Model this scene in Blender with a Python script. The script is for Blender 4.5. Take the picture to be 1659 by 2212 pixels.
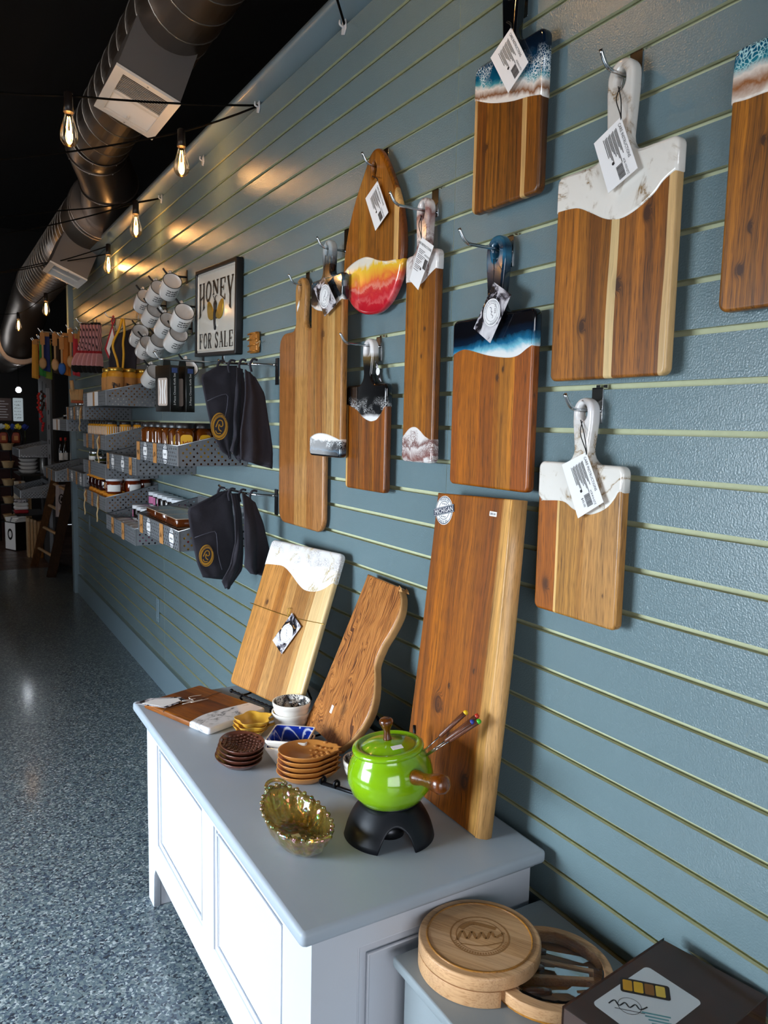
import bpy, math, random
from mathutils import Vector, Matrix, noise
from mathutils.geometry import tessellate_polygon
for o in list(bpy.data.objects): bpy.data.objects.remove(o, do_unlink=True)
sc = bpy.context.scene
COL = sc.collection
PI = math.pi
R = math.radians
random.seed(7)

# ---------------------------------------------------------------- camera
cam_d = bpy.data.cameras.new('camera')
cam = bpy.data.objects.new('camera', cam_d); COL.objects.link(cam)
yaw, pit, rol = R(30.73), R(-6.36), R(1.235)
fw = Vector((math.sin(yaw)*math.cos(pit), math.cos(yaw)*math.cos(pit), math.sin(pit)))
r0 = Vector((math.cos(yaw), -math.sin(yaw), 0)); u0 = r0.cross(fw)
rt = r0*math.cos(rol)+u0*math.sin(rol); up = -r0*math.sin(rol)+u0*math.cos(rol)
mx = Matrix((rt, up, -fw)).transposed().to_4x4(); mx.translation = (-1.0062, 0, 1.38)
cam.matrix_world = mx
cam_d.sensor_fit = 'HORIZONTAL'; cam_d.sensor_width = 27.0; cam_d.lens = 27.0*1660/1659
cam_d.clip_start = .02; cam_d.clip_end = 100
cam_d.dof.use_dof = True; cam_d.dof.focus_distance = 1.9; cam_d.dof.aperture_fstop = 15.0
sc.camera = cam

# ---------------------------------------------------------------- light and exposure
sc.view_settings.view_transform = 'Standard'; sc.view_settings.look = 'None'
sc.view_settings.exposure = 0.0; sc.view_settings.gamma = 1.0
sc.view_settings.use_curve_mapping = False
w = bpy.data.worlds.new('world'); sc.world = w; w.use_nodes = True
w.node_tree.nodes['Background'].inputs[0].default_value = (.80, .90, 1.0, 1)
w.node_tree.nodes['Background'].inputs[1].default_value = 2.2
def area(name, loc, direction, sx, sy, power, color, spread=180):
    d = bpy.data.lights.new(name, 'AREA'); d.shape = 'RECTANGLE'; d.size = sx; d.size_y = sy
    d.energy = power; d.color = color; d.spread = R(spread)
    o = bpy.data.objects.new(name, d); COL.objects.link(o); o.location = loc
    o.rotation_euler = Vector(direction).to_track_quat('-Z', 'Y').to_euler()
    return o
# daylight through the shop windows on the left side and the glass front behind the camera
area('daylight_window', (-3.42, 1.85, 1.00), (1, .0, -.50), 1.5, 1.35, 86, (.77, .89, 1.0), 96)
area('daylight_front', (-1.9, -2.42, 1.25), (0, 1, -.1), 2.4, 2.0, 60, (.93, .94, 1.0))
area('daylight_far_door', (-3.42, 9.2, 1.3), (1, -.25, 0),   .7, 1.9, 8, (.9, .95, 1.0))

# ---------------------------------------------------------------- helpers
def srgb(h):
    h = h.lstrip('#'); c = [int(h[i:i+2], 16)/255 for i in (0, 2, 4)]
    return tuple((x/12.92 if x <= .04045 else ((x+.055)/1.055)**2.4) for x in c)
def c4(c):
    if isinstance(c, str): c = srgb(c)
    return (c[0], c[1], c[2], 1)
def nd(nt, typ, ins=None, **props):
    n = nt.nodes.new(typ)
    for k, v in props.items(): setattr(n, k, v)
    for k, v in (ins or {}).items():
        s = n.inputs[k]
        if isinstance(v, bpy.types.NodeSocket): nt.links.new(v, s)
        else: s.default_value = v
    return n
def mth(nt, op, a, b=0.0, cl=False):
    return nd(nt, 'ShaderNodeMath', {0: a, 1: b}, operation=op, use_clamp=cl).outputs[0]
def mixc(nt, f, a, b, mode='MIX'):
    n = nt.nodes.new('ShaderNodeMix'); n.data_type = 'RGBA'; n.blend_type = mode
    for s, v in ((n.inputs[0], f), (n.inputs[6], a), (n.inputs[7], b)):
        if isinstance(v, bpy.types.NodeSocket): nt.links.new(v, s)
        else: s.default_value = v
    return n.outputs[2]
def ramp(nt, f, stops, interp='LINEAR'):
    n = nd(nt, 'ShaderNodeValToRGB', {0: f}); e = n.color_ramp; e.interpolation = interp
    while len(e.elements) > 1: e.elements.remove(e.elements[-1])
    e.elements[0].position = stops[0][0]; e.elements[0].color = c4(stops[0][1])
    for p, c in stops[1:]:
        x = e.elements.new(p); x.color = c4(c)
    return n.outputs[0]
def newmat(name):
    m = bpy.data.materials.new(name); m.use_nodes = True
    return m, m.node_tree, m.node_tree.nodes['Principled BSDF']
def bump(nt, b, h, strength=.2, dist=.002):
    n = nd(nt, 'ShaderNodeBump', {'Height': h, 'Strength': strength, 'Distance': dist})
    nt.links.new(n.outputs[0], b.inputs['Normal'])
def mat(name, col, rough=.5, metal=0, coat=0, var=.12, vs=30, bmp=0, bs=200, trans=0, ior=1.45, emit=0, ecol=None, spec=.5, alpha=1):
    m, nt, b = newmat(name)
    b.inputs['Roughness'].default_value = rough; b.inputs['Metallic'].default_value = metal
    b.inputs['Coat Weight'].default_value = coat; b.inputs['Coat Roughness'].default_value = .08
    b.inputs['Transmission Weight'].default_value = trans; b.inputs['IOR'].default_value = ior
    b.inputs['Specular IOR Level'].default_value = spec; b.inputs['Alpha'].default_value = alpha
    tc = nd(nt, 'ShaderNodeTexCoord').outputs['Object']
    c = c4(col)
    if var:
        nz = nd(nt, 'ShaderNodeTexNoise', {'Vector': tc, 'Scale': vs, 'Detail': 3.0}).outputs[0]
        a = tuple(x*(1-var) for x in c[:3])+(1,); d = tuple(min(1, x*(1+var)) for x in c[:3])+(1,)
        nt.links.new(mixc(nt, nz, a, d), b.inputs['Base Color'])
    else: b.inputs['Base Color'].default_value = c
    if bmp:
        n2 = nd(nt, 'ShaderNodeTexNoise', {'Vector': tc, 'Scale': bs, 'Detail': 2.0}).outputs[0]
        bump(nt, b, n2, bmp)
    if emit:
        b.inputs['Emission Color'].default_value = c4(ecol or col); b.inputs['Emission Strength'].default_value = emit
    return m

def wood(name, width, stops, dark='#4a2a12', amt=.55, seed=0, knots=(), rough=.42, coat=.15, ring=22, along='Z', warp=.02, interp='CONSTANT', grain=1.0):
    """glued strips across x, grain running along z (or y)"""
    m, nt, b = newmat(name)
    tc = nd(nt, 'ShaderNodeTexCoord').outputs['Object']
    s = nd(nt, 'ShaderNodeSeparateXYZ', {0: tc})
    X_, Z_ = s.outputs[0], s.outputs[2 if along == 'Z' else 1]
    Yt = s.outputs[1 if along == 'Z' else 2]
    off = nd(nt, 'ShaderNodeCombineXYZ', {0: mth(nt, 'ADD', X_, seed*1.37), 1: mth(nt, 'ADD', Yt, seed*.71), 2: Z_}).outputs[0]
    lo = nd(nt, 'ShaderNodeMapping', {'Vector': off, 'Scale': (7, 7, 1.8)}).outputs[0]
    wn = nd(nt, 'ShaderNodeTexNoise', {'Vector': lo, 'Scale': 1.0, 'Detail': 2.0}).outputs[0]
    wv = mth(nt, 'SUBTRACT', wn, .5)
    u = mth(nt, 'ADD', mth(nt, 'ADD', mth(nt, 'DIVIDE', X_, width), .5), mth(nt, 'MULTIPLY', wv, warp))
    base = ramp(nt, u, stops, interp)
    kf = None; xw = mth(nt, 'ADD', X_, mth(nt, 'MULTIPLY', wv, .05))
    for ku, kv, kr in knots:
        kr = kr*.7
        dx = mth(nt, 'DIVIDE', mth(nt, 'SUBTRACT', X_, ku), kr); dz = mth(nt, 'DIVIDE', mth(nt, 'SUBTRACT', Z_, kv), kr*1.6)
        d2 = mth(nt, 'ADD', mth(nt, 'MULTIPLY', dx, dx), mth(nt, 'MULTIPLY', dz, dz))
        g = mth(nt, 'DIVIDE', 1.0, mth(nt, 'ADD', 1.0, mth(nt, 'MULTIPLY', d2, d2)))
        xw = mth(nt, 'ADD', xw, mth(nt, 'MULTIPLY', g, mth(nt, 'MULTIPLY', kr, 1.6)))
        kf = g if kf is None else mth(nt, 'MAXIMUM', kf, g)
    gv = nd(nt, 'ShaderNodeCombineXYZ', {0: mth(nt, 'MULTIPLY', mth(nt, 'ADD', xw, seed*.77), ring*6), 1: mth(nt, 'MULTIPLY', Yt, 40), 2: mth(nt, 'MULTIPLY', Z_, 3.0)}).outputs[0]
    rn = nd(nt, 'ShaderNodeTexNoise', {'Vector': gv, 'Scale': 1.0, 'Detail': 5.0, 'Roughness': .62}).outputs[0]
    pv = nd(nt, 'ShaderNodeCombineXYZ', {0: mth(nt, 'MULTIPLY', xw, 700), 1: mth(nt, 'MULTIPLY', Yt, 500), 2: mth(nt, 'MULTIPLY', Z_, 26.0)}).outputs[0]
    pn = nd(nt, 'ShaderNodeTexNoise', {'Vector': pv, 'Scale': 1.0, 'Detail': 2.0}).outputs[0]
    big = nd(nt, 'ShaderNodeTexNoise', {'Vector': off, 'Scale': 9.0, 'Detail': 1.0}).outputs[0]
    f = ramp(nt, rn, [(.36, '#ffffff'), (.62, '#000000')])
    p = ramp(nt, pn, [(.34, '#ffffff'), (.50, '#000000')])
    lv = nd(nt, 'ShaderNodeCombineXYZ', {0: mth(nt, 'MULTIPLY', mth(nt, 'ADD', xw, seed*.53), ring*16), 1: mth(nt, 'MULTIPLY', Yt, 90), 2: mth(nt, 'MULTIPLY', Z_, 4.5)}).outputs[0]
    ln = ramp(nt, nd(nt, 'ShaderNodeTexNoise', {'Vector': lv, 'Scale': 1.0, 'Detail': 3.0, 'Roughness': .7}).outputs[0], [(.54, '#000000'), (.66, '#ffffff')])
    f = mth(nt, 'ADD', mth(nt, 'MULTIPLY', f, amt), mth(nt, 'MULTIPLY', p, .45*grain), True)
    f = mth(nt, 'ADD', f, mth(nt, 'MULTIPLY', ln, .75*amt), True)
    if kf is not None: f = mth(nt, 'ADD', f, mth(nt, 'MULTIPLY', kf, .7), True)
    lum = nd(nt, 'ShaderNodeMapRange', {0: nd(nt, 'ShaderNodeRGBToBW', {0: base}).outputs[0], 1: .34, 2: .52, 3: 1.0, 4: .3}).outputs[0]
    f = mth(nt, 'MULTIPLY', f, lum)
    col = mixc(nt, f, base, mixc(nt, .35, c4(dark), base, 'MULTIPLY'))
    col = mixc(nt, mth(nt, 'MULTIPLY', big, .35), col, c4(dark), 'MULTIPLY') if False else col
    sv = nd(nt, 'ShaderNodeCombineXYZ', {0: mth(nt, 'MULTIPLY', mth(nt, 'ADD', xw, seed*.31), ring*1.5), 1: mth(nt, 'MULTIPLY', Yt, 12), 2: mth(nt, 'MULTIPLY', Z_, 1.6)}).outputs[0]
    sn = nd(nt, 'ShaderNodeTexNoise', {'Vector': sv, 'Scale': 1.0, 'Detail': 3.0, 'Roughness': .55}).outputs[0]
    val = nd(nt, 'ShaderNodeMapRange', {0: sn, 1: .30, 2: .70, 3: 1.06-.75*amt, 4: 1.06+.5*amt}).outputs[0]
    hsv = nd(nt, 'ShaderNodeHueSaturation', {'Color': col, 'Saturation': 1.09, 'Value': val})
    nt.links.new(hsv.outputs[0], b.inputs['Base Color'])
    b.inputs['Roughness'].default_value = rough; b.inputs['Coat Weight'].default_value = coat
    b.inputs['Coat Roughness'].default_value = .25
    bump(nt, b, p, -.12, .0005)
    return m

def resin(name, z0, z1, stops, warp=.35, ws=14, foam=None, veins=None, seed=0, x_tilt=0):
    """poured resin: colour runs from the flow edge (z0) to the board end (z1), warped; foam = (colour, lo, hi), veins = colour"""
    m, nt, b = newmat(name)
    tc = nd(nt, 'ShaderNodeTexCoord').outputs['Object']
    s = nd(nt, 'ShaderNodeSeparateXYZ', {0: tc})
    of = nd(nt, 'ShaderNodeVectorMath', {0: tc, 1: (seed*.61, seed*.37, seed*.83)}, operation='ADD').outputs[0]
    n1 = nd(nt, 'ShaderNodeTexNoise', {'Vector': of, 'Scale': float(ws), 'Detail': 5.0, 'Roughness': .6, 'Distortion': 1.2}).outputs[0]
    t = nd(nt, 'ShaderNodeMapRange', {0: mth(nt, 'ADD', s.outputs[2], mth(nt, 'MULTIPLY', s.outputs[0], x_tilt)), 1: z0, 2: z1, 3: 0.0, 4: 1.0}).outputs[0]
    t = mth(nt, 'ADD', t, mth(nt, 'MULTIPLY', mth(nt, 'SUBTRACT', n1, .5), warp))
    col = ramp(nt, t, stops)
    if foam:
        vo = nd(nt, 'ShaderNodeTexVoronoi', {'Vector': nd(nt, 'ShaderNodeVectorMath', {0: of, 1: nd(nt, 'ShaderNodeVectorMath', {0: nd(nt, 'ShaderNodeTexNoise', {'Vector': of, 'Scale': 40.0}).outputs[1], 1: (.02, .02, .02)}, operation='MULTIPLY').outputs[0]}, operation='ADD').outputs[0], 'Scale': 190.0}, feature='DISTANCE_TO_EDGE').outputs[0]
        e = ramp(nt, vo, [(.02, '#ffffff'), (.16, '#000000')])
        w1 = nd(nt, 'ShaderNodeMapRange', {0: t, 1: foam[1], 2: foam[1]+.08, 3: 0.0, 4: 1.0}).outputs[0]
        w2 = nd(nt, 'ShaderNodeMapRange', {0: t, 1: foam[2]-.2, 2: foam[2], 3: 1.0, 4: 0.0}).outputs[0]
        n3 = nd(nt, 'ShaderNodeTexNoise', {'Vector': of, 'Scale': 22.0, 'Detail': 1.0}).outputs[0]
        pat = ramp(nt, n3, [(.42, '#000000'), (.56, '#ffffff')])
        col = mixc(nt, mth(nt, 'MULTIPLY', mth(nt, 'MULTIPLY', e, pat), mth(nt, 'MULTIPLY', w1, w2)), col, c4(foam[0]))
    if veins:
        n4 = nd(nt, 'ShaderNodeTexNoise', {'Vector': of, 'Scale': 9.0, 'Detail': 6.0, 'Roughness': .65, 'Distortion': .8}).outputs[0]
        v = mth(nt, 'ABSOLUTE', mth(nt, 'SUBTRACT', n4, .5))
        vm = ramp(nt, v, [(.0, '#ffffff'), (.012, '#b0b0b0'), (.05, '#000000')])
        n5 = nd(nt, 'ShaderNodeTexNoise', {'Vector': of, 'Scale': 20.0}).outputs[0]
        col = mixc(nt, mth(nt, 'MULTIPLY', vm, ramp(nt, n5, [(.46, '#000000'), (.58, '#ffffff')])), col, c4(veins))
    nt.links.new(col, b.inputs['Base Color'])
    b.inputs['Roughness'].default_value = .12; b.inputs['Coat Weight'].default_value = .6
    b.inputs['Coat Roughness'].default_value = .04
    return m

class G:
    """collects vertices and faces of ONE mesh"""
    def __init__(s): s.v = []; s.f = []; s.sm = []; s.mi = []
    def add(s, vs, fs, sm=False, m=0):
        o = len(s.v); s.v += [tuple(p) for p in vs]
        for f in fs: s.f.append(tuple(i+o for i in f)); s.sm.append(sm); s.mi.append(m)
    def box(s, x0, x1, y0, y1, z0, z1, m=0):
        v = [(x, y, z) for x in (x0, x1) for y in (y0, y1) for z in (z0, z1)]
        s.add(v, [(0, 1, 3, 2), (4, 6, 7, 5), (0, 4, 5, 1), (2, 3, 7, 6), (0, 2, 6, 4), (1, 5, 7, 3)], False, m); return s
    def lathe(s, prof, n=24, c=(0, 0, 0), m=0, cap0=True, cap1=True, sx=1, sy=1, fn=None):
        vs = []
        for r, z in prof:
            for i in range(n):
                a = 2*PI*i/n; k = fn(a, z) if fn else 1
                vs.append((c[0]+r*k*math.cos(a)*sx, c[1]+r*k*math.sin(a)*sy, c[2]+z))
        fs = []
        for j in range(len(prof)-1):
            for i in range(n):
                fs.append((j*n+i, j*n+(i+1) % n, (j+1)*n+(i+1) % n, (j+1)*n+i))
        s.add(vs, fs, True, m)
        o = len(s.v)-len(vs)
        if cap0 and prof[0][0] > 1e-5: s.f.append(tuple(o+i for i in reversed(range(n)))); s.sm.append(False); s.mi.append(m)
        if cap1 and prof[-1][0] > 1e-5:
            q = o+(len(prof)-1)*n; s.f.append(tuple(q+i for i in range(n))); s.sm.append(False); s.mi.append(m)
        return s
    def tube(s, pts, r, n=8, closed=False, m=0, caps=True):
        pts = [Vector(p) for p in pts]; N = len(pts); vs = []; prev = None
        rr = r if isinstance(r, (list, tuple)) else [r]*N
        for i, p in enumerate(pts):
            a = pts[(i-1) % N] if (closed or i > 0) else p; b = pts[(i+1) % N] if (closed or i < N-1) else p
            t = (b-a).normalized()
            if prev is None:
                h = Vector((0, 0, 1)) if abs(t.z) < .9 else Vector((1, 0, 0))
                e1 = t.cross(h).normalized()
            else: e1 = (prev-t*prev.dot(t)).normalized()
            e2 = t.cross(e1); prev = e1
            for k in range(n):
                an = 2*PI*k/n; vs.append(p+(e1*math.cos(an)+e2*math.sin(an))*rr[i])
        fs = []
        for i in range(N if closed else N-1):
            j = (i+1) % N
            for k in range(n): fs.append((i*n+k, j*n+k, j*n+(k+1) % n, i*n+(k+1) % n))
        s.add(vs, fs, True, m); o = len(s.v)-len(vs)
        if caps and not closed:
            s.f.append(tuple(o+i for i in range(n))); s.f.append(tuple(o+(N-1)*n+i for i in reversed(range(n)))); s.sm += [False]*2; s.mi += [m]*2
        return s
    def board(s, outer, t, r=.004, y0=0.0, holes=(), m=0, steps=3, grow=0.0, axis='Y'):
        """outline in (x,z), thickness along +y from y0, edges rounded; holes are lists too"""
        def nrm(l, ccw):
            N = len(l); out = []
            for i in range(N):
                p0, p1, p2 = Vector(l[i-1]), Vector(l[i]), Vector(l[(i+1) % N])
                d1 = (p1-p0); d2 = (p2-p1)
                d1 = d1.normalized() if d1.length > 1e-9 else d2.normalized(); d2 = d2.normalized() if d2.length > 1e-9 else d1
                q = Vector((d1.y+d2.y, -d1.x-d2.x))
                q = q.normalized() if q.length > 1e-6 else Vector((d1.y, -d1.x))
                c = max(.5, q.dot(Vector((d1.y, -d1.x)))); out.append(q/c)
            return out
        loops = [list(outer)]+[list(h) for h in holes]
        if sum(a[0]*b[1]-b[0]*a[1] for a, b in zip(loops[0], loops[0][1:]+loops[0][:1])) < 0: loops[0].reverse()
        for i in range(1, len(loops)):
            l = loops[i]
            if sum(a[0]*b[1]-b[0]*a[1] for a, b in zip(l, l[1:]+l[:1])) > 0: l.reverse()
        rings = []
        for k in range(steps+1):
            a = PI/2*k/steps; rings.append((r*(1-math.sin(a)), r*(1-math.cos(a))))
        prof = rings+[(i, t-d) for i, d in reversed(rings)]
        if axis == 'Y': P3 = lambda x, z, y: (x, y0+y, z)
        else: P3 = lambda x, y, z: (x, y, y0-z)
        caps = [[], []]
        for l in loops:
            nn = nrm(l, True); N = len(l); vs = []
            for ins, dep in prof:
                for p, q in zip(l, nn): vs.append(P3(p[0]+q.x*(grow-ins), p[1]+q.y*(grow-ins), dep))
            fs = []
            for j in range(len(prof)-1):
                for i in range(N): fs.append((j*N+i, (j+1)*N+i, (j+1)*N+(i+1) % N, j*N+(i+1) % N))
            o = len(s.v); s.add(vs, fs, True, m)
            caps[0].append(list(range(o, o+N))); caps[1].append(list(range(o+(len(prof)-1)*N, o+len(prof)*N)))
        for ci, cp in enumerate(caps):
            flat = [i for l in cp for i in l]
            tris = tessellate_polygon([[Vector(s.v[i]) for i in l] for l in cp])
            for tr in tris:
                s.f.append(tuple(flat[i] for i in tr)); s.sm.append(False); s.mi.append(m)
        return s
    def rbox(s, x0, x1, y0, y1, z0, z1, r=.004, rc=None, m=0, steps=2):
        """rounded box, outline in xy rounded rc, top and bottom edges rounded r"""
        s.board(rrect((x0+x1)/2, (y0+y1)/2, x1-x0, y1-y0, rc if rc is not None else r), z1-z0, r, z1, m=m, axis='Z', steps=steps); return s
    def ball(s, c, r, n=12, m=0, sz=1, k=8):
        prof = [(max(1e-6, r*math.sin(PI*i/k)), -r*sz*math.cos(PI*i/k)) for i in range(k+1)]
        return s.lathe(prof, n, c, m, False, False)
    def obj(s, name, mats, parent=None, loc=None, rot=None, solid=0):
        me = bpy.data.meshes.new(name); me.from_pydata(s.v, [], s.f)
        me.polygons.foreach_set('use_smooth', s.sm); me.polygons.foreach_set('material_index', s.mi)
        import bmesh
        b = bmesh.new(); b.from_mesh(me); bmesh.ops.recalc_face_normals(b, faces=b.faces); b.to_mesh(me); b.free()
        for m in (mats if isinstance(mats, (list, tuple)) else [mats]): me.materials.append(m)
        me.update()
        o = bpy.data.objects.new(name, me); COL.objects.link(o)
        if parent: o.parent = parent
        if loc: o.location = loc
        if rot: o.rotation_euler = rot
        if solid:
            md = o.modifiers.new('thickness', 'SOLIDIFY'); md.thickness = solid; md.offset = 0
        return o
def rrect(cx, cy, w, h, r, n=5):
    out = []
    for sx, sy, a0 in ((1, -1, -90), (1, 1, 0), (-1, 1, 90), (-1, -1, 180)):
        for i in range(n+1):
            a = R(a0+90*i/n); out.append((cx+sx*(w/2-r)+r*math.cos(a), cy+sy*(h/2-r)+r*math.sin(a)))
    return out
def ellipse(cx, cy, a, b, n=20, a0=0): return [(cx+a*math.cos(a0+2*PI*i/n), cy+b*math.sin(a0+2*PI*i/n)) for i in range(n)]
def smooth(pts, k=4, closed=False):
    out = []; N = len(pts)
    for i in range(N if closed else N-1):
        g = (lambda j: pts[j % N]) if closed else (lambda j: pts[max(0, min(N-1, j))])
        p0, p1, p2, p3 = g(i-1), g(i), g(i+1), g(i+2)
        for q in range(k):
            t = q/k
            out.append(tuple(.5*(2*b+(c-a)*t+(2*a-5*b+4*c-d)*t*t+(3*b-a-3*c+d)*t**3) for a, b, c, d in zip(p0, p1, p2, p3)))
    if not closed: out.append(tuple(pts[-1]))
    return out
def thing(name, label, cat, loc=(0, 0, 0), rz=0, group=None):
    o = bpy.data.objects.new(name, None); COL.objects.link(o); o.empty_display_size = .02
    o.location = loc; o.rotation_euler = (0, 0, rz); o['label'] = label; o['category'] = cat
    if group: o['group'] = group
    return o
def wallthing(name, label, cat, x, y, z, group=None): return thing(name, label, cat, (x, y, z), -PI/2, group)
def tag(o, label, cat, group=None):
    o['label'] = label; o['category'] = cat
    if group: o['group'] = group
    return o
def struct(o): o['kind'] = 'structure'; return o
KIDS = {}
def dup(root, loc, label, rot=None, group=None):
    r = root.copy(); COL.objects.link(r); r.location = loc; r['label'] = label
    if rot is not None: r.rotation_euler = rot
    if group: r['group'] = group
    for ch in list(root.children):
        c = ch.copy(); COL.objects.link(c); c.parent = r
        for g in list(ch.children):
            d = g.copy(); COL.objects.link(d); d.parent = c
    return r
def textG(g, body, size, M, m=0, bend=None, xs=1.0, center=True):
    """flat lettering appended to G; M maps (x,y,0) of the text to 3d; bend(x,y)->(x,y)"""
    cu = bpy.data.curves.new('t', 'FONT'); cu.body = body; cu.size = size; cu.resolution_u = 2
    if center: cu.align_x = 'CENTER'
    o = bpy.data.objects.new('t', cu); COL.objects.link(o)
    dg = bpy.context.evaluated_depsgraph_get(); me = bpy.data.meshes.new_from_object(o.evaluated_get(dg))
    vs = []
    for v in me.vertices:
        x, y = v.co.x*xs, v.co.y
        if bend: x, y = bend(x, y)
        vs.append(tuple(M @ Vector((x, y, 0))))
    g.add(vs, [tuple(p.vertices) for p in me.polygons], False, m)
    bpy.data.objects.remove(o, do_unlink=True); bpy.data.curves.remove(cu); bpy.data.meshes.remove(me)
def frame(o, ex, ey):
    ex = Vector(ex).normalized(); ey = Vector(ey); ey = (ey-ex*ey.dot(ex)).normalized(); ez = ex.cross(ey)
    m = Matrix((ex, ey, ez)).transposed().to_4x4(); m.translation = o; return m
def stroke(g, M, pts, w, m=0):
    """flat ribbon through 2d points"""
    for a, b in zip(pts, pts[1:]):
        d = Vector((b[0]-a[0], b[1]-a[1])); L = d.length
        if L < 1e-7: continue
        n = Vector((-d.y, d.x))/L*w/2
        q = [(a[0]+n.x, a[1]+n.y), (a[0]-n.x, a[1]-n.y), (b[0]-n.x, b[1]-n.y), (b[0]+n.x, b[1]+n.y)]
        g.add([tuple(M @ Vector((x, y, 0))) for x, y in q], [(0, 1, 2, 3)], False, m)
def disc(g, M, cx, cy, a, b, n=24, m=0, r_in=0):
    if r_in:
        vs = [tuple(M @ Vector((cx+k*a*math.cos(2*PI*i/n), cy+k*b*math.sin(2*PI*i/n), 0))) for k in (1, r_in) for i in range(n)]
        g.add(vs, [(i, (i+1) % n, n+(i+1) % n, n+i) for i in range(n)], False, m)
    else:
        g.add([tuple(M @ Vector((x, y, 0))) for x, y in ellipse(cx, cy, a, b, n)], [tuple(range(n))], False, m)
def scribble(g, M, x0, y0, w, h, seed, m=0, lw=.12):
    """an illegible mark: short pen strokes"""
    rr = random.Random(seed); n = 4
    for i in range(n):
        cx = x0+w*(i+.5)/n; pts = [(cx+rr.uniform(-.4, .4)*w/n, y0+rr.uniform(0, 1)*h) for _ in range(4)]
        stroke(g, M, pts, lw*h, m)
IDM = Matrix.Identity(4)

# ---------------------------------------------------------------- setting
def paint_mat(name, col, rough, peel):
    m, nt, b = newmat(name)
    tc = nd(nt, 'ShaderNodeTexCoord').outputs['Object']
    n1 = nd(nt, 'ShaderNodeTexNoise', {'Vector': tc, 'Scale': 2.5, 'Detail': 3.0}).outputs[0]
    c = c4(col); nt.links.new(mixc(nt, n1, tuple(x*.92 for x in c[:3])+(1,), tuple(x*1.08 for x in c[:3])+(1,)), b.inputs['Base Color'])
    b.inputs['Roughness'].default_value = rough
    n2 = nd(nt, 'ShaderNodeTexNoise', {'Vector': tc, 'Scale': 330.0, 'Detail': 2.0}).outputs[0]
    bump(nt, b, n2, peel, .0012)
    return m
PAINT = paint_mat('blue_grey_paint', '#6a7e83', .23, .6)
MDF = mat('raw_mdf_groove', '#c3c6a2', .8, var=.1, vs=60)
BLACKP = mat('black_ceiling_paint', '#0b0a0a', .9, var=.2, vs=2)
DARKP = mat('dark_wall_paint', '#1c1a19', .8, var=.2, vs=2)
TRIMP = paint_mat('trim_paint', '#6f848e', .35, .12)

def floor_mat():
    m, nt, b = newmat('epoxy_flake_floor')
    tc = nd(nt, 'ShaderNodeTexCoord').outputs['Object']
    nz = nd(nt, 'ShaderNodeTexNoise', {'Vector': tc, 'Scale': 90.0}).outputs[1]
    v = nd(nt, 'ShaderNodeVectorMath', {0: tc, 1: nd(nt, 'ShaderNodeVectorMath', {0: nz, 1: (.012, .012, .012)}, operation='MULTIPLY').outputs[0]}, operation='ADD').outputs[0]
    vo = nd(nt, 'ShaderNodeTexVoronoi', {'Vector': v, 'Scale': 175.0})
    s = nd(nt, 'ShaderNodeSeparateXYZ', {0: vo.outputs['Color']})
    c = ramp(nt, s.outputs[0], [(0, '#2f363f'), (.12, '#434f5d'), (.34, '#58676e'), (.6, '#6a7778'), (.8, '#838e8f'), (.93, '#a2abac')], 'CONSTANT')
    nt.links.new(c, b.inputs['Base Color'])
    b.inputs['Roughness'].default_value = .3; b.inputs['Coat Weight'].default_value = .25; b.inputs['Coat Roughness'].default_value = .12
    n2 = nd(nt, 'ShaderNodeTexNoise', {'Vector': tc, 'Scale': 60.0}).outputs[0]; bump(nt, b, n2, .25, .002)
    return m
FLOORM = floor_mat()
struct(G().box(-3.5, 1.4, -2.5, 7.7, -.1, 0).obj('floor', FLOORM))
WOODF = wood('floor_boards_wood', 3.0, [(0, '#6a5a52'), (.3, '#5b4b44'), (.7, '#726158')], seed=9, along='Y')
fl2 = struct(G().box(-3.5, 1.4, 7.7, 10.8, -.1, -.012).obj('floor_2', DARKP))
for i in range(14): G().box(-3.5, 1.35, 7.7+i*.22, 7.7+i*.22+.212, -.02, 0).obj('floor_board', WOODF, fl2)
struct(G().box(-3.6, 1.5, -2.6, 10.9, 3.7, 3.8).obj('ceiling', BLACKP))
struct(G().box(-3.6, 1.5, 10.8, 10.95, 0, 3.7).obj('wall_far', DARKP))
struct(G().box(1.35, 1.5, -2.6, 10.8, 0, 3.7).obj('wall_far_right', BLACKP))
WHITEW = mat('left_wall_paint', '#5d6468', .8)
def pierced(name, ax, p, q, z0, z1, a0, a1, holes, m):
    """wall slab with window openings, ax = 'x' (plane x=const, holes along y) or 'y'"""
    g = G(); cur = a0
    def bx(s0, s1, zz0, zz1):
        if ax == 'x': g.box(p, q, s0, s1, zz0, zz1, 0)
        else: g.box(s0, s1, p, q, zz0, zz1, 0)
    for h0, h1, hz0, hz1 in holes:
        bx(cur, h0, z0, z1); bx(h0, h1, z0, hz0); bx(h0, h1, hz1, z1); cur = h1
    bx(cur, a1, z0, z1)
    return struct(g.obj(name, m))
pierced('wall_left', 'x', -3.65, -3.5, 0, 3.7, -2.5, 10.8, [(.95, 3.65, .15, 2.15), (8.75, 9.65, .3, 2.3)], WHITEW)
pierced('wall_back', 'y', -2.65, -2.5, 0, 3.7, -3.5, 1.5, [(-3.15, -.65, .2, 2.3)], WHITEW)
FRAME = mat('window_frame_metal', '#2a2c2e', .4)
PANE = mat('window_glass', '#ffffff', .02, trans=1, var=0)
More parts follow.
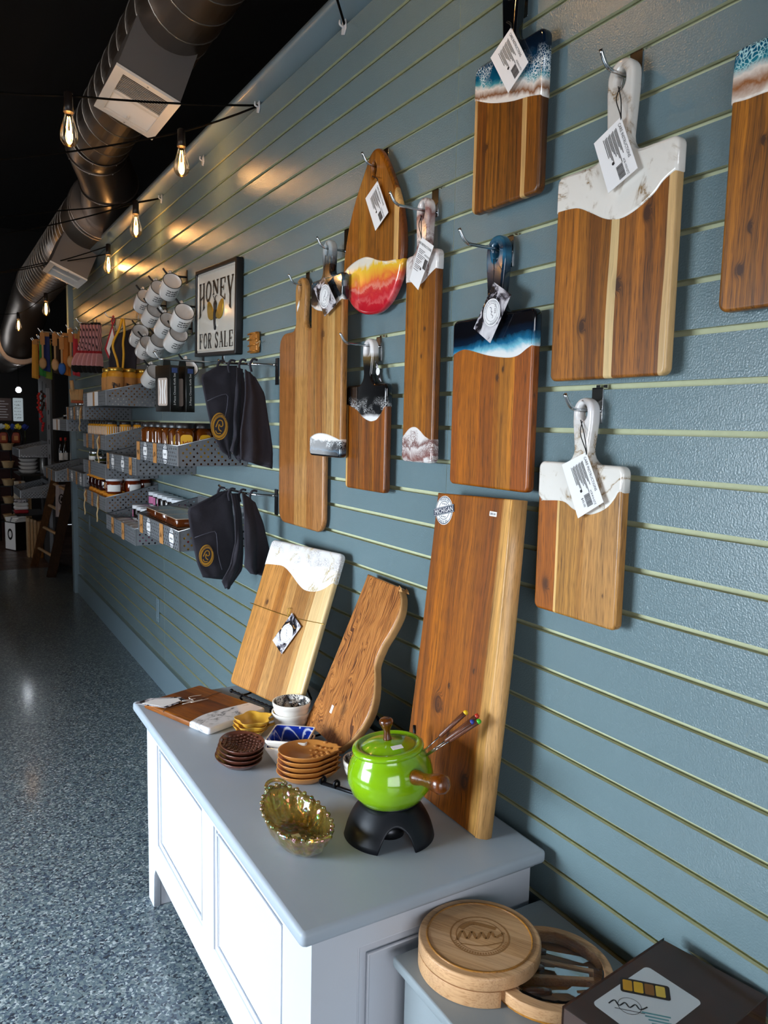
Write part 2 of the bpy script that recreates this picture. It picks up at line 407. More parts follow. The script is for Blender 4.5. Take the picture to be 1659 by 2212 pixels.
def window(name, ax, c, s0, s1, z0, z1, n):
    f = G(); t = .05
    def bx(g, u0, u1, w0, w1, d=.04):
        if ax == 'x': g.box(c-d, c+d, u0, u1, w0, w1)
        else: g.box(u0, u1, c-d, c+d, w0, w1)
    bx(f, s0, s1, z0, z0+t); bx(f, s0, s1, z1-t, z1); bx(f, s0, s0+t, z0, z1); bx(f, s1-t, s1, z0, z1)
    for i in range(1, n): u = s0+(s1-s0)*i/n; bx(f, u-.02, u+.02, z0, z1)
    o = struct(f.obj(name, FRAME)); g = G(); bx(g, s0+t, s1-t, z0+t, z1-t, .004); g.obj('pane', PANE, o)
window('window_1', 'x', -3.58, .95, 3.65, .15, 2.15, 3)
window('window_2', 'x', -3.58, 8.75, 9.65, .3, 2.3, 1)
window('window_3', 'y', -2.58, -3.15, -.65, .2, 2.3, 3)

# slatwall: grooves every three inches, three panels long
Z0, PITCH = 1.3795, .0762
wall = struct(G().box(.015, .13, -1.02, 6.45, 0, 2.445).obj('wall_right', MDF))
def slat_mesh(L, h):
    g = G(); v = [(x, y, z) for x in (0, .0075) for y in (0, L) for z in (0, h)]
    g.add(v, [(0, 1, 3, 2)], False, 0); g.add(v, [(4, 6, 7, 5), (0, 4, 5, 1), (2, 3, 7, 6), (0, 2, 6, 4), (1, 5, 7, 3)], False, 1)
    g.box(.0075, .0155, 0, L, h*.25, h*.75, 1); return g
for y0, y1 in ((-1.02, 1.4195), (1.4205, 3.8595), (3.8605, 6.45)):
    hs = PITCH-.0098; first = slat_mesh(y1-y0, hs).obj('slat', [PAINT, MDF], wall, (0, y0, Z0-16*PITCH+.0049))
    for k in range(-15, 13):
        c = first.copy(); COL.objects.link(c); c.location = (0, y0, Z0+k*PITCH+.0049)
    slat_mesh(y1-y0, 2.445-(Z0+13*PITCH+.0049)).obj('slat', [PAINT, MDF], wall, (0, y0, Z0+13*PITCH+.0049))
struct(G().box(-.012, .015, -1.02, 6.45, 0, .15).obj('baseboard_right', TRIMP))
g = G(); g.board([(.004, 2.4525), (.13, 2.4525), (.13, 2.500), (-.046, 2.500), (-.046, 2.482), (-.040, 2.478)], 7.53, .002, 0)
o = struct(g.obj('trim_1', TRIMP)); o.location = (0, -1.02, 0)
struct(G().box(-.035, .13, 6.45, 6.53, 0, 2.44).obj('trim_2', TRIMP))
# blanking plates painted with the wall
for y, z, lab in ((3.98, .40, 'painted metal cover plate low on the slatwall left of the white chest'), (5.92, .62, 'painted metal cover plate on the slatwall near its far end post')):
    r = wallthing('cover_plate', lab, 'wall plate', -.001, y, z)
    G().board(rrect(0, 0, .05, .125, .004), .004, .0015, -.004).obj('plate', TRIMP, r)
    for s in (-.04, .04): G().ball((0, -.0045, s), .003, 8, k=4).obj('screw', TRIMP, r)

# ---------------------------------------------------------------- cutting boards on the wall
CHROME = mat('chrome', '#c9cbcd', .12, 1, var=0)
STEELD = mat('dark_steel', '#3c3d40', .35, .9, var=0)
def hook(z_prong, y, reach, label, groove_z=None, mtl=None):
    """slatwall prong hook, plate hangs from the groove above"""
    mtl = mtl or CHROME
    gz = groove_z if groove_z else Z0+PITCH*math.ceil((z_prong-Z0+.004)/PITCH)
    r = wallthing('slatwall_hook', label, 'hook', 0, y, gz, 'chrome hooks in the slatwall')
    p = G(); p.board(rrect(0, -.032, .026, .062, .002, 2), .0016, .0004, -.0018); p.box(-.013, .013, -.0018, .010, -.0035, -.0015); p.box(-.013, -.004, .008, .010, -.0015, .004); p.box(.004, .013, .008, .010, -.0015, .004)
    p.obj('hook_plate', mtl, r)
    zp = z_prong-gz
    pts = [(0, -.001, zp), (0, -reach+.03, zp), (0, -reach+.014, zp+.002), (0, -reach+.004, zp+.010), (0, -reach-.006, zp+.026)]
    G().tube(smooth(pts, 3), .0032, 10).obj('prong', mtl, r)
    return r
def arc(cx, cy, r, a0, a1, n=5): return [(cx+r*math.cos(R(a0+(a1-a0)*i/n)), cy+r*math.sin(R(a0+(a1-a0)*i/n))) for i in range(n+1)]
def paddle(w, hb, ht, hw, nw, rc, fr=.028, hx=0.0):
    """board with a round ended handle, origin at the bottom centre"""
    p = arc(w/2-rc, rc, rc, -90, 0)+arc(w/2-rc, hb-rc, rc, 0, 90)
    p += arc(hx+nw/2+fr, hb+fr, fr, 270, 180)+[(hx+hw/2, ht-hw*.9)]
    p += arc(hx, ht-hw/2, hw/2, 0, 180, 12)
    p += [(hx-hw/2, ht-hw*.9)]+arc(hx-nw/2-fr, hb+fr, fr, 0, -90)
    p += arc(-w/2+rc, hb-rc, rc, 90, 180)+arc(-w/2+rc, rc, rc, 180, 270)
    return p
def clip(outline, bnd, side):
    """part of an outline above/below a flow line (left to right)"""
    b = smooth(bnd, 5)
    def bz(x):
        if x <= b[0][0]: return b[0][1]
        for p, q in zip(b, b[1:]):
            if x <= q[0]: return p[1]+(q[1]-p[1])*(x-p[0])/max(1e-9, q[0]-p[0])
        return b[-1][1]
    ok = [(p[1]-bz(p[0]))*side > .0008 for p in outline]; N = len(outline)
    st = next(i for i in range(N) if ok[i] and not ok[i-1]); seq = []; i = st
    while ok[i % N] and len(seq) < N: seq.append(outline[i % N]); i += 1
    # outline crossing points, so the resin meets the board edge exactly
    xs = [p[0] for p in outline]; lo, hi = min(xs), max(xs)
    inner = [(x, z) for x, z in b if lo+.001 < x < hi-.001]
    L, Rr = (lo, bz(lo)), (hi, bz(hi))
    line = [L]+inner+[Rr]
    return (line+seq) if side > 0 else (list(reversed(line))+seq)
def make_board(name, label, x, y, z, outline, hole, wmat, resins=(), t=.019, r=.005, cat='cutting board', group='cutting boards hanging on the slatwall', rt=None):
    rt = rt or wallthing(name, label, cat, x, y, z, group)
    holes = [hole] if hole else []
    G().board(outline, t, r, 0, holes).obj('wood_body', wmat, rt)
    for bnd, side, rm in resins:
        pl = clip(outline, bnd, side); hs = []
        if hole:
            cz = sum(p[1] for p in hole)/len(hole); cx = sum(p[0] for p in hole)/len(hole)
            if side > 0 and cz > max(p[1] for p in bnd): hs = [hole]
        G().board(pl, t+.0024, r+.0008, -.0012, hs, grow=.0013).obj('resin_end', rm, rt)
    return rt

CARD = mat('white_card', '#f1efee', .55, var=.03)
INK = mat('black_ink', '#1d1b1c', .6, var=0)
GREYINK = mat('grey_ink', '#77747a', .6, var=0)
CORD = mat('black_cord', '#121212', .7, var=0)
SMOKE = resin('marbled_card', -50, 50, [(.0, '#efecec'), (.30, '#d8d4d8'), (.46, '#c9c4c8'), (.54, '#77727a'), (.62, '#1b191c'), (.74, '#29262a'), (.8, '#b98546'), (.86, '#e9e4e4')], warp=1.6, ws=24, seed=4)
def care_tag(root, T_, R_, B_, L_, y, code, hole, price=None):
    """back side of a hang tag, corners in the board's own frame (x,z)"""
    g = G(); g.board([L_, B_, R_, T_], .0008, .0001, y, steps=1); tg = g.obj('hang_tag', CARD, root)
    T3, R3, L3 = (Vector((p[0], y-.0004, p[1])) for p in (T_, R_, L_))
    ex, ey = (R3-T3), (T3-L3); W, H = ex.length, ey.length
    M = frame(T3, ex, ey)            # text runs from the top corner to the right corner, down is towards the left corner
    p = G(); sx = (ex.normalized().dot(ey.normalized()))
    def at(x, yy): return M @ Matrix.Translation((x, yy, 0))
    textG(p, 'CARE INSTRUCTIONS', .0075, at(W*.40, -H*.15), xs=.86)
    for i, ln in enumerate((.48, .60, .44, .52, .36)):
        for k in range(3 if i != 4 else 1): stroke(p, at(0, 0), [(W*(.10+.01*k), -H*(.24+i*.115+k*.034)), (W*(.10+ln*(1-.15*k)), -H*(.24+i*.115+k*.034))], .0011)
    q = random.Random(3); x = W*.70
    for i in range(22):
        wd = q.choice((.0004, .0007, .0011)); stroke(p, at(0, 0), [(x+wd/2, -H*.36), (x+wd/2, -H*.58)], wd); x += wd+q.choice((.0004, .0006))
        if x > W*.93: break
    p2 = at(W*.815, -H*.31); textG(p, code, .0052, p2, xs=.85)
    if price: textG(p, price, .0068, at(W*.815, -H*.70), xs=.9)
    disc(p, at(0, 0), W*.60, -H*.62, .0028, .0028, 8)
    p.obj('tag_print', INK, tg)
    if hole:
        a = Vector((T_[0], y+.001, T_[1])); b = Vector((hole[0], -.004, hole[1]))
        mid = (a+b)/2+Vector((.006, -.004, 0)); G().tube(smooth([a-Vector((0, 0, .006)), a+Vector((.001, -.002, .004)), mid, b], 5), .0009, 6).obj('tag_string', CORD, root)
        mid = (a+b)/2+Vector((-.004, -.004, .004)); G().tube(smooth([a-Vector((0, 0, .006)), a+Vector((-.001, -.002, .004)), mid, b+Vector((.004, 0, -.002))], 5), .0009, 6).obj('tag_string', CORD, root)
def logo_tag(root, T_, R_, B_, L_, y, hole, price=None, flip=False):
    """front of the hang tag: marbled card with a white seal"""
    g = G(); g.board([L_, B_, R_, T_], .0008, .0001, y, steps=1); tg = g.obj('hang_tag', SMOKE, root)
    v3 = lambda p: Vector((p[0], y-.0004, p[1]))
    T3, R3, B3, L3 = map(v3, (T_, R_, B_, L_)); C = (T3+R3+B3+L3)/4
    ex = (R3-L3); M = frame(C, ex, T3-B3)
    rr = min((R3-T3).length, (T3-L3).length)*.43
    k = G(); disc(k, M, 0, 0, rr, rr, 28); k.obj('seal', CARD, tg)
    M2 = M @ Matrix.Translation((0, 0, .0003)); p = G()
    disc(p, M2, 0, 0, rr*.90, rr*.90, 32, r_in=.965); disc(p, M2, 0, 0, rr*.66, rr*.66, 32, r_in=.96)
    def bend(x, yy, r0=rr*.735, a0=90): a = R(a0)-x/r0; return ((r0+yy)*math.cos(a), (r0+yy)*math.sin(a))
    textG(p, 'LYNN & LIANA', rr*.17, M2, bend=lambda x, yy: bend(x*1.35, yy))
    textG(p, 'DESIGNS', rr*.17, M2, bend=lambda x, yy: ((rr*.86-yy)*math.cos(R(-90)+x*1.5/(rr*.8)), (rr*.86-yy)*math.sin(R(-90)+x*1.5/(rr*.8))))
    stroke(p, M2, smooth([(-rr*.05, rr*.45), (rr*.1, rr*.3), (-rr*.02, rr*.1), (rr*.08, -rr*.02)], 4), rr*.05)
    stroke(p, M2, smooth([(rr*.08, rr*.06), (-rr*.1, -rr*.1), (rr*.05, -rr*.3), (-rr*.1, -rr*.42)], 4), rr*.05)
    if price: textG(p, price, rr*.26, M2 @ Matrix.Translation((rr*.55, 0, 0)) @ Matrix.Rotation(R(60), 4, 'Z'))
    p.obj('tag_print', GREYINK, tg)
    if hole:
        a = Vector((T_[0], y+.001, T_[1])); b = Vector((hole[0], -.004, hole[1]))
        G().tube(smooth([a-Vector((0, 0, .006)), a+Vector((0, -.002, .004)), (a+b)/2+Vector((.004, -.003, 0)), b], 5), .0009, 6).obj('tag_string', CORD, root)
def rel(y0, z0, *pts): return [(-(a-y0), b-z0) for a, b in pts]

TAN, BRN, DRK, RED, SAP, GLD = '#b97f49', '#9a6234', '#6d3f1e', '#a8622f', '#e3c08e', '#c8965a'
XF = -.0345
# large board with marbled white resin
rel2 = lambda *p: rel(.933, 1.467, *p)
out = paddle(.254, .351, .501, .054, .044, .012, .03, .006); ho = ellipse(.006, .470, .011, .017)
b2 = make_board('paddle_board', 'largest paddle cutting board, white marbled resin top with gold veins and a pale sapwood stripe', XF, .933, 1.467, out, ho,
    wood('acacia_pale_stripe', .254, [(0, '#b87840'), (.23, '#9a6534'), (.33, '#875428'), (.43, '#a66c36'), (.505, '#e6c896'), (.575, '#a96d3a'), (.80, '#99602f'), (.945, '#e0bb88')], seed=2, warp=.1, knots=((-.055, .09, .012), (.02, .15, .012), (.075, .25, .01))),
    [(rel2((1.06, 1.760), (1.012, 1.757), (.978, 1.742), (.951, 1.728), (.930, 1.721), (.905, 1.719), (.876, 1.727), (.846, 1.742), (.829, 1.757), (.806, 1.768)), 1,
      resin('white_gold_resin', .25, .5, [(0, '#efe9e0'), (.4, '#e8e2d8'), (.7, '#d8d3cb'), (1, '#dcd6cd')], veins='#8a6a3a', seed=1, warp=.6))])
care_tag(b2, *rel2((.9105, 1.8729), (.8709, 1.7847), (.929, 1.761), (.9663, 1.8485)), -.012, 'ACB-1020-QTZ', (.006, .458))
hook(1.945, .927, .075, 'chrome hook holding the largest white resin board')
# ocean board, top
rel1 = lambda *p: rel(1.213, 1.811, *p)
out = paddle(.202, .282, .412, .046, .036, .014); ho = ellipse(0, .385, .010, .015)
b1 = make_board('paddle_board', 'dark acacia paddle board with deep blue ocean resin and black handle, highest on the wall', XF, 1.213, 1.811, out, ho,
    wood('acacia_dark', .202, [(0, '#d8ae78'), (.05, '#8a5226'), (.14, '#6f3f1c'), (.2, '#9c6430'), (.42, '#8a5626'), (.68, '#7b4820'), (.735, '#dcb27a'), (.80, '#8a5527'), (1, '#7a4a22')], seed=5, warp=.12, amt=.7, knots=((-.06, .12, .008), (.085, .2, .01))),
    [(rel1((1.314, 2.033), (1.26, 2.010), (1.199, 1.993), (1.15, 1.985), (1.112, 1.976)), 1,
      resin('ocean_resin', .175, .31, [(0, '#f1e9e0'), (.14, '#efe6dc'), (.2, '#8b5a35'), (.3, '#e9dfd4'), (.37, '#4a97a2'), (.44, '#0f5a78'), (.6, '#0a3a5a'), (.76, '#06182a'), (1, '#04070c')], warp=.35, ws=10, foam=('#e8f2f2', .28, .75), seed=3, x_tilt=.25))])
care_tag(b1, *rel1((1.1916, 2.1198), (1.1393, 2.0391), (1.1932, 2.0045), (1.2509, 2.0885)), -.012, 'ACB-816-OCV', (0, .33))
hook(2.195, 1.213, .075, 'chrome hook holding the highest ocean resin board')
# ocean board at the right frame edge
rel3 = lambda *p: rel(.595, 1.550, *p)
out = paddle(.254, .351, .501, .054, .044, .014); ho = ellipse(0, .470, .011, .017)
b3 = make_board('paddle_board', 'acacia paddle board with teal ocean resin, cut off by the right frame edge', XF, .595, 1.550, out, ho,
    wood('acacia_gold', .254, [(0, '#a56b34'), (.25, '#8d5726'), (.38, '#a8713a'), (.5, '#d9b482'), (.6, '#9a6330'), (.8, '#8a5528')], seed=8, warp=.12, amt=.65, knots=((-.098, .055, .008), (-.085, .11, .007), (-.075, .22, .006))),
    [(rel3((.722, 1.832), (.70, 1.829), (.66, 1.828), (.60, 1.82), (.53, 1.825), (.468, 1.82)), 1,
      resin('teal_ocean_resin', .27, .42, [(0, '#eee4da'), (.1, '#e9dccf'), (.2, '#9a6238'), (.3, '#e9dccf'), (.37, '#2a8090'), (.46, '#0c5270'), (.7, '#082c48'), (1, '#040a14')], warp=.25, ws=12, foam=('#bfe8e6', .3, 1.2), seed=6))])
hook(2.0, .595, .075, 'chrome hook just beyond the right frame edge')
# small white resin board
rel4 = lambda *p: rel(.976, 1.048, *p)
out = paddle(.200, .274, .387, .045, .032, .012, .026, .003); ho = ellipse(.003, .363, .010, .015)
b4 = make_board('paddle_board', 'small paddle board with white resin top, lowest on the wall right of the big plank', XF, .976, 1.048, out, ho,
    wood('acacia_two_tone', .2, [(0, '#a5602c'), (.255, '#e2bc80'), (.285, '#bd8a4e'), (.53, '#b58148'), (.6, '#c4925a'), (1, '#bd8a52')], seed=11, warp=.03, amt=.4, knots=((-.07, .05, .012), (.015, .19, .004), (.07, .055, .003))),
    [(rel4((1.077, 1.262), (1.068, 1.252), (1.062, 1.250), (1.012, 1.253), (.986, 1.242), (.959, 1.236), (.936, 1.238), (.908, 1.251), (.891, 1.268), (.883, 1.280), (.875, 1.281)), 1,
      resin('white_resin_b', .2, .39, [(0, '#efeae2'), (.5, '#e9e3da'), (1, '#e2dede')], veins='#9a7a48', seed=9, warp=.5))])
care_tag(b4, *rel4((.9484, 1.3442), (.9039, 1.2629), (.9602, 1.2296), (1.0054, 1.3194)), -.012, 'ACB-816-QTZ', (.003, .35), '$45.00')
hook(1.415, .973, .072, 'chrome hook holding the small lowest white resin board')
# blue resin board
rel5 = lambda *p: rel(1.2345, 1.260, *p)
out = paddle(.254, .343, .495, .056, .040, .012, .03, .006); ho = ellipse(.006, .463, .011, .018)
b5 = make_board('paddle_board', 'reddish paddle board with navy and light blue swirled resin and blue handle', XF, 1.2345, 1.260, out, ho,
    wood('acacia_red', .254, [(0, '#a55d2b'), (.1, '#b06a33'), (.38, '#9c5a2a'), (.56, '#a8672f'), (.62, '#bb7b3e'), (.80, '#a55c2c'), (1, '#964e25')], seed=14, amt=.45, knots=((.025, .22, .006), (.042, .235, .005))),
    [(rel5((1.361, 1.533), (1.33, 1.541), (1.304, 1.539), (1.240, 1.524), (1.182, 1.516), (1.150, 1.518), (1.125, 1.529), (1.107, 1.536)), 1,
      resin('navy_resin', .255, .50, [(0, '#f2efec'), (.05, '#e8ecec'), (.085, '#7cc0d4'), (.12, '#1f6a90'), (.17, '#0b1f34'), (.24, '#07090f'), (.55, '#080d15'), (.72, '#0e2c44'), (.8, '#2b6a8a'), (.88, '#0c2a40'), (1, '#3a7896')], warp=.16, ws=11, seed=21, x_tilt=-.05))])
logo_tag(b5, *rel5((1.2129, 1.6628), (1.1593, 1.632), (1.2177, 1.5465), (1.273, 1.5801)), -.014, (.006, .45), '$89.00')
hook(1.730, 1.228, .118, 'chrome hook reaching out from the blue handled board')
# long narrow board with mauve resin at both ends
rel6 = lambda *p: rel(1.4945, 1.300, *p)
out = paddle(.127, .469, .588, .050, .042, .012, .02); ho = ellipse(0, .560, .009, .018)
MAUVE = [(0, '#ece7e3'), (.3, '#e6deda'), (.42, '#7d5650'), (.5, '#e3dad6'), (.75, '#8a5c55'), (.85, '#e6dfdb'), (1, '#d8d2ce')]
b6 = make_board('paddle_board', 'long narrow board with white and mauve resin at both ends', XF, 1.4945, 1.300, out, ho,
    wood('acacia_narrow', .127, [(0, '#a4662f'), (.3, '#b3763b'), (.55, '#a1652f'), (.78, '#8f5626'), (1, '#9a5e2b')], seed=17, amt=.5, knots=((.02, .3, .005), (.01, .24, .004))),
    [(rel6((1.558, 1.712), (1.526, 1.708), (1.500, 1.700), (1.480, 1.704), (1.456, 1.717), (1.431, 1.727)), 1, resin('mauve_resin', .4, .6, MAUVE, warp=.5, ws=14, seed=5, veins='#7d5650')),
     (rel6((1.558, 1.356), (1.528, 1.377), (1.502, 1.381), (1.481, 1.373), (1.459, 1.360), (1.431, 1.352)), -1, resin('mauve_resin_b', .08, -.01, MAUVE, warp=.7, ws=20, seed=7, foam=('#7d5650', .1, 1.0)))])
care_tag(b6, *rel6((1.4779, 1.7993), (1.4282, 1.7705), (1.486, 1.6852), (1.5231, 1.7127)), -.012, 'ACB-523-RGQ', (0, .55))
hook(1.862, 1.4945, .115, 'chrome hook holding the long narrow mauve resin board')
# surfboard
so = [(1.743, 2.047), (1.773, 2.010), (1.813, 1.960), (1.847, 1.900), (1.867, 1.841), (1.875, 1.790), (1.867, 1.746), (1.841, 1.708), (1.796, 1.677), (1.742, 1.662), (1.681, 1.663), (1.630, 1.687), (1.594, 1.728), (1.580, 1.772), (1.577, 1.815), (1.585, 1.867), (1.608, 1.927), (1.646, 1.990), (1.685, 2.040), (1.713, 2.057)]
rel7 = lambda *p: rel(1.726, 1.662, *p)
out = smooth(rel7(*so), 3, True); ho = ellipse(.006, .345, .010, .018)
b7 = make_board('surfboard_board', 'surfboard shaped cutting board with red, orange and yellow resin foot', XF, 1.726, 1.662, out, ho,
    wood('acacia_surf', .3, [(0, '#9c5f2b'), (.28, '#b87c3d'), (.40, '#9f632d'), (.62, '#a0632c'), (.86, '#d9b078'), (.93, '#6c3b1c')], seed=23, amt=.6, warp=.03),
    [(rel7((1.876, 1.783), (1.845, 1.797), (1.80, 1.806), (1.754, 1.807), (1.72, 1.799), (1.691, 1.789), (1.65, 1.780), (1.61, 1.777), (1.577, 1.771)), -1,
      resin('sunset_resin', .145, .0, [(0, '#efe9df'), (.16, '#efe6d2'), (.24, '#f4c63c'), (.38, '#f3a53a'), (.5, '#e9603c'), (.58, '#e98a78'), (.63, '#d8403c'), (.72, '#cf2a36'), (.8, '#d8585a'), (.86, '#c5202f'), (1, '#b81a2a')], warp=.62, ws=13, seed=12))], r=.007)
care_tag(b7, *rel7((1.6856, 1.972), (1.6319, 1.8858), (1.6917, 1.8553), (1.7455, 1.9442)), -.008, 'ACB-SURF-SUN', (.006, .33))
hook(2.017, 1.72, .062, 'chrome hook holding the surfboard shaped board')
# plain handled board
out = paddle(.330, .600, .754, .078, .066, .045, .03, -.006); ho = smooth([(-.012, .735), (-.018, .715), (-.012, .69), (-.004, .70), (0, .72), (-.004, .735)], 3, True)
b9 = make_board('paddle_board', 'plain wooden paddle board without resin, with a long rounded handle', -.026, 2.163, 1.064, out, ho,
    wood('teak_plain', .33, [(0, '#a06a42'), (.385, '#c2925f'), (.66, '#a87449'), (.8, '#b58256'), (1, '#ab774c')], seed=31, amt=.35, warp=.01), r=.008)
G().board([(-.026, .655), (-.010, .672), (-.010, .688), (-.026, .671)], .0006, .0001, -.0008, steps=1).obj('price_sticker', CARD, b9)
hook(1.797, 2.169, .058, 'chrome hook holding the plain handled board')
# smoky resin board in front of it
rel8 = lambda *p: rel(1.9215, 1.294, *[(a*.9784, 1.38+(b-1.38)*.9784) for a, b in p])
out = paddle(.191, .483, .580, .052, .044, .012, .022); ho = ellipse(0, .553, .009, .014)
SMK = [(0, '#efece6'), (.10, '#e8e5e0'), (.16, '#24282e'), (.3, '#0d1015'), (.42, '#3b5260'), (.5, '#0d0f13'), (.66, '#0c0e12'), (.8, '#7d8a90'), (1, '#c3c7c6')]
SMK2 = [(0, '#efece6'), (.2, '#e8e5e0'), (.28, '#1c2128'), (.5, '#0e1319'), (.62, '#41586a'), (.7, '#10151b'), (1, '#0c0e12')]
b8 = make_board('paddle_board', 'pale board with smoky black resin at both ends, overlapping the plain board', -.0605, 1.9215, 1.294, out, ho,
    wood('acacia_pale', .191, [(0, '#b07c48'), (.12, '#b8854e'), (.2, '#a56d3c'), (.42, '#bd8c56'), (.55, '#c99d66'), (.7, '#d2a972'), (.78, '#b98650'), (1, '#b07c48')], seed=37, amt=.4, knots=((-.02, .335, .012),)),
    [(rel8((2.066, 1.722), (2.03, 1.705), (1.98, 1.695), (1.945, 1.695), (1.92, 1.699), (1.868, 1.716)), 1, resin('smoke_resin', .4, .58, SMK, warp=.4, ws=12, seed=8)),
     (rel8((2.064, 1.343), (2.03, 1.354), (1.997, 1.358), (1.96, 1.357), (1.933, 1.354), (1.90, 1.348), (1.866, 1.341)), -1, resin('smoke_resin_b', .062, -.01, SMK2, warp=.4, ws=16, seed=10, foam=('#e9ecec', .22, .56)))])
logo_tag(b8, *rel8((1.9469, 1.7834), (1.8703, 1.7011), (1.9439, 1.6758), (2.0178, 1.7621)), -.014, (0, .54), '$73.00')
hook(1.853, 1.9215, .085, 'chrome hook holding the smoky resin board')
# small black resin board
rel10 = lambda *p: rel(1.7415, 1.2135, *p)
out = paddle(.209, .271, .386, .050, .036, .012, .028, .008); ho = ellipse(.008, .360, .011, .016)
b10 = make_board('paddle_board', 'small paddle board with black resin top over a white edge and white handle tip', XF, 1.7415, 1.2135, out, ho,
    wood('acacia_small', .209, [(0, '#d6ab70'), (.06, '#96592b'), (.3, '#a56836'), (.45, '#8f5326'), (.62, '#a1632f'), (.75, '#8a4f24'), (1, '#93572a')], seed=41, amt=.65, warp=.08),
    [(rel10((1.847, 1.436), (1.82, 1.430), (1.789, 1.421), (1.765, 1.408), (1.747, 1.399), (1.714, 1.391), (1.69, 1.393), (1.676, 1.398), (1.66, 1.410), (1.646, 1.424), (1.636, 1.431)), 1,
      resin('black_resin', .18, .385, [(0, '#f2f0ee'), (.05, '#efeceb'), (.09, '#141519'), (.3, '#08080a'), (.66, '#0a0a0c'), (.78, '#6a5632'), (.84, '#e7e4e2'), (1, '#e9e6e4')], warp=.12, ws=9, seed=14, foam=('#eeecea', .07, .30)))])
logo_tag(b10, *rel(1.7415, 1.2135, (1.706, 1.545), (1.688, 1.500), (1.672, 1.490), (1.690, 1.53)), .006, None)
hook(1.583, 1.7335, .108, 'chrome hook reaching out above the small black resin board')

# ---------------------------------------------------------------- white chest with grey top
WHITEP = mat('white_furniture_paint', '#c6cad2', .42, var=.03, vs=6)
GREYP = mat('grey_top_paint', '#a6b0ba', .42, var=.05, vs=9)
ch = thing('blanket_chest', 'white painted panelled chest with a grey moulded top, standing against the slatwall', 'chest', (0, 0, 0))
HT = .585
g = G(); g.board(rrect(-.276, 1.602, .511, 1.158, .0095, 3), .026, .008, HT, axis='Z')
g.board(rrect(-.274, 1.602, .490, 1.124, .006, 2), .016, .007, HT-.024, axis='Z'); g.obj('chest_top', GREYP, ch)
XB, Y0b, Y1b, ZT = -.500, 1.052, 2.145, .548
core = G(); core.box(XB+.012, -.036, Y0b+.0125, Y1b-.012, .12, ZT); core.obj('carcass', WHITEP, ch)
def member(name, y0, y1, z0, z1, x0=XB, x1=XB+.02):
    g = G(); g.box(x0, x1, y0, y1, z0, z1); return g.obj(name, WHITEP, ch)
g = G(); g.board([(1.052, 0), (1.105, 0), (1.112, .10), (1.13, .125), (2.067, .125), (2.085, .10), (2.092, 0), (2.145, 0), (2.145, .213), (1.052, .213)], .02, .002, 0)
o = g.obj('bottom_rail', WHITEP, ch); o.rotation_euler = (0, 0, PI/2); o.location = (XB+.02, 0, 0)
member('top_rail', Y0b, Y1b, .505, ZT)
for a, b in ((Y0b, 1.17), (1.553, 1.635), (2.035, Y1b)): member('stile', a, b, .213, .505)
for a, b in ((1.17, 1.553), (1.635, 2.035)):
    g = G(); g.box(XB+.008, XB+.012, a, b, .213, .505)
    g.obj('front_panel', WHITEP, ch)
    g = G()
    for k in range(2):
        e = .004+k*.010; x = XB+.006-k*.002
        c = [(x, a+e, .213+e), (x, b-e, .213+e), (x, b-e, .505-e), (x, a+e, .505-e)]
        g.tube(c, .0035-.0012*k, 6, closed=True)
    g.obj('panel_moulding', WHITEP, ch)
# near end
g = G(); g.board([(-.480, 0), (-.44, 0), (-.43, .10), (-.41, .125), (-.13, .125), (-.11, .10), (-.10, 0), (-.035, 0), (-.035, .18), (-.480, .18)], .016, .002, Y0b); g.obj('end_rail', WHITEP, ch)
G().box(-.48, -.035, Y0b, Y0b+.0155, .505, ZT).obj('end_rail', WHITEP, ch)
for a, b in ((-.48, -.414), (-.16, -.035)): G().box(a, b, Y0b, Y0b+.016, .18, .505).obj('end_stile', WHITEP, ch)
g = G()
for k in range(2):
    e = .004+k*.02; y = Y0b+.006
    g.tube([(-.414+e, y, .18+e), (-.16-e, y, .18+e), (-.16-e, y, .505-e), (-.414+e, y, .505-e)], .0035, 6, closed=True)
g.obj('panel_moulding', WHITEP, ch)
G().box(-.48, -.035, Y1b-.016, Y1b, .12, ZT).obj('far_end_panel', WHITEP, ch)
for x in (-.478, -.09): G().box(x, x+.054, Y1b-.05, Y1b-.001, 0, .14).obj('foot', WHITEP, ch)

# ---------------------------------------------------------------- boards leaning on the chest
def lean_root(name, label, cat, bl, e, lean, u_mid, lift=0):
    e = Vector((e[0], e[1], 0)).normalized(); s = Vector((-e.y, e.x, 0)); s = s if s.x > 0 else -s
    v = Vector((0, 0, 1))*math.cos(R(lean))+s*math.sin(R(lean)); y = v.cross(e)
    m = Matrix((e, y, v)).transposed().to_4x4(); m.translation = Vector(bl)+e*u_mid
    o = bpy.data.objects.new(name, None); COL.objects.link(o); o.empty_display_size = .02
    o.rotation_mode = 'XYZ'; o.location = m.translation; o.rotation_euler = m.to_euler()
    tag(o, label, cat); return o, m
IRON = mat('wrought_iron', '#15161a', .4, .7, var=0)
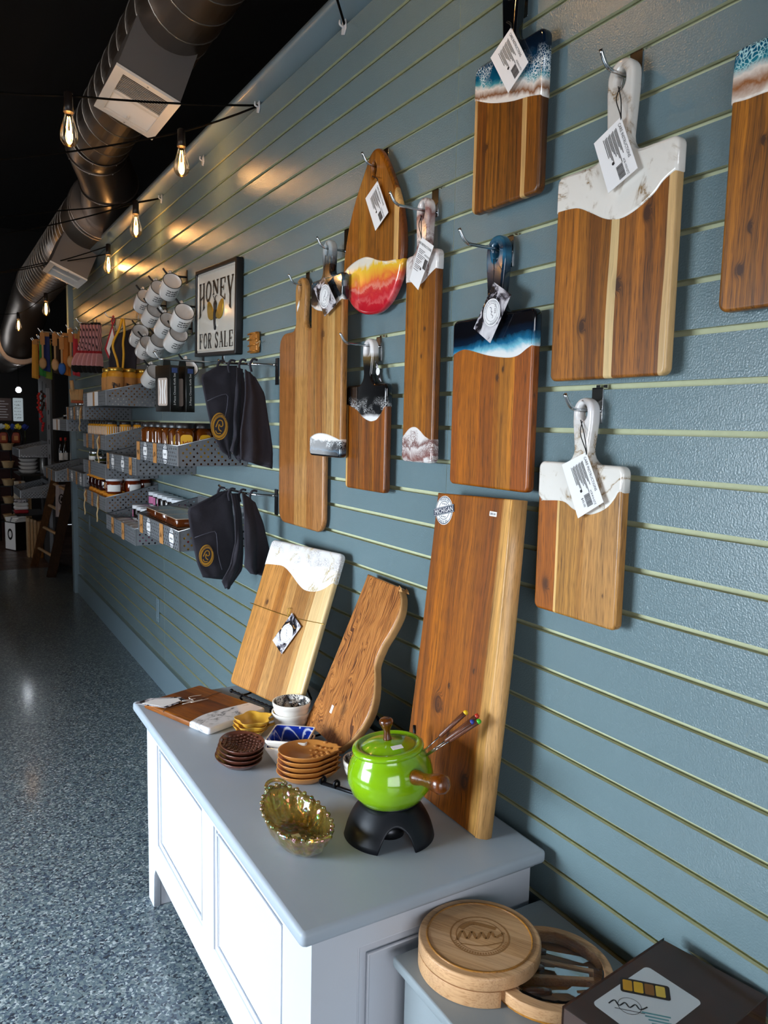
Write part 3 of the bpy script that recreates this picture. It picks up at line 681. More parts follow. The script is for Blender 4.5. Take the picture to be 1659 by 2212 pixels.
# 1: white resin board on an easel
r1, m1 = lean_root('serving_board', 'tall acacia serving board with white resin top, leaning on a wire easel', 'cutting board', (-.2577, 2.1428, .610), (.2197, -.9756), 20, .1655)
out = rrect(0, .2225, .331, .445, .014)
s1 = lambda l: [(a-.1655, b) for a, b in l]
make_board('', '', 0, 0, 0, out, None, wood('acacia_light_tall', .331, [(0, '#c08a52'), (.1, '#c68f58'), (.3, '#a9713f'), (.42, '#c6955f'), (.55, '#a97847'), (.75, '#c39560'), (.82, '#dcbb8a'), (.93, '#e6c896')], seed=51, amt=.35, warp=.06, knots=((-.10, .26, .01),)),
    [(s1([(0, .366), (.05, .371), (.093, .372), (.136, .357), (.18, .335), (.218, .322), (.26, .324), (.296, .337), (.331, .362)]), 1,
      resin('white_resin_tall', .33, .45, [(0, '#f6f4f1'), (.6, '#f0edea'), (1, '#dcd8d6')], veins='#b59a5a', seed=31, warp=.7, foam=('#b9b3b4', .5, 1.5)))], r=.006, rt=r1)
GOLDC = mat('gold_cord', '#b08d3a', .35, .8, var=0)
g = G(); g.tube(smooth([(-.1665, .004, .243), (-.166, -.002, .242), (.02, -.003, .239), (.166, -.002, .248), (.1665, .004, .248)], 4), .0009, 6); g.tube(smooth([(.02, -.003, .239), (.012, -.006, .258), (.024, -.006, .262), (.02, -.003, .24), (.030, -.005, .252)], 4), .0009, 6)
g.obj('tie_cord', GOLDC, r1)
logo_tag(r1, (.201-.1655, .252), (.257-.1655, .224), (.208-.1655, .134), (.151-.1655, .161), -.006, None)
def easel(name, label, foot_l, foot_r, back, topz):
    r = thing(name, label, 'easel', (0, 0, 0))
    a, b = Vector(foot_l), Vector(foot_r); d = (b-a).normalized(); q = Vector((d.y, -d.x, 0)); q = q if q.x < 0 else -q
    def twist(p0, p1, rad=.0035):
        g = G(); n = 24
        for ph in (0, PI):
            pts = []
            e1 = Vector((0, 0, 1)); e2 = (p1-p0).normalized().cross(e1)
            for i in range(n+1):
                an = ph+i*PI*.55; pts.append(p0+(p1-p0)*(i/n)+(e1*math.cos(an)+e2*math.sin(an))*rad*.6)
            g.tube(pts, rad*.75, 6)
        return g
    g = twist(a, b)
    for p in (a, b): g.ball(p, .006, 10, k=6)
    g.obj('twisted_lip_rod', IRON, r)
    for t in (.22, .78):
        p = a+(b-a)*t
        G().tube(smooth([p, p-q*.03+Vector((0, 0, .001)), p-q*.055+Vector((0, 0, .015)), p-q*.075+Vector((0, 0, .08)), p-q*.10+Vector((0, 0, topz))], 4), .003, 8).obj('side_rod', IRON, r)
        G().tube(smooth([p, p+q*.008+Vector((0, 0, -.004)), p+q*.002+Vector((0, 0, -.013))], 3), .003, 8).obj('front_foot', IRON, r)
    c = (a+b)/2-q*.10+Vector((0, 0, topz))
    g = twist(Vector(back), c); g.obj('back_leg', IRON, r)
    G().tube([a+(b-a)*.22-q*.10+Vector((0, 0, topz)), a+(b-a)*.78-q*.10+Vector((0, 0, topz))], .003, 8).obj('cross_bar', IRON, r)
    return r
easel('wire_easel', 'twisted iron easel carrying the tall white resin board', (-.268, 2.092, .602), (-.200, 1.86, .602), (-.075, 1.955, .588), .16)
# 2: live edge olive board
r2, m2 = lean_root('olive_board', 'live edge olive wood board with swirling dark grain and knots, leaning on its easel', 'cutting board', (-.1878, 1.7669, .600), (-.03, -1), 22, .12)
pl = [(0, 0), (.06, .008), (.125, .009), (.193, .0), (.214, .022), (.245, .055), (.266, .095), (.273, .128), (.268, .158), (.258, .18), (.24, .207), (.224, .228), (.222, .25), (.226, .281), (.238, .313), (.246, .347), (.245, .373), (.232, .40), (.208, .42), (.215, .418), (.206, .424), (.16, .425), (.10, .426), (.05, .427), (.043, .427), (.041, .424), (.041, .40), (.039, .36), (.034, .271), (.030, .189), (.022, .108), (.010, .048)]
out = [(a-.12, b) for a, b in smooth(pl, 3, True)]
def olive():
    m, nt, b = newmat('olive_wood')
    tc = nd(nt, 'ShaderNodeTexCoord').outputs['Object']; s = nd(nt, 'ShaderNodeSeparateXYZ', {0: tc})
    lo = nd(nt, 'ShaderNodeTexNoise', {'Vector': nd(nt, 'ShaderNodeMapping', {'Vector': tc, 'Scale': (9, 5, 4.5)}).outputs[0], 'Scale': 1.0, 'Detail': 3.0, 'Distortion': .6}).outputs[0]
    tw = nd(nt, 'ShaderNodeMapRange', {0: s.outputs[2], 1: .05, 2: .3, 3: .26, 4: .07}).outputs[0]
    xw = mth(nt, 'ADD', s.outputs[0], mth(nt, 'MULTIPLY', mth(nt, 'SUBTRACT', lo, .5), tw))
    v = nd(nt, 'ShaderNodeCombineXYZ', {0: mth(nt, 'MULTIPLY', xw, 95), 1: 0, 2: mth(nt, 'MULTIPLY', s.outputs[2], 3)}).outputs[0]
    n = nd(nt, 'ShaderNodeTexNoise', {'Vector': v, 'Scale': 1.0, 'Detail': 4.0, 'Roughness': .6}).outputs[0]
    c = ramp(nt, n, [(.30, '#2f180a'), (.36, '#6a3a18'), (.40, '#9c5c28'), (.44, '#bb7c3e'), (.475, '#a4652c'), (.495, '#5a3014'), (.515, '#a2622a'), (.56, '#ba7c3e'), (.595, '#744019'), (.61, '#4a2610'), (.63, '#985a26'), (.72, '#b07236')])
    k = nd(nt, 'ShaderNodeTexVoronoi', {'Vector': nd(nt, 'ShaderNodeMapping', {'Vector': tc, 'Scale': (14, 8, 9)}).outputs[0], 'Scale': 1.0}).outputs['Distance']
    kk = ramp(nt, k, [(.06, '#ffffff'), (.26, '#000000')])
    zmask = nd(nt, 'ShaderNodeMapRange', {0: s.outputs[2], 1: .08, 2: .26, 3: .9, 4: .3}).outputs[0]
    c = mixc(nt, mth(nt, 'MULTIPLY', kk, zmask), c, c4('#2e1a0e'))
    nt.links.new(c, b.inputs['Base Color']); b.inputs['Roughness'].default_value = .4; b.inputs['Coat Weight'].default_value = .15
    return m
G().board(out, .021, .004, 0).obj('slab', olive(), r2)
BARK = mat('live_edge_sapwood', '#b98a55', .7, var=.25, vs=40, bmp=.3, bs=120)
g = G(); edge = [(a-.12+.003, b) for a, b in smooth(pl[3:20], 4)]
inner = [(a-.014-.004*math.sin(b*60), b) for a, b in edge]
g.board(edge+list(reversed(inner)), .0215, .005, .001); g.obj('live_edge', BARK, r2)
G().board(rrect(-.010, .08, .011, .020, .001, 2), .0005, .0001, -.0007, steps=1).obj('price_sticker', CARD, r2)
easel('wire_easel', 'twisted iron easel behind the live edge olive board', (-.199, 1.745, .592), (-.205, 1.555, .592), (-.045, 1.52, .588), .15)
# 3: thick plank
r3, m3 = lean_root('plank', 'tall thick walnut coloured plank with pale sapwood edge, leaning against the slatwall', 'plank', (-.1163, 1.119, .587), (0, -1), 5, 0)
out = [(-.268, .002), (-.266, .128), (-.261, .24), (-.257, .337), (-.253, .468), (-.250, .533), (-.248, .655), (-.13, .659), (-.002, .663), (.001, .567), (.004, .436), (.005, .31), (.003, .18), (.001, .097), (0, 0)]
out = [(a, b) for a, b in out]
wp = wood('walnut_plank', .54, [(.0, '#a5632f'), (.06, '#94562a'), (.14, '#ad6a34'), (.2, '#9a5b2c'), (.3, '#a86734'), (.39, '#8f5228'), (.445, '#a06230'), (.457, '#d6a264'), (.5, '#dcac6e')], interp='LINEAR', seed=61, amt=.5, warp=.015, ring=30, knots=((-.173, .213, .02), (-.123, .161, .01), (-.062, .314, .005), (-.138, .262, .005), (-.06, .09, .016)))
G().board(out, .033, .003, 0).obj('plank_body', wp, r3)
g = G(); pe = [(.0, .0), (.003, .18), (.005, .31), (.004, .436), (.001, .567), (-.002, .663)]
rows = []
for x, z in pe: rows.append([(x-.004, -.0006, z), (x+.004+.003*math.sin(z*9), .004, z), (x+.012+.004*math.sin(z*8), .016, z), (x+.010, .030, z), (x-.004, .034, z)])
vs = [p for r_ in rows for p in r_]; fs = [(i*5+j, i*5+j+1, (i+1)*5+j+1, (i+1)*5+j) for i in range(len(pe)-1) for j in range(4)]
fs += [tuple(range(5)), tuple(reversed(range(25, 30)))]
g.add(vs, fs, True); g.obj('sapwood_edge', wood('sapwood', .05, [(0, '#cf9d68'), (.5, '#d6a873'), (1, '#c08e58')], seed=63, amt=.3), r3)
# round origin sticker
NAVY = mat('navy_ink', '#2c3547', .5, var=0)
st = G(); M = frame(Vector((-.217, -.0012, .620)), (1, 0, .0), (0, 0, 1))
g = G(); g.board(ellipse(-.217, .620, .031, .031, 28), .0006, .0001, -.0008, steps=1); g.obj('origin_sticker', CARD, r3); stk = r3.children[-1]
p = G(); disc(p, M, 0, 0, .0295, .0295, 32, r_in=.95); disc(p, M, 0, 0, .020, .020, 32, r_in=.94)
def bend2(x, y, r=.0215): a = PI/2-x/(r+.003); return ((r+y)*math.cos(a), (r+y)*math.sin(a))
textG(p, 'MADE IN', .0085, M, bend=lambda x, y: bend2(x, y))
def bend3(x, y, r=.0280): a = -PI/2+x/(r-.003); return ((r-y)*math.cos(a), (r-y)*math.sin(a))
textG(p, 'MADE IN', .0085, M, bend=lambda x, y: bend3(x, y))
for sgn in (1, -1):
    for i in (-1, 0, 1): disc(p, M, i*.006, sgn*.0135, .0018, .0018, 5)
M2 = M @ Matrix.Translation((0, 0, .0003)) @ Matrix.Rotation(R(14), 4, 'Z')
p.obj('sticker_print', NAVY, stk)
p = G(); p.add([tuple(M2 @ Vector(q)) for q in ((-.037, -.0085, 0), (.037, -.0085, 0), (.037, .0085, 0), (-.037, .0085, 0))], [(0, 1, 2, 3)]); p.obj('sticker_band', NAVY, stk)
p = G(); M3 = M2 @ Matrix.Translation((0, -.0050, .0003)); textG(p, 'MICHIGAN', .0148, M3, xs=.92)
for zz in (-.0070, .0070): stroke(p, M2 @ Matrix.Translation((0, 0, .0003)), [(-.036, zz), (.036, zz)], .0006)
p.obj('sticker_word', CARD, stk)
G().board(rrect(-.053, .630, .022, .0095, .001, 2), .0005, .0001, -.0007, steps=1).obj('price_sticker', CARD, r3)
p = G(); textG(p, '$85.00', .006, frame(Vector((-.053, -.0012, .628)), (1, 0, 0), (0, 0, 1))); p.obj('price_print', INK, r3.children[-1])
# 4: board lying flat
r4 = bpy.data.objects.new('serving_board', None); COL.objects.link(r4); r4.empty_display_size = .02
m4 = Matrix(((.936, .352, 0), (0, 0, -1), (-.352, .936, 0))).transposed().to_4x4(); m4.translation = (-.3256, 1.878, HT+.0185)
r4.matrix_world = m4; tag(r4, 'brown serving board with white marbled end, lying flat on the chest', 'cutting board')
make_board('', '', 0, 0, 0, rrect(0, .143, .196, .286, .010), None, wood('acacia_flat', .196, [(0, '#94592c'), (.25, '#8a5128'), (.5, '#7d4722'), (.7, '#9a5f30'), (1, '#8a5329')], seed=71, amt=.4),
    [([(-.098, .075), (-.05, .088), (0, .086), (.05, .077), (.098, .067)], -1, resin('marble_flat', .08, .0, [(0, '#f0eeee'), (.5, '#e9e7e8'), (1, '#e3e1e2')], veins='#4a474a', seed=44, warp=.4))], t=.017, rt=r4)
g = G(); g.tube(smooth([(-.099, .004, .19), (-.09, -.0012, .19), (.0, -.0015, .186), (.09, -.0012, .19), (.099, .004, .19)], 3), .0008, 6); g.obj('twine', mat('brown_twine', '#5f4a3a', .8), r4)
g = G()
for a, b, z in ((-.03, .012, .20), (-.02, .035, .172), (-.045, .02, .18), (0.0, .04, .21)): g.tube(smooth([(0, -.002, .187), (a, -.006, z), (b, -.003, z-.004)], 4), .0009, 6)
g.obj('bow', mat('white_twine', '#d9d6d0', .8), r4)
lt = r4; T_ = [(-.100, .196), (-.115, .262), (-.045, .262), (-.030, .196)]
g = G(); g.board([(-.015, .20), (-.09, .195), (-.125, .285), (-.075, .29), (-.01, .235)], .0008, .0001, -.004, steps=1); g.obj('hang_tag', SMOKE, r4)
g = G(); g.board([(-.028, .208), (-.088, .205), (-.112, .270), (-.072, .272), (-.022, .232)], .0006, .0001, -.0046, steps=1); g.obj('tag_face', CARD, r4.children[-1])

# ---------------------------------------------------------------- dishes on the chest
YEL = mat('yellow_glaze', '#d9a63c', .3, coat=.3, var=.12, vs=25)
BRG = mat('brown_glaze', '#5f3528', .28, coat=.4, var=.15, vs=60, bmp=.25, bs=130)
ORG = mat('orange_glaze', '#c07f3d', .38, coat=.2, var=.1, vs=20)
CRM = mat('cream_glaze', '#e9e3da', .22, coat=.4, var=.03)
def leaf_dish(label, z, rz, dx, dy):
    r = thing('leaf_dish', label, 'dish', (-.318+dx, 1.803+dy, z), rz, 'yellow leaf dishes')
    fn = lambda a, z_: 1+.13*math.cos(5*a)*min(1, z_/.012+.2)
    G().lathe([(.018, 0), (.026, .001), (.037, .010), (.043, .019), (.0445, .0215), (.0425, .021), (.036, .012), (.025, .004), (.001, .003)], 40, fn=fn, cap1=False).obj('bowl', YEL, r)
    G().tube(smooth([(.046, 0, .018), (.058, .002, .019), (.066, .001, .022)], 3), [.004]*6+[.003], 8).obj('stem', YEL, r)
    return r
NAM = {0: 'bottom', 1: 'second', 2: 'third', 3: 'fourth', 4: 'fifth'}
for i in range(3): leaf_dish('yellow leaf shaped dish, %s of its stack of three' % ('lowest', 'middle', 'top')[i], HT+i*.0125, R(-8+7*i), .002*i, -.003*i)
def brown_dish(i):
    r = thing('woven_dish', 'brown oval woven texture dish, %s of its stack of four' % ('lowest', 'second from bottom', 'second from top', 'top')[i], 'dish', (-.405+.002*i, 1.655-.002*i, HT+i*.0118), R(8-4*i), 'brown woven dishes')
    fn = lambda a, z_: 1+.05*max(0, math.cos(a-PI/2))**6
    G().lathe([(.028, 0), (.036, .001), (.047, .010), (.054, .0175), (.055, .0195), (.0525, .019), (.046, .012), (.036, .005), (.001, .004)], 36, fn=fn, cap1=False, sx=.95, sy=1.2).obj('bowl', BRG, r)
    if i == 3:
        g = G()
        for q in range(-4, 5):
            for s in range(-5, 6):
                x, y = q*.0098+(s % 2)*.0049, s*.0098
                d = (x/.044)**2+(y/.055)**2
                if d < 1: g.ball((x, y, .004+.013*d), .0046, 6, k=4, sz=.45)
        o = g.obj('woven_relief', BRG, r); o['kind'] = 'stuff'
for i in range(4): brown_dish(i)
def orange_dish(i):
    r = thing('pineapple_dish', 'orange pineapple shaped dish, %s of its stack of five' % ('lowest', 'second from bottom', 'middle', 'second from top', 'top')[i], 'dish', (-.300+.001*i, 1.511, HT+i*.0118), R(-20), 'orange pineapple dishes')
    def fn(a, z_):
        k = max(0, math.cos(a)); return 1+k**10*.16*(1+.5*math.cos(a*22))-.06*max(0, math.cos(a-.75))**20-.06*max(0, math.cos(a+.75))**20
    G().lathe([(.024, 0), (.034, .001), (.046, .011), (.053, .020), (.0545, .0225), (.052, .022), (.044, .013), (.033, .005), (.001, .004)], 60, fn=fn, cap1=False, sx=1.2, sy=.98).obj('bowl', ORG, r)
    if i == 4:
        g = G()
        for q in range(4):
            for s in range(-3, 4):
                if (q+s) % 2 == 0: g.ball((.012+q*.011, s*.0105, .006+.012*((q*.011+.012)/.05)**2+.006*(s/3)**2), .0058, 6, k=4, sz=.35)
        o = g.obj('leaf_relief', ORG, r); o['kind'] = 'stuff'
for i in range(5): orange_dish(i)
def painted_bowl_mat(kind):
    m, nt, b = newmat('painted_bowl_'+kind)
    tc = nd(nt, 'ShaderNodeTexCoord').outputs['Object']; s = nd(nt, 'ShaderNodeSeparateXYZ', {0: tc})
    x, y = s.outputs[0], s.outputs[1]
    rr = mth(nt, 'SQRT', mth(nt, 'ADD', mth(nt, 'MULTIPLY', x, x), mth(nt, 'MULTIPLY', y, y)))
    an = mth(nt, 'ARCTAN2', y, x)
    if kind == 'round':
        lob = mth(nt, 'MULTIPLY', mth(nt, 'ABSOLUTE', mth(nt, 'COSINE', mth(nt, 'MULTIPLY', an, 3.0))), .0125)
        edge = mth(nt, 'ABSOLUTE', mth(nt, 'SUBTRACT', rr, mth(nt, 'ADD', .0325, lob)))
        line = ramp(nt, edge, [(.0012, '#ffffff'), (.002, '#000000')])
        outside = ramp(nt, mth(nt, 'SUBTRACT', rr, mth(nt, 'ADD', .027, lob)), [(0, '#000000'), (.001, '#ffffff')])
        sp = ramp(nt, nd(nt, 'ShaderNodeTexVoronoi', {'Vector': tc, 'Scale': 260.0}).outputs[0], [(.38, '#1c2030'), (.44, '#e8e2d8')])
        c = mixc(nt, outside, c4('#efe9e0'), sp)
        red = mth(nt, 'MULTIPLY', ramp(nt, mth(nt, 'ABSOLUTE', mth(nt, 'SINE', mth(nt, 'MULTIPLY', an, 3.0))), [(.10, '#ffffff'), (.16, '#000000')]), ramp(nt, rr, [(.022, '#000000'), (.024, '#ffffff'), (.037, '#ffffff'), (.039, '#000000')]))
        c = mixc(nt, red, c, c4('#b3261f')); c = mixc(nt, line, c, c4('#191a22'))
        ctr = ramp(nt, mth(nt, 'ABSOLUTE', mth(nt, 'SUBTRACT', rr, .019)), [(.001, '#ffffff'), (.002, '#000000')]); c = mixc(nt, ctr, c, c4('#191a22'))
    else:
        n = nd(nt, 'ShaderNodeTexNoise', {'Vector': tc, 'Scale': 90.0, 'Detail': 3.0}).outputs[0]
        zz = mth(nt, 'ADD', .014, mth(nt, 'MULTIPLY', mth(nt, 'ABSOLUTE', mth(nt, 'SINE', mth(nt, 'MULTIPLY', mth(nt, 'ADD', x, y), 62.0))), .028))
        d1 = mth(nt, 'MINIMUM', mth(nt, 'ABSOLUTE', mth(nt, 'SUBTRACT', s.outputs[2], zz)), mth(nt, 'ABSOLUTE', mth(nt, 'SUBTRACT', s.outputs[2], .0125)))
        ln = ramp(nt, mth(nt, 'ADD', d1, mth(nt, 'MULTIPLY', mth(nt, 'SUBTRACT', n, .5), .006)), [(.0028, '#ffffff'), (.0036, '#000000')])
        blob = ramp(nt, nd(nt, 'ShaderNodeTexVoronoi', {'Vector': tc, 'Scale': 60.0}).outputs[0], [(.14, '#ffffff'), (.2, '#000000')])
        c = mixc(nt, mth(nt, 'MAXIMUM', ln, mth(nt, 'MULTIPLY', blob, .8)), mixc(nt, n, c4('#0d1f74'), c4('#1f3fb4')), c4('#dfe4f0'))
    nt.links.new(c, b.inputs['Base Color']); b.inputs['Roughness'].default_value = .12; b.inputs['Coat Weight'].default_value = .4
    return m
PB = painted_bowl_mat('round'); PS = painted_bowl_mat('square')
def round_bowl(label, x, y, z, rz=0):
    r = thing('painted_bowl', label, 'bowl', (x, y, z), rz, 'round painted bowls')
    G().lathe([(.027, 0), (.030, .002), (.044, .018), (.0475, .030), (.0465, .034), (.049, .037), (.0505, .046), (.0500, .049), (.0475, .049)], 36, cap1=False).obj('outside', CRM, r)
    G().lathe([(.0475, .049), (.0455, .046), (.044, .034), (.039, .017), (.026, .006), (.001, .005)], 36, cap0=False, cap1=False).obj('painted_inside', PB, r)
    return r
round_bowl('cream round bowl, lower one of the pair beside the olive board', -.212, 1.792, HT)
round_bowl('cream bowl with black and red painted petals inside, upper one stacked beside the olive board', -.211, 1.790, HT+.027, .4)
round_bowl('cream painted bowl half hidden behind the green fondue pot', -.183, 1.445, HT, .2)
def square_bowl(label, z, top):
    r = thing('square_bowl', label, 'bowl', (-.290, 1.6165, z), R(-38), 'square blue painted bowls')
    def ring(w, z, rc=.006): return [(x, y, z) for x, y in rrect(0, 0, w, w, rc, 3)]
    def shell(levels, name, m):
        g = G(); n = len(levels[0]); vs = [p for l in levels for p in l]
        fs = [(j*n+i, j*n+(i+1) % n, (j+1)*n+(i+1) % n, (j+1)*n+i) for j in range(len(levels)-1) for i in range(n)]
        fs.append(tuple(reversed(range(n))) if name == 'outside' else tuple(range((len(levels)-1)*n, len(levels)*n)))
        g.add(vs, fs, False); g.obj(name, m, r)
    shell([ring(.058, 0), ring(.062, .002), ring(.096, .038), ring(.100, .042), ring(.1005, .046), ring(.098, .0475), ring(.093, .0465)], 'outside', CRM)
    shell([ring(.093, .0465), ring(.088, .041), ring(.060, .012), ring(.055, .010)], 'painted_inside', PS)
square_bowl('square white bowl under the blue painted one, mostly hidden', HT, False)
square_bowl('square white bowl painted deep blue inside, on top of its pair', HT+.018, True)
# amber carnival glass bowl
def carnival():
    m, nt, b = newmat('amber_carnival_glass')
    tc = nd(nt, 'ShaderNodeTexCoord').outputs['Object']
    n = nd(nt, 'ShaderNodeTexNoise', {'Vector': tc, 'Scale': 38.0, 'Detail': 2.0}).outputs[0]
    nt.links.new(ramp(nt, n, [(.3, '#a88428'), (.5, '#d9b860'), (.7, '#b8a860')]), b.inputs['Base Color'])
    b.inputs['Roughness'].default_value = .07; b.inputs['Transmission Weight'].default_value = .85; b.inputs['IOR'].default_value = 1.5
    b.inputs['Coat Weight'].default_value = .7; b.inputs['Coat Roughness'].default_value = .05
    if 'Thin Film Thickness' in b.inputs:
        nt.links.new(nd(nt, 'ShaderNodeMapRange', {0: n, 1: .3, 2: .7, 3: 280.0, 4: 620.0}).outputs[0], b.inputs['Thin Film Thickness']); b.inputs['Thin Film IOR'].default_value = 1.9
    n2 = nd(nt, 'ShaderNodeTexVoronoi', {'Vector': tc, 'Scale': 75.0}).outputs[0]; bump(nt, b, n2, .7, .004)
    return m
CG = carnival()
gb = thing('glass_bowl', 'oval amber iridescent glass bowl with a scalloped rim at the chest front', 'bowl', (-.424, 1.285, HT), R(-3))
fn = lambda a, z_: 1+.035*math.cos(14*a)*min(1, z_/.03)
rim = lambda a: 1
prof = [(.030, 0), (.036, .002), (.040, .006), (.050, .022), (.0565, .040), (.059, .050), (.0560, .050), (.0525, .039), (.046, .023), (.036, .009), (.001, .007)]
g = G(); g.lathe(prof, 70, sx=1.0, sy=1.95, fn=fn, cap1=False)
g.v = [(x, y, z+(.010*max(0, (abs(y)/.115))**4*(z > .035))) for x, y, z in g.v]; g.obj('bowl', CG, gb)
g = G()
for i in range(28):
    a = 2*PI*i/28; g.ball((.0575*math.cos(a), .0575*1.95*math.sin(a), .050+.010*abs(math.sin(a))**4), .0052, 8, k=5)
o = g.obj('scalloped_rim', CG, gb); o['kind'] = 'stuff'
for s in (-1, 1): G().tube([(.021*math.cos(t), s*(.112+.017*math.sin(t)), .058+.006*math.sin(t)) for t in [PI*i/10 for i in range(11)]], .0042, 8).obj('handle', CG, gb)
G().board(rrect(0, 0, .016, .013, .001, 2), .0005, .0001, .0078, axis='Z', steps=1).obj('price_sticker', CARD, gb)

# ---------------------------------------------------------------- green fondue pot
GREEN = mat('lime_green_enamel', '#7fae0f', .14, coat=.8, var=.03)
BLKM = mat('black_satin_metal', '#14171d', .42, .3, var=0)
WALN = wood('turned_walnut', .2, [(0, '#5a3018'), (.5, '#6b3a1d'), (1, '#4f2a14')], seed=81, amt=.4, rough=.25, coat=.6, along='Z')
PC = Vector((-.252, 1.223, HT))
fs_ = thing('fondue_stand', 'black conical burner stand with arched openings under the green pot', 'stand', PC)
g = G(); n = 96; rows = 7; vs = []
def cut(a):
    for k in range(3):
        d = (a-(R(-110)+k*2*PI/3)+PI) % (2*PI)-PI
        if abs(d) < .40: return .046*math.sqrt(max(0, 1-(d/.40)**2))
    return 0
for j in range(rows+1):
    for i in range(n):
        a = 2*PI*i/n; b0 = cut(a); z = b0+(.071-b0)*j/rows; t = z/.071; rad = .088-.036*t-.006*math.sin(t*PI)*-1
        vs.append((rad*math.cos(a), rad*math.sin(a), z))
g.add(vs, [(j*n+i, j*n+(i+1) % n, (j+1)*n+(i+1) % n, (j+1)*n+i) for j in range(rows) for i in range(n)], True)
g.obj('stand_body', BLKM, fs_, solid=.0025)
G().lathe([(.030, .0), (.031, .018), (.020, .026), (.001, .026)], 24).obj('burner', STEELD, fs_)
G().tube([(.054*math.cos(2*PI*i/30), .054*math.sin(2*PI*i/30), .071) for i in range(30)], .002, 6, closed=True).obj('top_ring', BLKM, fs_)
fp = thing('fondue_pot', 'lime green enamel fondue pot with lid and wooden handle on the black stand', 'pot', PC+Vector((.005, -.003, .0595)))
fp.rotation_euler = (Vector((0, 0, 1)).rotation_difference(Vector((-.085, .05, 1)).normalized())).to_euler()
G().lathe([(.020, .0005), (.040, .004), (.062, .016), (.078, .036), (.0845, .060), (.0815, .082), (.073, .100), (.066, .110), (.0655, .116), (.0625, .116), (.064, .108), (.078, .082), (.080, .06), (.074, .04), (.05, .012), (.001, .006)], 48, cap1=False).obj('pot_body', GREEN, fp)
lid = G().lathe([(.060, .112), (.0690, .113), (.0705, .117), (.0695, .121), (.064, .124), (.0585, .124), (.056, .1205), (.052, .121), (.040, .127), (.022, .131), (.001, .132)], 48).obj('lid', GREEN, fp)
G().lathe([(.0085, .131), (.0085, .134), (.0065, .142), (.0065, .150), (.011, .160), (.0135, .166), (.0135, .170), (.010, .174), (.001, .175)], 20).obj('knob', WALN, lid)
g = G(); g.board(rrect(.004, -.031, .022, .014, .001, 2), .0005, .0001, .1325, axis='Z', steps=1); o = g.obj('price_sticker', CARD, lid); o.rotation_euler = (R(6), 0, R(-12)); o.location = (0, 0, .0035)
hd = Vector((.10, -.97, .16)).normalized(); p0 = hd*.078+Vector((0, 0, .068))
pts = [p0+hd*t*.86 for t in (0, .006, .014, .030, .050, .072, .090, .102, .108, .110)]
hb = G(); hb.tube(pts, [.0125, .0145, .0140, .0115, .0125, .0160, .0185, .0165, .0095, .002], 18); hb.obj('handle', WALN, fp)
cols = ('#e6b81e', '#2a3a8c', '#3fae2a', '#b5301f')
for i, (a, b) in enumerate((((-.012, .012), (-.024, .008, .008)), ((.0, .0), (-.018, -.008, -.006)), ((.006, -.004), (-.004, -.016, -.004)), ((.012, .004), (.0, -.006, .003)))):
    r = thing('fondue_fork', 'fondue fork with %s tipped wooden handle standing in the green pot' % ('yellow', 'blue', 'green', 'red')[i], 'fork', (0, 0, 0), 0, 'fondue forks')
    s = Vector((-.203+a[0]*.6, 1.180+a[1]*.6, .748)); e = Vector((-.121+b[0]*.7, 1.127+b[1], .833+b[2])); d = e-s
    G().tube([s, s+d*.45], .0013, 8).obj('shaft', CHROME, r)
    G().tube([s+d*.43, s+d*.46, s+d*.7, s+d*.96], [.0028, .0042, .0045, .0048], 10).obj('handle', wood('fork_handle', .02, [(0, '#6b4232'), (1, '#7a4c39')], seed=90, amt=.3) if i == 0 else bpy.data.materials['fork_handle'], r)
    g = G(); g.ball(s+d*.975, .0052, 10, k=6); g.obj('coloured_tip', mat('fork_tip', cols[i], .3, var=0), r)
sr = thing('iron_plate_stand', 'black iron display stand with curled feet half hidden behind the fondue pot', 'stand', (0, 0, 0))
a, b = Vector((-.2805, 1.4615, HT+.006)), Vector((-.20, 1.312, HT+.006))
G().tube([a, b], .0045, 8).obj('foot_rod', IRON, sr)
for t in (0, .22): 
    p = a+(b-a)*t; G().tube([p+Vector((-.006*math.sin(q), 0, .007-.008*math.cos(q)))+Vector((0, .0, .0)) for q in [i*.55 for i in range(11)]], .0034, 8).obj('curl', IRON, sr)
G().tube(smooth([b, b+Vector((.02, -.02, .004)), b+Vector((.055, -.01, .06)), b+Vector((.06, -.0, .16))], 4), .0035, 8).obj('upright', IRON, sr)

# ---------------------------------------------------------------- low grey cabinet in the foreground
SHP = mat('sage_grey_paint', '#8a9397', .45, var=.05, vs=8)
cb = thing('low_cabinet', 'low grey painted cabinet in the bottom right foreground beside the chest', 'cabinet', (0, 0, 0))
CT = .480
G().board(rrect(-.188, .655, .336, .76, .006, 3), .018, .004, CT, axis='Z').obj('cabinet_top', SHP, cb)
G().box(-.322, -.03, .30, 1.02, .05, CT-.018).obj('carcass', SHP, cb)
for y0, y1, z0, z1 in ((.30, 1.02, .40, CT-.018), (.30, 1.02, .05, .11), (.95, 1.02, .11, .40), (.62, .69, .11, .40), (.30, .37, .11, .40)): G().box(-.338, -.322, y0, y1, z0, z1).obj('face_frame', SHP, cb)
for x in (-.33, -.08):
    for y in (.31, .97): G().box(x, x+.045, y, y+.045, 0, .06).obj('foot', SHP, cb)
# round cheese board
BEECH = wood('beech', .212, [(0, '#cda680'), (.2, '#d3ad88'), (.4, '#c8a078'), (.62, '#d0a982'), (.8, '#c69f78')], seed=95, amt=.22, dark='#8a5a2c', rough=.5, coat=0, along='Y')
cx, cy, rr_ = -.2376, .9480, .1025
rc_ = thing('cheese_board', 'round beech cheese board with a burnt logo, its lower tool tray swung out', 'cheese board', (cx, cy, CT), R(32))
G().board(ellipse(0, 0, rr_, rr_, 64), .023, .003, .051, axis='Z').obj('round_top', BEECH, rc_)
import bisect
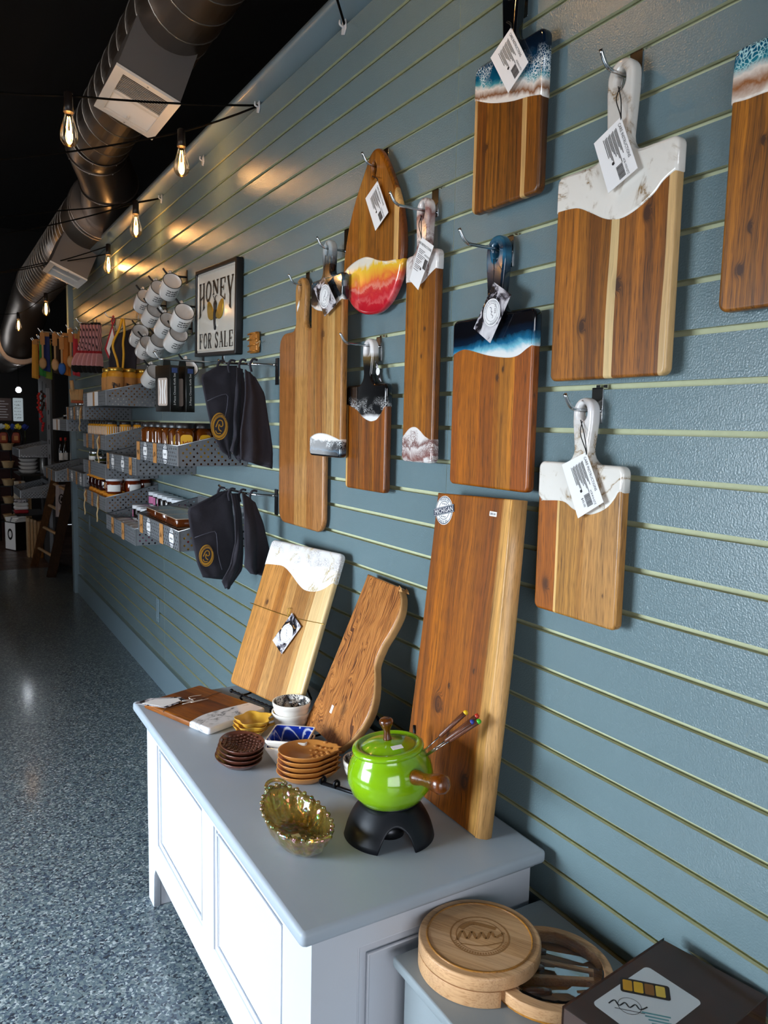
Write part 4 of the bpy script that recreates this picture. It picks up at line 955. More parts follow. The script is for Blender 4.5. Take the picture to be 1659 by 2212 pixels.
# tray circle centre in the board's own frame
tcw = Vector((-.160-cx, .860-cy, 0)); tcl = Matrix.Rotation(R(-32), 3, 'Z') @ tcw
cres = []
for i in range(121):
    a = 2*PI*i/121; p = (rr_*math.cos(a), rr_*math.sin(a))
    cres.append(p)
outc = [p for p in cres]; keep = [math.hypot(p[0]-tcl.x, p[1]-tcl.y) > rr_+.003 for p in outc]
st_ = next(i for i in range(121) if keep[i] and not keep[i-1]); arc_o = []; i = st_
while keep[i % 121]: arc_o.append(outc[i % 121]); i += 1
a0 = math.atan2(arc_o[-1][1]-tcl.y, arc_o[-1][0]-tcl.x); a1 = math.atan2(arc_o[0][1]-tcl.y, arc_o[0][0]-tcl.x)
while a1 > a0: a1 -= 2*PI
arc_i = [(tcl.x+(rr_+.003)*math.cos(a0+(a1-a0)*k/24), tcl.y+(rr_+.003)*math.sin(a0+(a1-a0)*k/24)) for k in range(1, 24)]
G().board(arc_o+arc_i, .027, .001, .0275, axis='Z').obj('lower_body', BEECH, rc_)
GROOVE = wood('beech_groove', .212, [(0, '#a8763f'), (1, '#b07e45')], seed=96, amt=.2, along='Y')
g = G(); g.tube([(rr_*.86*math.cos(2*PI*i/60), rr_*.86*math.sin(2*PI*i/60), .0508) for i in range(60)], .0022, 6, closed=True); g.obj('juice_groove', GROOVE, rc_)
BURN = mat('burnt_mark', '#9a6c3c', .7, var=.1)
p = G(); M = Matrix.Translation((0, 0, .0514)) @ Matrix.Rotation(R(-62), 4, 'Z')
disc(p, M, 0, 0, .050, .050, 40, r_in=.96); disc(p, M, 0, 0, .040, .040, 40, r_in=.97)
textG(p, 'Charcuterie', .024, M @ Matrix.Translation((0, -.006, 0)) @ Matrix.Rotation(R(12), 4, 'Z'), xs=.85) if False else None
stroke(p, M, smooth([(-.040, -.012), (-.028, .012), (-.022, -.008), (-.012, .010), (-.006, -.008), (.004, .008), (.010, -.008), (.02, .010), (.026, -.004), (.042, .008)], 5), .0042)
stroke(p, M, smooth([(-.03, .018), (-.01, .032), (.012, .026), (.03, .018)], 5), .008)
stroke(p, M, smooth([(-.034, -.02), (0, -.026), (.036, -.016)], 5), .0022)
for k in range(26):
    a = PI+.3+k*.098; c, s = math.cos(a), math.sin(a); stroke(p, M, [(.0425*c, .0425*s), (.0472*c, .0472*s)], .0018)
p.obj('burnt_logo', BURN, rc_)
tr = Vector((tcl.x, tcl.y, 0))
hole = smooth([(tr.x-.07, tr.y-.045), (tr.x-.078, tr.y+.02), (tr.x-.02, tr.y+.082), (tr.x+.05, tr.y+.068), (tr.x+.085, tr.y+.01), (tr.x+.06, tr.y-.062), (tr.x+.0, tr.y-.085)], 5, True)
tray = G(); tray.board(ellipse(tr.x, tr.y, rr_, rr_, 64), .020, .002, .0265, holes=[hole], axis='Z'); ty = tray.obj('swing_tray', BEECH, rc_)
G().board(ellipse(tr.x, tr.y, rr_-.004, rr_-.004, 48), .004, .0005, .0045, axis='Z').obj('tray_floor', GROOVE, ty)
for k_, (px_, py_, rz_, ln_) in enumerate(((.022, -.006, -78, .085), (-.012, -.008, -66, .095))):
    g = G(); c_, s_ = math.cos(R(rz_)), math.sin(R(rz_)); q_ = [(tr.x+px_+c_*a-s_*b, tr.y+py_+s_*a+c_*b) for a, b in ((-ln_*.7, -.004), (ln_*.7, -.004), (ln_*.7, .004), (-ln_*.7, .004))]
    g.board(q_, .014, .001, .0185, axis='Z'); g.obj('divider', BEECH, ty)
FILM = mat('clear_film', '#ffffff', .08, var=0, trans=1, ior=1.15)
# tools lie in the tray
def tool(kind, label, x, y, rz):
    w3 = Matrix.Rotation(R(32), 3, 'Z') @ Vector((x, y, 0)); r = thing('cheese_tool', label, 'cheese knife', (cx+w3.x, cy+w3.y, CT+.009), R(32)+rz, 'cheese tools in the swing tray')
    G().tube([(-.062, 0, .006), (-.055, 0, .006), (-.02, 0, .006), (-.006, 0, .006)], [.004, .0075, .0070, .0050], 10).obj('handle', WALN, r)
    sh = {'knife': [(-.006, -.004), (.055, -.009), (.066, .001), (.05, .007), (-.006, .004)], 'spade': [(-.006, -.003), (.010, -.004), (.016, -.017), (.066, -.018), (.066, .018), (.016, .017), (.010, .004), (-.006, .003)], 'fork': [(-.006, -.003), (.02, -.004), (.03, -.012), (.062, -.010), (.062, -.006), (.035, -.003), (.035, .003), (.062, .006), (.062, .010), (.03, .012), (.02, .004), (-.006, .003)]}[kind]
    G().board(sh, .0016, .0004, .0068, axis='Z', steps=1).obj('blade', CHROME, r)
tool('spade', 'broad steel cheese spade with dark handle in the swung out tray', tr.x+.006, tr.y+.004, R(-73))
tool('knife', 'narrow cheese knife in the tray nearest the wall', tr.x+.046, tr.y+.012, R(-80))
tool('fork', 'cheese fork lying in the tray nearest the chest', tr.x-.040, tr.y-.020, R(-62))
g = G(); n = 22; vs = []
rr2 = random.Random(5)
for i in range(n):
    for j in range(n):
        x, y = -.086+.172*i/(n-1), -.086+.172*j/(n-1)
        q = max(1e-6, math.hypot(x, y)); k = min(1, .086/max(abs(x), abs(y), 1e-6)); 
        s = max(abs(x), abs(y))/q; vs.append((tr.x+x*s, tr.y+y*s, .0285+.004*noise.noise(Vector((x*70, y*70, 1)))))
g.add(vs, [(i*n+j, i*n+j+1, (i+1)*n+j+1, (i+1)*n+j) for i in range(n-1) for j in range(n-1)], True)
g.obj('plastic_film', FILM, ty, solid=.0004)
# boxed board
BOXM = mat('dark_wood_print_carton', '#3c2114', .28, coat=.3, var=.5, vs=12)
bx = thing('boxed_board', 'dark brown boxed cheese board with a white picture label, shrink wrapped', 'box', (-.0385, .7370, CT+.0), 0)
ex = Vector((-.2386, -.0285, 0)); ey = Vector((.0307, -.153, 0))
def bq(a, b, z): v = ex*a+ey*b; return (v.x, v.y, z)
g = G(); g.add([bq(a, b, z) for z in (.001, .105) for a, b in ((0, 0), (1, 0), (1, 1), (0, 1))], [(0, 1, 2, 3), (4, 5, 6, 7), (0, 1, 5, 4), (1, 2, 6, 5), (2, 3, 7, 6), (3, 0, 4, 7)]); g.obj('carton', BOXM, bx)
lab = [Vector(q)-Vector((-.0385, .737, 0)) for q in ((-.1100, .7100, .1056), (-.2383, .6958, .1056), (-.230, .606, .1056), (-.1028, .6205, .1056))]
o0 = lab[1]; e1 = lab[0]-lab[1]; e2 = lab[2]-lab[1]; LW, LH = e1.length, e2.length
M = frame(Vector((o0.x, o0.y, .1056)), Vector((e1.x, e1.y, 0)), Vector((-e2.x, -e2.y, 0)))
pale = mat('pale_label', '#d7dde0', .4, var=.03)
def lq(x, y): return (x*LW, -y*LH)
g = G(); q = [Vector((x, y, 0)) for x, y in rrect(LW/2, -LH/2, LW, LH, .008)]
g.add([tuple(M @ v) for v in q], [tuple(range(len(q)))]); lb = g.obj('label', pale, bx)
g = G(); P_ = M @ Matrix.Translation((LW*.66, -LH*.30, .0004)) @ Matrix.Rotation(R(-52), 4, 'Z'); g.add([tuple(P_ @ Vector((x, y, 0))) for x, y in rrect(0, 0, .068, .03, .004)], [tuple(range(24))]); g.obj('pictured_board', mat('pictured_board', '#2a1c12', .5), lb)
for i, (a, c) in enumerate(((-.024, '#c9951c'), (-.009, '#d8a91f'), (.006, '#8a5a1a'), (.021, '#d9b94a'))):
    g = G(); P2 = P_ @ Matrix.Translation((a, 0, .0003)); g.add([tuple(P2 @ Vector((x, y, 0))) for x, y in rrect(0, 0, .013, .022, .002)], [tuple(range(24))]); g.obj('pictured_cheese', mat('pictured_cheese', c, .5, var=.1), lb)
g = G(); P3 = M @ Matrix.Translation((LW*.30, -LH*.38, .0004)) @ Matrix.Rotation(R(-52), 4, 'Z')
disc(g, P3, 0, 0, .016, .016, 28, r_in=.95); stroke(g, P3, smooth([(-.028, -.003), (-.020, .006), (-.014, -.003), (-.006, .005), (0, -.003), (.008, .005), (.014, -.003), (.024, .005)], 4), .0022); stroke(g, P3, [(-.02, -.009), (.02, -.009)], .0012); g.obj('label_mark', INK, lb)
g = G(); TEAL = mat('teal_ink', '#5f9aa0', .5, var=0)
P4 = M @ Matrix.Translation((LW*.42, -LH*.72, .0004)) @ Matrix.Rotation(R(-52), 4, 'Z')
for k in range(4): stroke(g, P4, [(-.018+.004*k, -.006*k), (.02-.003*(k % 2), -.006*k)], .0028)
g.obj('label_lines', TEAL, lb)
g = G(); g.add([bq(a, b, z) for z in (-.0, .1085) for a, b in ((-.012, -.012), (1.012, -.012), (1.012, 1.012), (-.012, 1.012))], [(4, 5, 6, 7), (0, 1, 5, 4), (1, 2, 6, 5), (2, 3, 7, 6), (3, 0, 4, 7)]); g.obj('shrink_wrap', FILM, bx)

# ---------------------------------------------------------------- perforated metal baskets on the slatwall
PERF = mat('hammered_grey_metal', '#6e7175', .42, .2, var=.08, vs=40, bmp=.25, bs=160)
RIM = mat('bright_metal_edge', '#a9acb0', .3, .9, var=0)
KRAFT = mat('kraft_tag', '#b07a42', .75, var=.12, vs=50)
BW, BD, BH, BB, CELL = .608, .256, .0715, .132, .0131
def perf(u0, u1, top, P, cell=CELL, rh=.0041, v0=0.0):
    """sheet in (u,v) with staggered round holes; top(u) = upper edge"""
    g = G(); nu = max(1, round((u1-u0)/cell)); cu = (u1-u0)/nu
    for i in range(nu):
        a, b = u0+i*cu, u0+(i+1)*cu; hmin = min(top(a), top(b)); nv = int((hmin-v0)/cell)
        for j in range(nv):
            c, d = v0+j*cell, v0+(j+1)*cell
            if (i+j) % 2 or i in (0, nu-1):
                g.add([P(a, c), P(b, c), P(b, d), P(a, d)], [(0, 1, 2, 3)])
            else:
                mu, mv = (a+b)/2, (c+d)/2
                o = [(b, mv), (b, d), (mu, d), (a, d), (a, mv), (a, c), (mu, c), (b, c)]
                h = [(mu+rh*math.cos(R(45*k)), mv+rh*math.sin(R(45*k))) for k in range(8)]
                g.add([P(*q) for q in o+h], [(k, (k+1) % 8, 8+(k+1) % 8, 8+k) for k in range(8)])
        c = v0+nv*cell
        g.add([P(a, c), P(b, c), P(b, top(b)), P(a, top(a))], [(0, 1, 2, 3)])
    return g
def side_top(y): return BH+(BB-BH)*max(0, min(1, (y+BD)/BD))*1.0
BASKETS = []
def basket(y_near, z, label, tags=()):
    r = wallthing('perforated_basket', label, 'basket', -.002, y_near+BW/2, z, 'perforated metal baskets on the slatwall')
    if not BASKETS:
        perf(-BW/2, BW/2, lambda u: BH, lambda u, v: (u, -BD, v)).obj('front_panel', PERF, r, solid=.0012)
        for s in (-1, 1): perf(-BD, 0, side_top, lambda u, v: (s*BW/2, u, v)).obj('side_panel', PERF, r, solid=.0012)
        G().box(-BW/2, BW/2, -BD, 0, -.0006, .0006).obj('bottom_panel', PERF, r)
        G().box(-BW/2, BW/2, -.002, 0, .10, BB+.006).obj('back_rail', PERF, r)
        G().tube([(-BW/2, 0, BB), (-BW/2, -BD, BH), (BW/2, -BD, BH), (BW/2, 0, BB)], .0022, 6).obj('rim_edge', RIM, r)
        for s in (-1, 1): G().box(s*BW/2-.002, s*BW/2+.002, -BD-.001, -BD+.002, 0, BH).obj('corner_edge', RIM, r)
        BASKETS.append(r)
    else:
        for c in BASKETS[0].children:
            if c.name.split('.')[0] in ('front_panel', 'side_panel', 'bottom_panel', 'back_rail', 'rim_edge', 'corner_edge'):
                d = c.copy(); COL.objects.link(d); d.parent = r
    for i, (u, kind) in enumerate(tags):
        x = -BW/2+u*BW; y = -BD-.0022
        if kind == 'k':
            G().board(rrect(x, BH*.47, .052, BH*1.05, .002, 2), .0006, .0001, y-.0006, steps=1).obj('kraft_tag', KRAFT, r); t = list(r.children)[-1]
            p = G(); scribble(p, frame(Vector((x, y-.0012, BH*.40)), (1, 0, 0), (0, 0, 1)), -.016, -.012, .032, .024, int(u*97+z*31), lw=.10); p.obj('tag_writing', INK, t)
        elif kind == 'o':
            G().board(ellipse(x, BH*.5, .034, BH*.50, 24), .0005, .0001, y-.0005, steps=1).obj('oval_sticker', CARD, r); t = list(r.children)[-1]
            p = G(); M = frame(Vector((x, y-.0011, BH*.5)), (1, 0, 0), (0, 0, 1)); disc(p, M, 0, 0, .032, BH*.47, 24, r_in=.93)
            for q in (-.26, .26): stroke(p, M, [(-.031, BH*q), (.031, BH*q)], .0035)
            scribble(p, M, -.02, -.006, .04, .012, int(u*50), lw=.18); scribble(p, M, -.012, BH*.30, .024, .008, 4, lw=.2); scribble(p, M, -.012, -BH*.42, .024, .008, 9, lw=.2)
            p.obj('sticker_print', NAVY, t)
        elif kind == 't':
            G().board(rrect(x, BH*.52, .040, BH*.95, .002, 2), .0006, .0001, y-.0006, steps=1).obj('kraft_tag', KRAFT, r); t = list(r.children)[-1]
            p = G(); scribble(p, frame(Vector((x, y-.0012, BH*.40)), (1, 0, 0), (0, 0, 1)), -.012, -.012, .024, .024, int(u*77+z*31), lw=.10); p.obj('tag_writing', INK, t)
            rr_ = random.Random(int(u*100)); pts = [(x+.01, y-.003, BH*.9)]
            for k in range(6): pts.append((x+.01+rr_.uniform(-.014, .014), y-.006-rr_.uniform(0, .006), BH*.9-.022*(k+1)))
            G().tube(smooth(pts, 4), .0035, 6).obj('twine_tail', ROPE, r)
        elif kind == 's':
            G().board(rrect(x, BH*.5, .30, BH*.98, .003, 2), .001, .0002, y-.001, steps=1).obj('paper_sleeve', CARD, r)
            G().box(x+.02, x+.06, y-.0022, y-.001, 0, BH*.98).obj('kraft_band', KRAFT, r)
    return r
ROPE = mat('jute_twine', '#c3a678', .85, var=.15, vs=200)
basket(2.673, 1.226, 'perforated basket of honey jars, nearest basket of the middle rows', [(.06, 'k'), (.25, 'o'), (.50, 'k'), (.74, 'o')])
basket(3.303, 1.153, 'perforated basket just left of and below the honey jar basket', [(.07, 'k'), (.25, 'o'), (.60, 'o'), (.85, 'k')])
basket(3.932, 1.235, 'perforated basket with three kraft tags and twine labelled jars', [(.2, 'k'), (.48, 'k'), (.76, 't')])
basket(3.907, 1.452, 'topmost perforated basket, under the kraft labelled mason jars', [(.45, 's')])
basket(4.520, 1.383, 'perforated basket with a lidded jar and tags, left below the topmost basket', [(.1, 'k'), (.32, 'o'), (.5, 'k'), (.7, 'o'), (.88, 't')])
basket(5.135, 1.309, 'far perforated basket with paper cards, left of the tagged basket', [(.3, 's')])
basket(3.955, .928, 'perforated basket of jam jars with orange lids and knotted twine', [(.12, 't'), (.42, 'k'), (.70, 't')])
basket(3.332, .850, 'lower perforated basket of pink labelled jam jars', [(.25, 'k'), (.62, 'k')])
basket(2.664, .926, 'nearest lower perforated basket with flat caramel packs', [(.10, 'k'), (.30, 'o'), (.62, 'k'), (.85, 'o')])
basket(4.568, 1.006, 'far perforated basket beside the orange lid jam basket', [(.1, 'k'), (.35, 'o'), (.62, 'k'), (.85, 'o')])
basket(5.684, .953, 'farthest low perforated basket near the end of the slatwall', [(.3, 'k'), (.7, 'k')])
basket(3.945, 1.092, 'perforated basket of white labelled and olive jars behind the jam jars', [(.3, 'k')])

# jars
def glassy(name, col, rough=.06):
    m, nt, b = newmat(name); b.inputs['Base Color'].default_value = c4(col); b.inputs['Roughness'].default_value = rough
    b.inputs['Coat Weight'].default_value = 1; b.inputs['Coat Roughness'].default_value = .03; b.inputs['Subsurface Weight'].default_value = 0
    return m
HONEY = glassy('honey_in_glass', '#5c2c08'); GOLDH = glassy('golden_honey_in_glass', '#c98a24'); JAM = glassy('dark_jam_in_glass', '#2c0d0a'); AMB = glassy('amber_jam_in_glass', '#6b2408')
DARKJ = glassy('dark_preserve', '#17100f'); OLIVE = glassy('olives_in_glass', '#3c421a'); CARA = glassy('caramel', '#5e2c10')
LIDB = mat('black_lid', '#18181a', .35, var=0); LIDW = mat('white_lid', '#dfe2e6', .3, var=.02); LIDO = mat('orange_fabric_lid', '#d98a22', .7, var=.15, vs=60); LIDG = mat('gold_lid', '#b59344', .3, .9, var=0)
LIDS = mat('silver_lid', '#b9bbbd', .25, .9, var=0)
YLAB = mat('yellow_label', '#d9a21c', .5, var=.05); REDP = mat('red_print', '#a02018', .5, var=0); PINK = mat('pink_label', '#c9719c', .5, var=.06); WLAB = mat('white_paper_label', '#e4e3df', .6, var=.03)
CACHE = {}
def jar(kind, label, x, y, z, rz=0, group=None):
    if kind in CACHE:
        return dup(CACHE[kind], (x, y, z), label, (0, 0, rz), group)
    r = thing(kind, label, 'jar', (x, y, z), rz, group); CACHE[kind] = r
    def lab(rad, z0, z1, a0, a1, m, name='paper_label', n=12):
        g = G(); vs = [(rad*math.cos(a0+(a1-a0)*i/n), rad*math.sin(a0+(a1-a0)*i/n), z_) for z_ in (z0, z1) for i in range(n+1)]
        g.add(vs, [(i, i+1, n+2+i, n+1+i) for i in range(n)], True); return g.obj(name, m, r)
    if kind == 'honey_jar':
        g = G(); lv = [(.052, 0), (.058, .005), (.061, .014), (.061, .112), (.056, .122), (.040, .128), (.036, .134)]
        n = 28; vs = []
        for w_, z_ in lv: vs += [(px, py, z_) for px, py in rrect(0, 0, w_, w_, w_*.24, 6)]
        g.add(vs, [(j*n+i, j*n+(i+1) % n, (j+1)*n+(i+1) % n, (j+1)*n+i) for j in range(len(lv)-1) for i in range(n)], True); g.add(vs[:n], [tuple(range(n))]); g.obj('glass_jar', HONEY, r)
        G().lathe([(.038, .130), (.0385, .132), (.0385, .147), (.036, .149), (.001, .149)], 20).obj('lid', LIDB, r)
        for k in (0, 2):
            M = Matrix.Rotation(k*PI/2, 4, 'Z') @ frame(Vector((0, -.0311, .064)), (1, 0, 0), (0, 0, 1))
            g = G(); q = rrect(0, 0, .042, .088, .012, 4); g.add([tuple(M @ Vector((a, b, 0))) for a, b in q], [tuple(range(len(q)))]); L = g.obj('paper_label', YLAB, r)
            p = G(); M2 = M @ Matrix.Translation((0, 0, .0004)); textG(p, 'HONEY', .0115, M2 @ Matrix.Translation((0, -.004, 0)), xs=.85)
            for q in (-.014, -.020, -.026): stroke(p, M2, [(-.013, q), (.013, q)], .0012)
            p.obj('label_print', INK, L); p = G(); scribble(p, M2, -.014, .012, .028, .012, 3, lw=.22); p.obj('label_print', REDP, L)
    elif kind == 'mason_jar':
        G().lathe([(.034, 0), (.039, .004), (.040, .014), (.040, .105), (.037, .116), (.031, .122), (.031, .128)], 24).obj('glass_jar', GOLDH, r)
        G().lathe([(.0345, .122), (.036, .124), (.036, .138), (.034, .140), (.001, .140)], 24).obj('lid', LIDG, r)
        L = lab(.0406, .020, .095, R(-165), R(15), KRAFT)
        p = G(); 
        for k in range(3):
            M = Matrix.Rotation(R(-95+k*18), 4, 'Z') @ frame(Vector((0, 0, 0))+Vector((.0412, 0, .056)), (0, 1, 0), (0, 0, 1)); scribble(p, M, -.006, -.022+k*.004, .012, .036-.006*k, 5+k, lw=.07)
        p.obj('label_print', INK, L)
    elif kind in ('jam_jar', 'red_jam_jar'):
        G().lathe([(.030, 0), (.037, .004), (.042, .018), (.0425, .045), (.038, .062), (.031, .068)], 24, fn=(lambda a, z_: 1+.012*math.cos(12*a))).obj('glass_jar', JAM if kind == 'jam_jar' else AMB, r)
        if kind == 'jam_jar': G().lathe([(.046, .060), (.047, .064), (.037, .070), (.036, .080), (.032, .084), (.001, .085)], 40, fn=(lambda a, z_: 1+(.06*math.cos(10*a) if z_ < .066 else 0))).obj('fabric_lid', LIDO, r)
        else: G().lathe([(.040, .064), (.041, .067), (.041, .080), (.038, .083), (.001, .083)], 28).obj('lid', LIDW, r)
        lab(.0432, .012, .045, R(-150), R(-60), KRAFT if kind == 'jam_jar' else WLAB)
    elif kind == 'pink_jam_jar':
        G().lathe([(.030, 0), (.035, .003), (.036, .012), (.036, .044), (.032, .050)], 24).obj('glass_jar', DARKJ, r)
        G().lathe([(.0365, .045), (.0375, .047), (.0375, .060), (.0355, .062), (.001, .062)], 24).obj('lid', LIDW, r)
        L = lab(.0368, .006, .040, R(-190), R(40), PINK); p = G()
        for k in (-110, -60): M = Matrix.Rotation(R(k), 4, 'Z') @ frame(Vector((.0375, 0, .023)), (0, 1, 0), (0, 0, 1)); disc(p, M, 0, 0, .012, .012, 16, r_in=.88); scribble(p, M, -.008, -.005, .016, .010, k+300, lw=.18)
        p.obj('label_print', INK, L)
    elif kind == 'labelled_jar':
        G().lathe([(.030, 0), (.034, .004), (.0345, .078), (.029, .086)], 24).obj('glass_jar', OLIVE, r)
        G().lathe([(.031, .082), (.0325, .084), (.0325, .098), (.030, .100), (.001, .100)], 24).obj('lid', LIDS, r)
        L = lab(.0351, .012, .072, R(-180), R(20), WLAB); p = G(); M = Matrix.Rotation(R(-95), 4, 'Z') @ frame(Vector((.0357, 0, .045)), (0, 1, 0), (0, 0, 1)); scribble(p, M, -.009, -.012, .018, .026, 8, lw=.06); p.obj('label_print', GREYINK, L)
    elif kind == 'olive_jar':
        G().lathe([(.033, 0), (.037, .004), (.0375, .050), (.033, .058)], 24).obj('glass_jar', OLIVE, r)
        G().lathe([(.0345, .054), (.036, .056), (.036, .070), (.033, .072), (.001, .072)], 24).obj('lid', LIDB, r); lab(.0382, .008, .034, R(-170), R(0), WLAB)
    elif kind == 'twine_jar':
        G().lathe([(.025, 0), (.0295, .003), (.030, .010), (.030, .118), (.025, .127)], 20).obj('glass_jar', GOLDH, r)
        G().lathe([(.0265, .125), (.027, .127), (.027, .141), (.001, .142)], 20).obj('lid', LIDB, r)
        g = G()
        for k in range(9): a = R(-170+k*22); g.tube([(.0306*math.cos(a), .0306*math.sin(a), .012), (.0306*math.cos(a), .0306*math.sin(a), .114)], .0018, 5)
        o = g.obj('twine_strands', WLAB, r); o['kind'] = 'stuff'
    elif kind == 'dark_bottle':
        G().lathe([(.018, 0), (.021, .003), (.021, .065), (.012, .078), (.010, .09)], 16).obj('glass_bottle', DARKJ, r)
        G().lathe([(.011, .086), (.011, .10), (.001, .101)], 14).obj('lid', LIDS, r); lab(.0215, .012, .05, R(-170), R(0), WLAB)
    elif kind == 'metal_lid_jar':
        G().lathe([(.034, 0), (.038, .004), (.038, .075), (.035, .082)], 24).obj('glass_jar', mat('pale_contents', '#8d7d6c', .2, coat=.8), r)
        G().lathe([(.037, .078), (.039, .080), (.039, .094), (.036, .098), (.001, .099)], 24).obj('lid', LIDS, r); lab(.0385, .012, .06, R(-170), R(0), WLAB)
    return r
ORD = ['first', 'second', 'third', 'fourth', 'fifth', 'sixth', 'seventh']
def bx_(v): return -.258+v
n_ = 0
for i in range(6):        # honey jars: along the front edge, then along the near side
    jar('honey_jar', 'dark topped honey jar, front row, %s from the near end' % ORD[i], -.2195, 2.716+i*.098, 1.2275, R(-6+4*i), 'honey jars with yellow labels')
for i in range(3):
    for k in range(3): jar('honey_jar', 'honey jar %s row behind the front, %s from the basket near side' % (ORD[i], ORD[k]), -.1575+i*.061, 2.716+k*.098, 1.2275, R(5-7*k), 'honey jars with yellow labels')
for i, (x, y) in enumerate(((-.200, 3.965), (-.128, 4.00), (-.205, 4.07), (-.056, 4.01))):
    jar('mason_jar', 'mason jar of golden honey with kraft label, %s in the topmost basket' % ('leftmost and nearest', 'large middle', 'half hidden', 'rightmost')[i], x, y, 1.498, R(-20), 'kraft labelled mason jars')
G().box(-.24, -.02, 3.93, 4.50, 1.454, 1.474).obj('x', CARD) if False else None
for i in range(10):
    q = thing('paper_packet', 'flat paper packet in the topmost basket, %s from its near end' % (ORD+['eighth', 'ninth', 'tenth'])[i], 'packet', (-.13, 3.94+i*.055, 1.454), 0, 'paper packets under the mason jars')
    G().rbox(-.105, .105, -.024, .024, 0, .043, .004, .004).obj('packet_body', WLAB, q); G().box(-.02, .02, -.0245, .0245, .0005, .0434).obj('kraft_band', KRAFT, q)
for i in range(8):
    jar('twine_jar', 'small golden jar wrapped in pale twine, %s of the front row' % (ORD+['eighth'])[i], -.222, 3.975+i*.066, 1.2365, 0, 'small twine wrapped jars')
for i in range(3):
    jar('twine_jar', 'small golden jar wrapped in pale twine, %s along the near side' % ORD[i], -.155+i*.066, 3.975, 1.2365, 0, 'small twine wrapped jars')
for i in range(3): jar('dark_bottle', 'small dark bottle beside the twine jars, %s from the near end' % ORD[i], -.155+i*.05, 4.12+i*.05, 1.2365, 0, 'small dark bottles')
for i, (x, y, k) in enumerate(((-.206, 4.005, 'red_jam_jar'), (-.117, 4.01, 'red_jam_jar'), (-.048, 4.09, 'red_jam_jar'))):
    jar(k, 'amber jam jar with white lid, %s in the orange lid basket' % ('nearest the front', 'middle of three', 'nearest the wall')[i], x, y, 1.0155, R(30*i), 'white lid jam jars')
JW = ('near front corner', 'second along the front', 'third along the front', 'fourth along the front', 'fifth along the front', 'sixth along the front')
for lv_ in range(2):
    for i in range(6):
        if lv_ == 1 and i < 2: continue
        jar('jam_jar', 'dark jam jar with orange scalloped cover, %s, %s layer' % (JW[i], ('lower', 'upper')[lv_]), -.206, 4.005+.097*i, .9295+.086*lv_, R(17*i), 'orange covered jam jars')
for i in range(5): jar('jam_jar', 'dark jam jar with orange scalloped cover, back row, %s from the near side' % ORD[i], -.108, 4.105+.097*i, 1.0155 if i else 1.0155, R(29*i), 'orange covered jam jars')
for i in range(6): jar('jam_jar', 'dark jam jar under the back row of orange covers, %s from the near side' % ORD[i], -.108, 4.005+.097*i, .9295, R(9*i), 'orange covered jam jars')
jar('jam_jar', 'dark jam jar supporting the amber jar nearest the wall', -.03-.0185, 4.09, .9295, 0, 'orange covered jam jars')
for rw, (x, ly) in enumerate(((-.208, 1), (-.128, 2), (-.050, 3))):
    for lv_ in range(ly):
        for i in range(6): jar('pink_jam_jar', 'pink labelled jam jar, %s, %s layer, %s from the near side' % (('front row', 'middle row', 'back row')[rw], ('lowest', 'second', 'third')[lv_], ORD[i]), x, 3.385+.082*i, .8515+.0625*lv_, R(23*i+40*lv_), 'pink labelled jam jars')
for i, (x, y) in enumerate(((-.150, 2.712), (-.070, 2.715))): jar('red_jam_jar', 'amber jar with white lid among caramel packs, %s' % ('nearer the front', 'nearer the wall')[i], x, y, .9275, R(60), 'white lid jars among caramel packs')
for i in range(9):
    q = thing('caramel_pack', 'flat clear pack of dark caramels, %s layer, %s' % (('lowest', 'middle', 'top')[i//3], ('near', 'middle', 'far')[i % 3]), 'candy pack', (-.155, 2.855+(i % 3)*.155, .9275+(i//3)*.0335), R(3*(i % 2)), 'flat caramel packs')
    G().rbox(-.078, .078, -.07, .07, 0, .029, .003, .006).obj('caramels', CARA, q); G().rbox(-.080, .080, -.073, .073, .0292, .0325, .001, .006).obj('clear_lid', mat('clear_plastic_lid', '#b7a08a', .1, coat=.6) if i == 0 else bpy.data.materials['clear_plastic_lid'], q)
q = thing('yellow_packet', 'yellow wrapped packet in the nearest lower basket', 'packet', (-.215, 2.70, .929)); G().rbox(-.022, .022, -.028, .028, 0, .05, .005, .005).obj('wrapper', YLAB, q); G().box(-.0225, .0225, -.0285, .0285, .018, .032).obj('printed_band', REDP, q)
for i, (x, y) in enumerate(((-.215, 4.44), (-.215, 4.28), (-.14, 4.47))): jar('labelled_jar', 'jar with a white paper label and metal lid, %s' % ('far left of the olive jars', 'in front of the basket edge', 'behind the other two')[i], x, y, 1.0935+.02*(i == 0), R(20*i), 'white labelled jars')
for i, (x, y) in enumerate(((-.212, 4.36), (-.205, 4.19), (-.13, 4.30), (-.212, 4.10))): jar('olive_jar', 'short green olive jar with dark lid, %s from the far end' % ORD[i], x, y, 1.0935, 0, 'short olive jars')
jar('metal_lid_jar', 'wide jar with a shiny metal lid in the far tagged basket', -.20, 4.90, 1.385)
for i in range(4): jar('dark_bottle', 'small bottle with silver cap in the far paper card basket, %s' % ORD[i], -.21, 5.25+i*.09, 1.311, 0, 'silver capped bottles')
for i in range(5):
    q = thing('recipe_card', 'folded card standing in the far tagged basket, %s from the near end' % ORD[i], 'card', (-.16, 4.56+i*.06, 1.385), 0, 'cards in the far tagged basket')
    G().box(-.08, .08, -.004, .004, 0, .062).obj('folded_card', KRAFT, q)

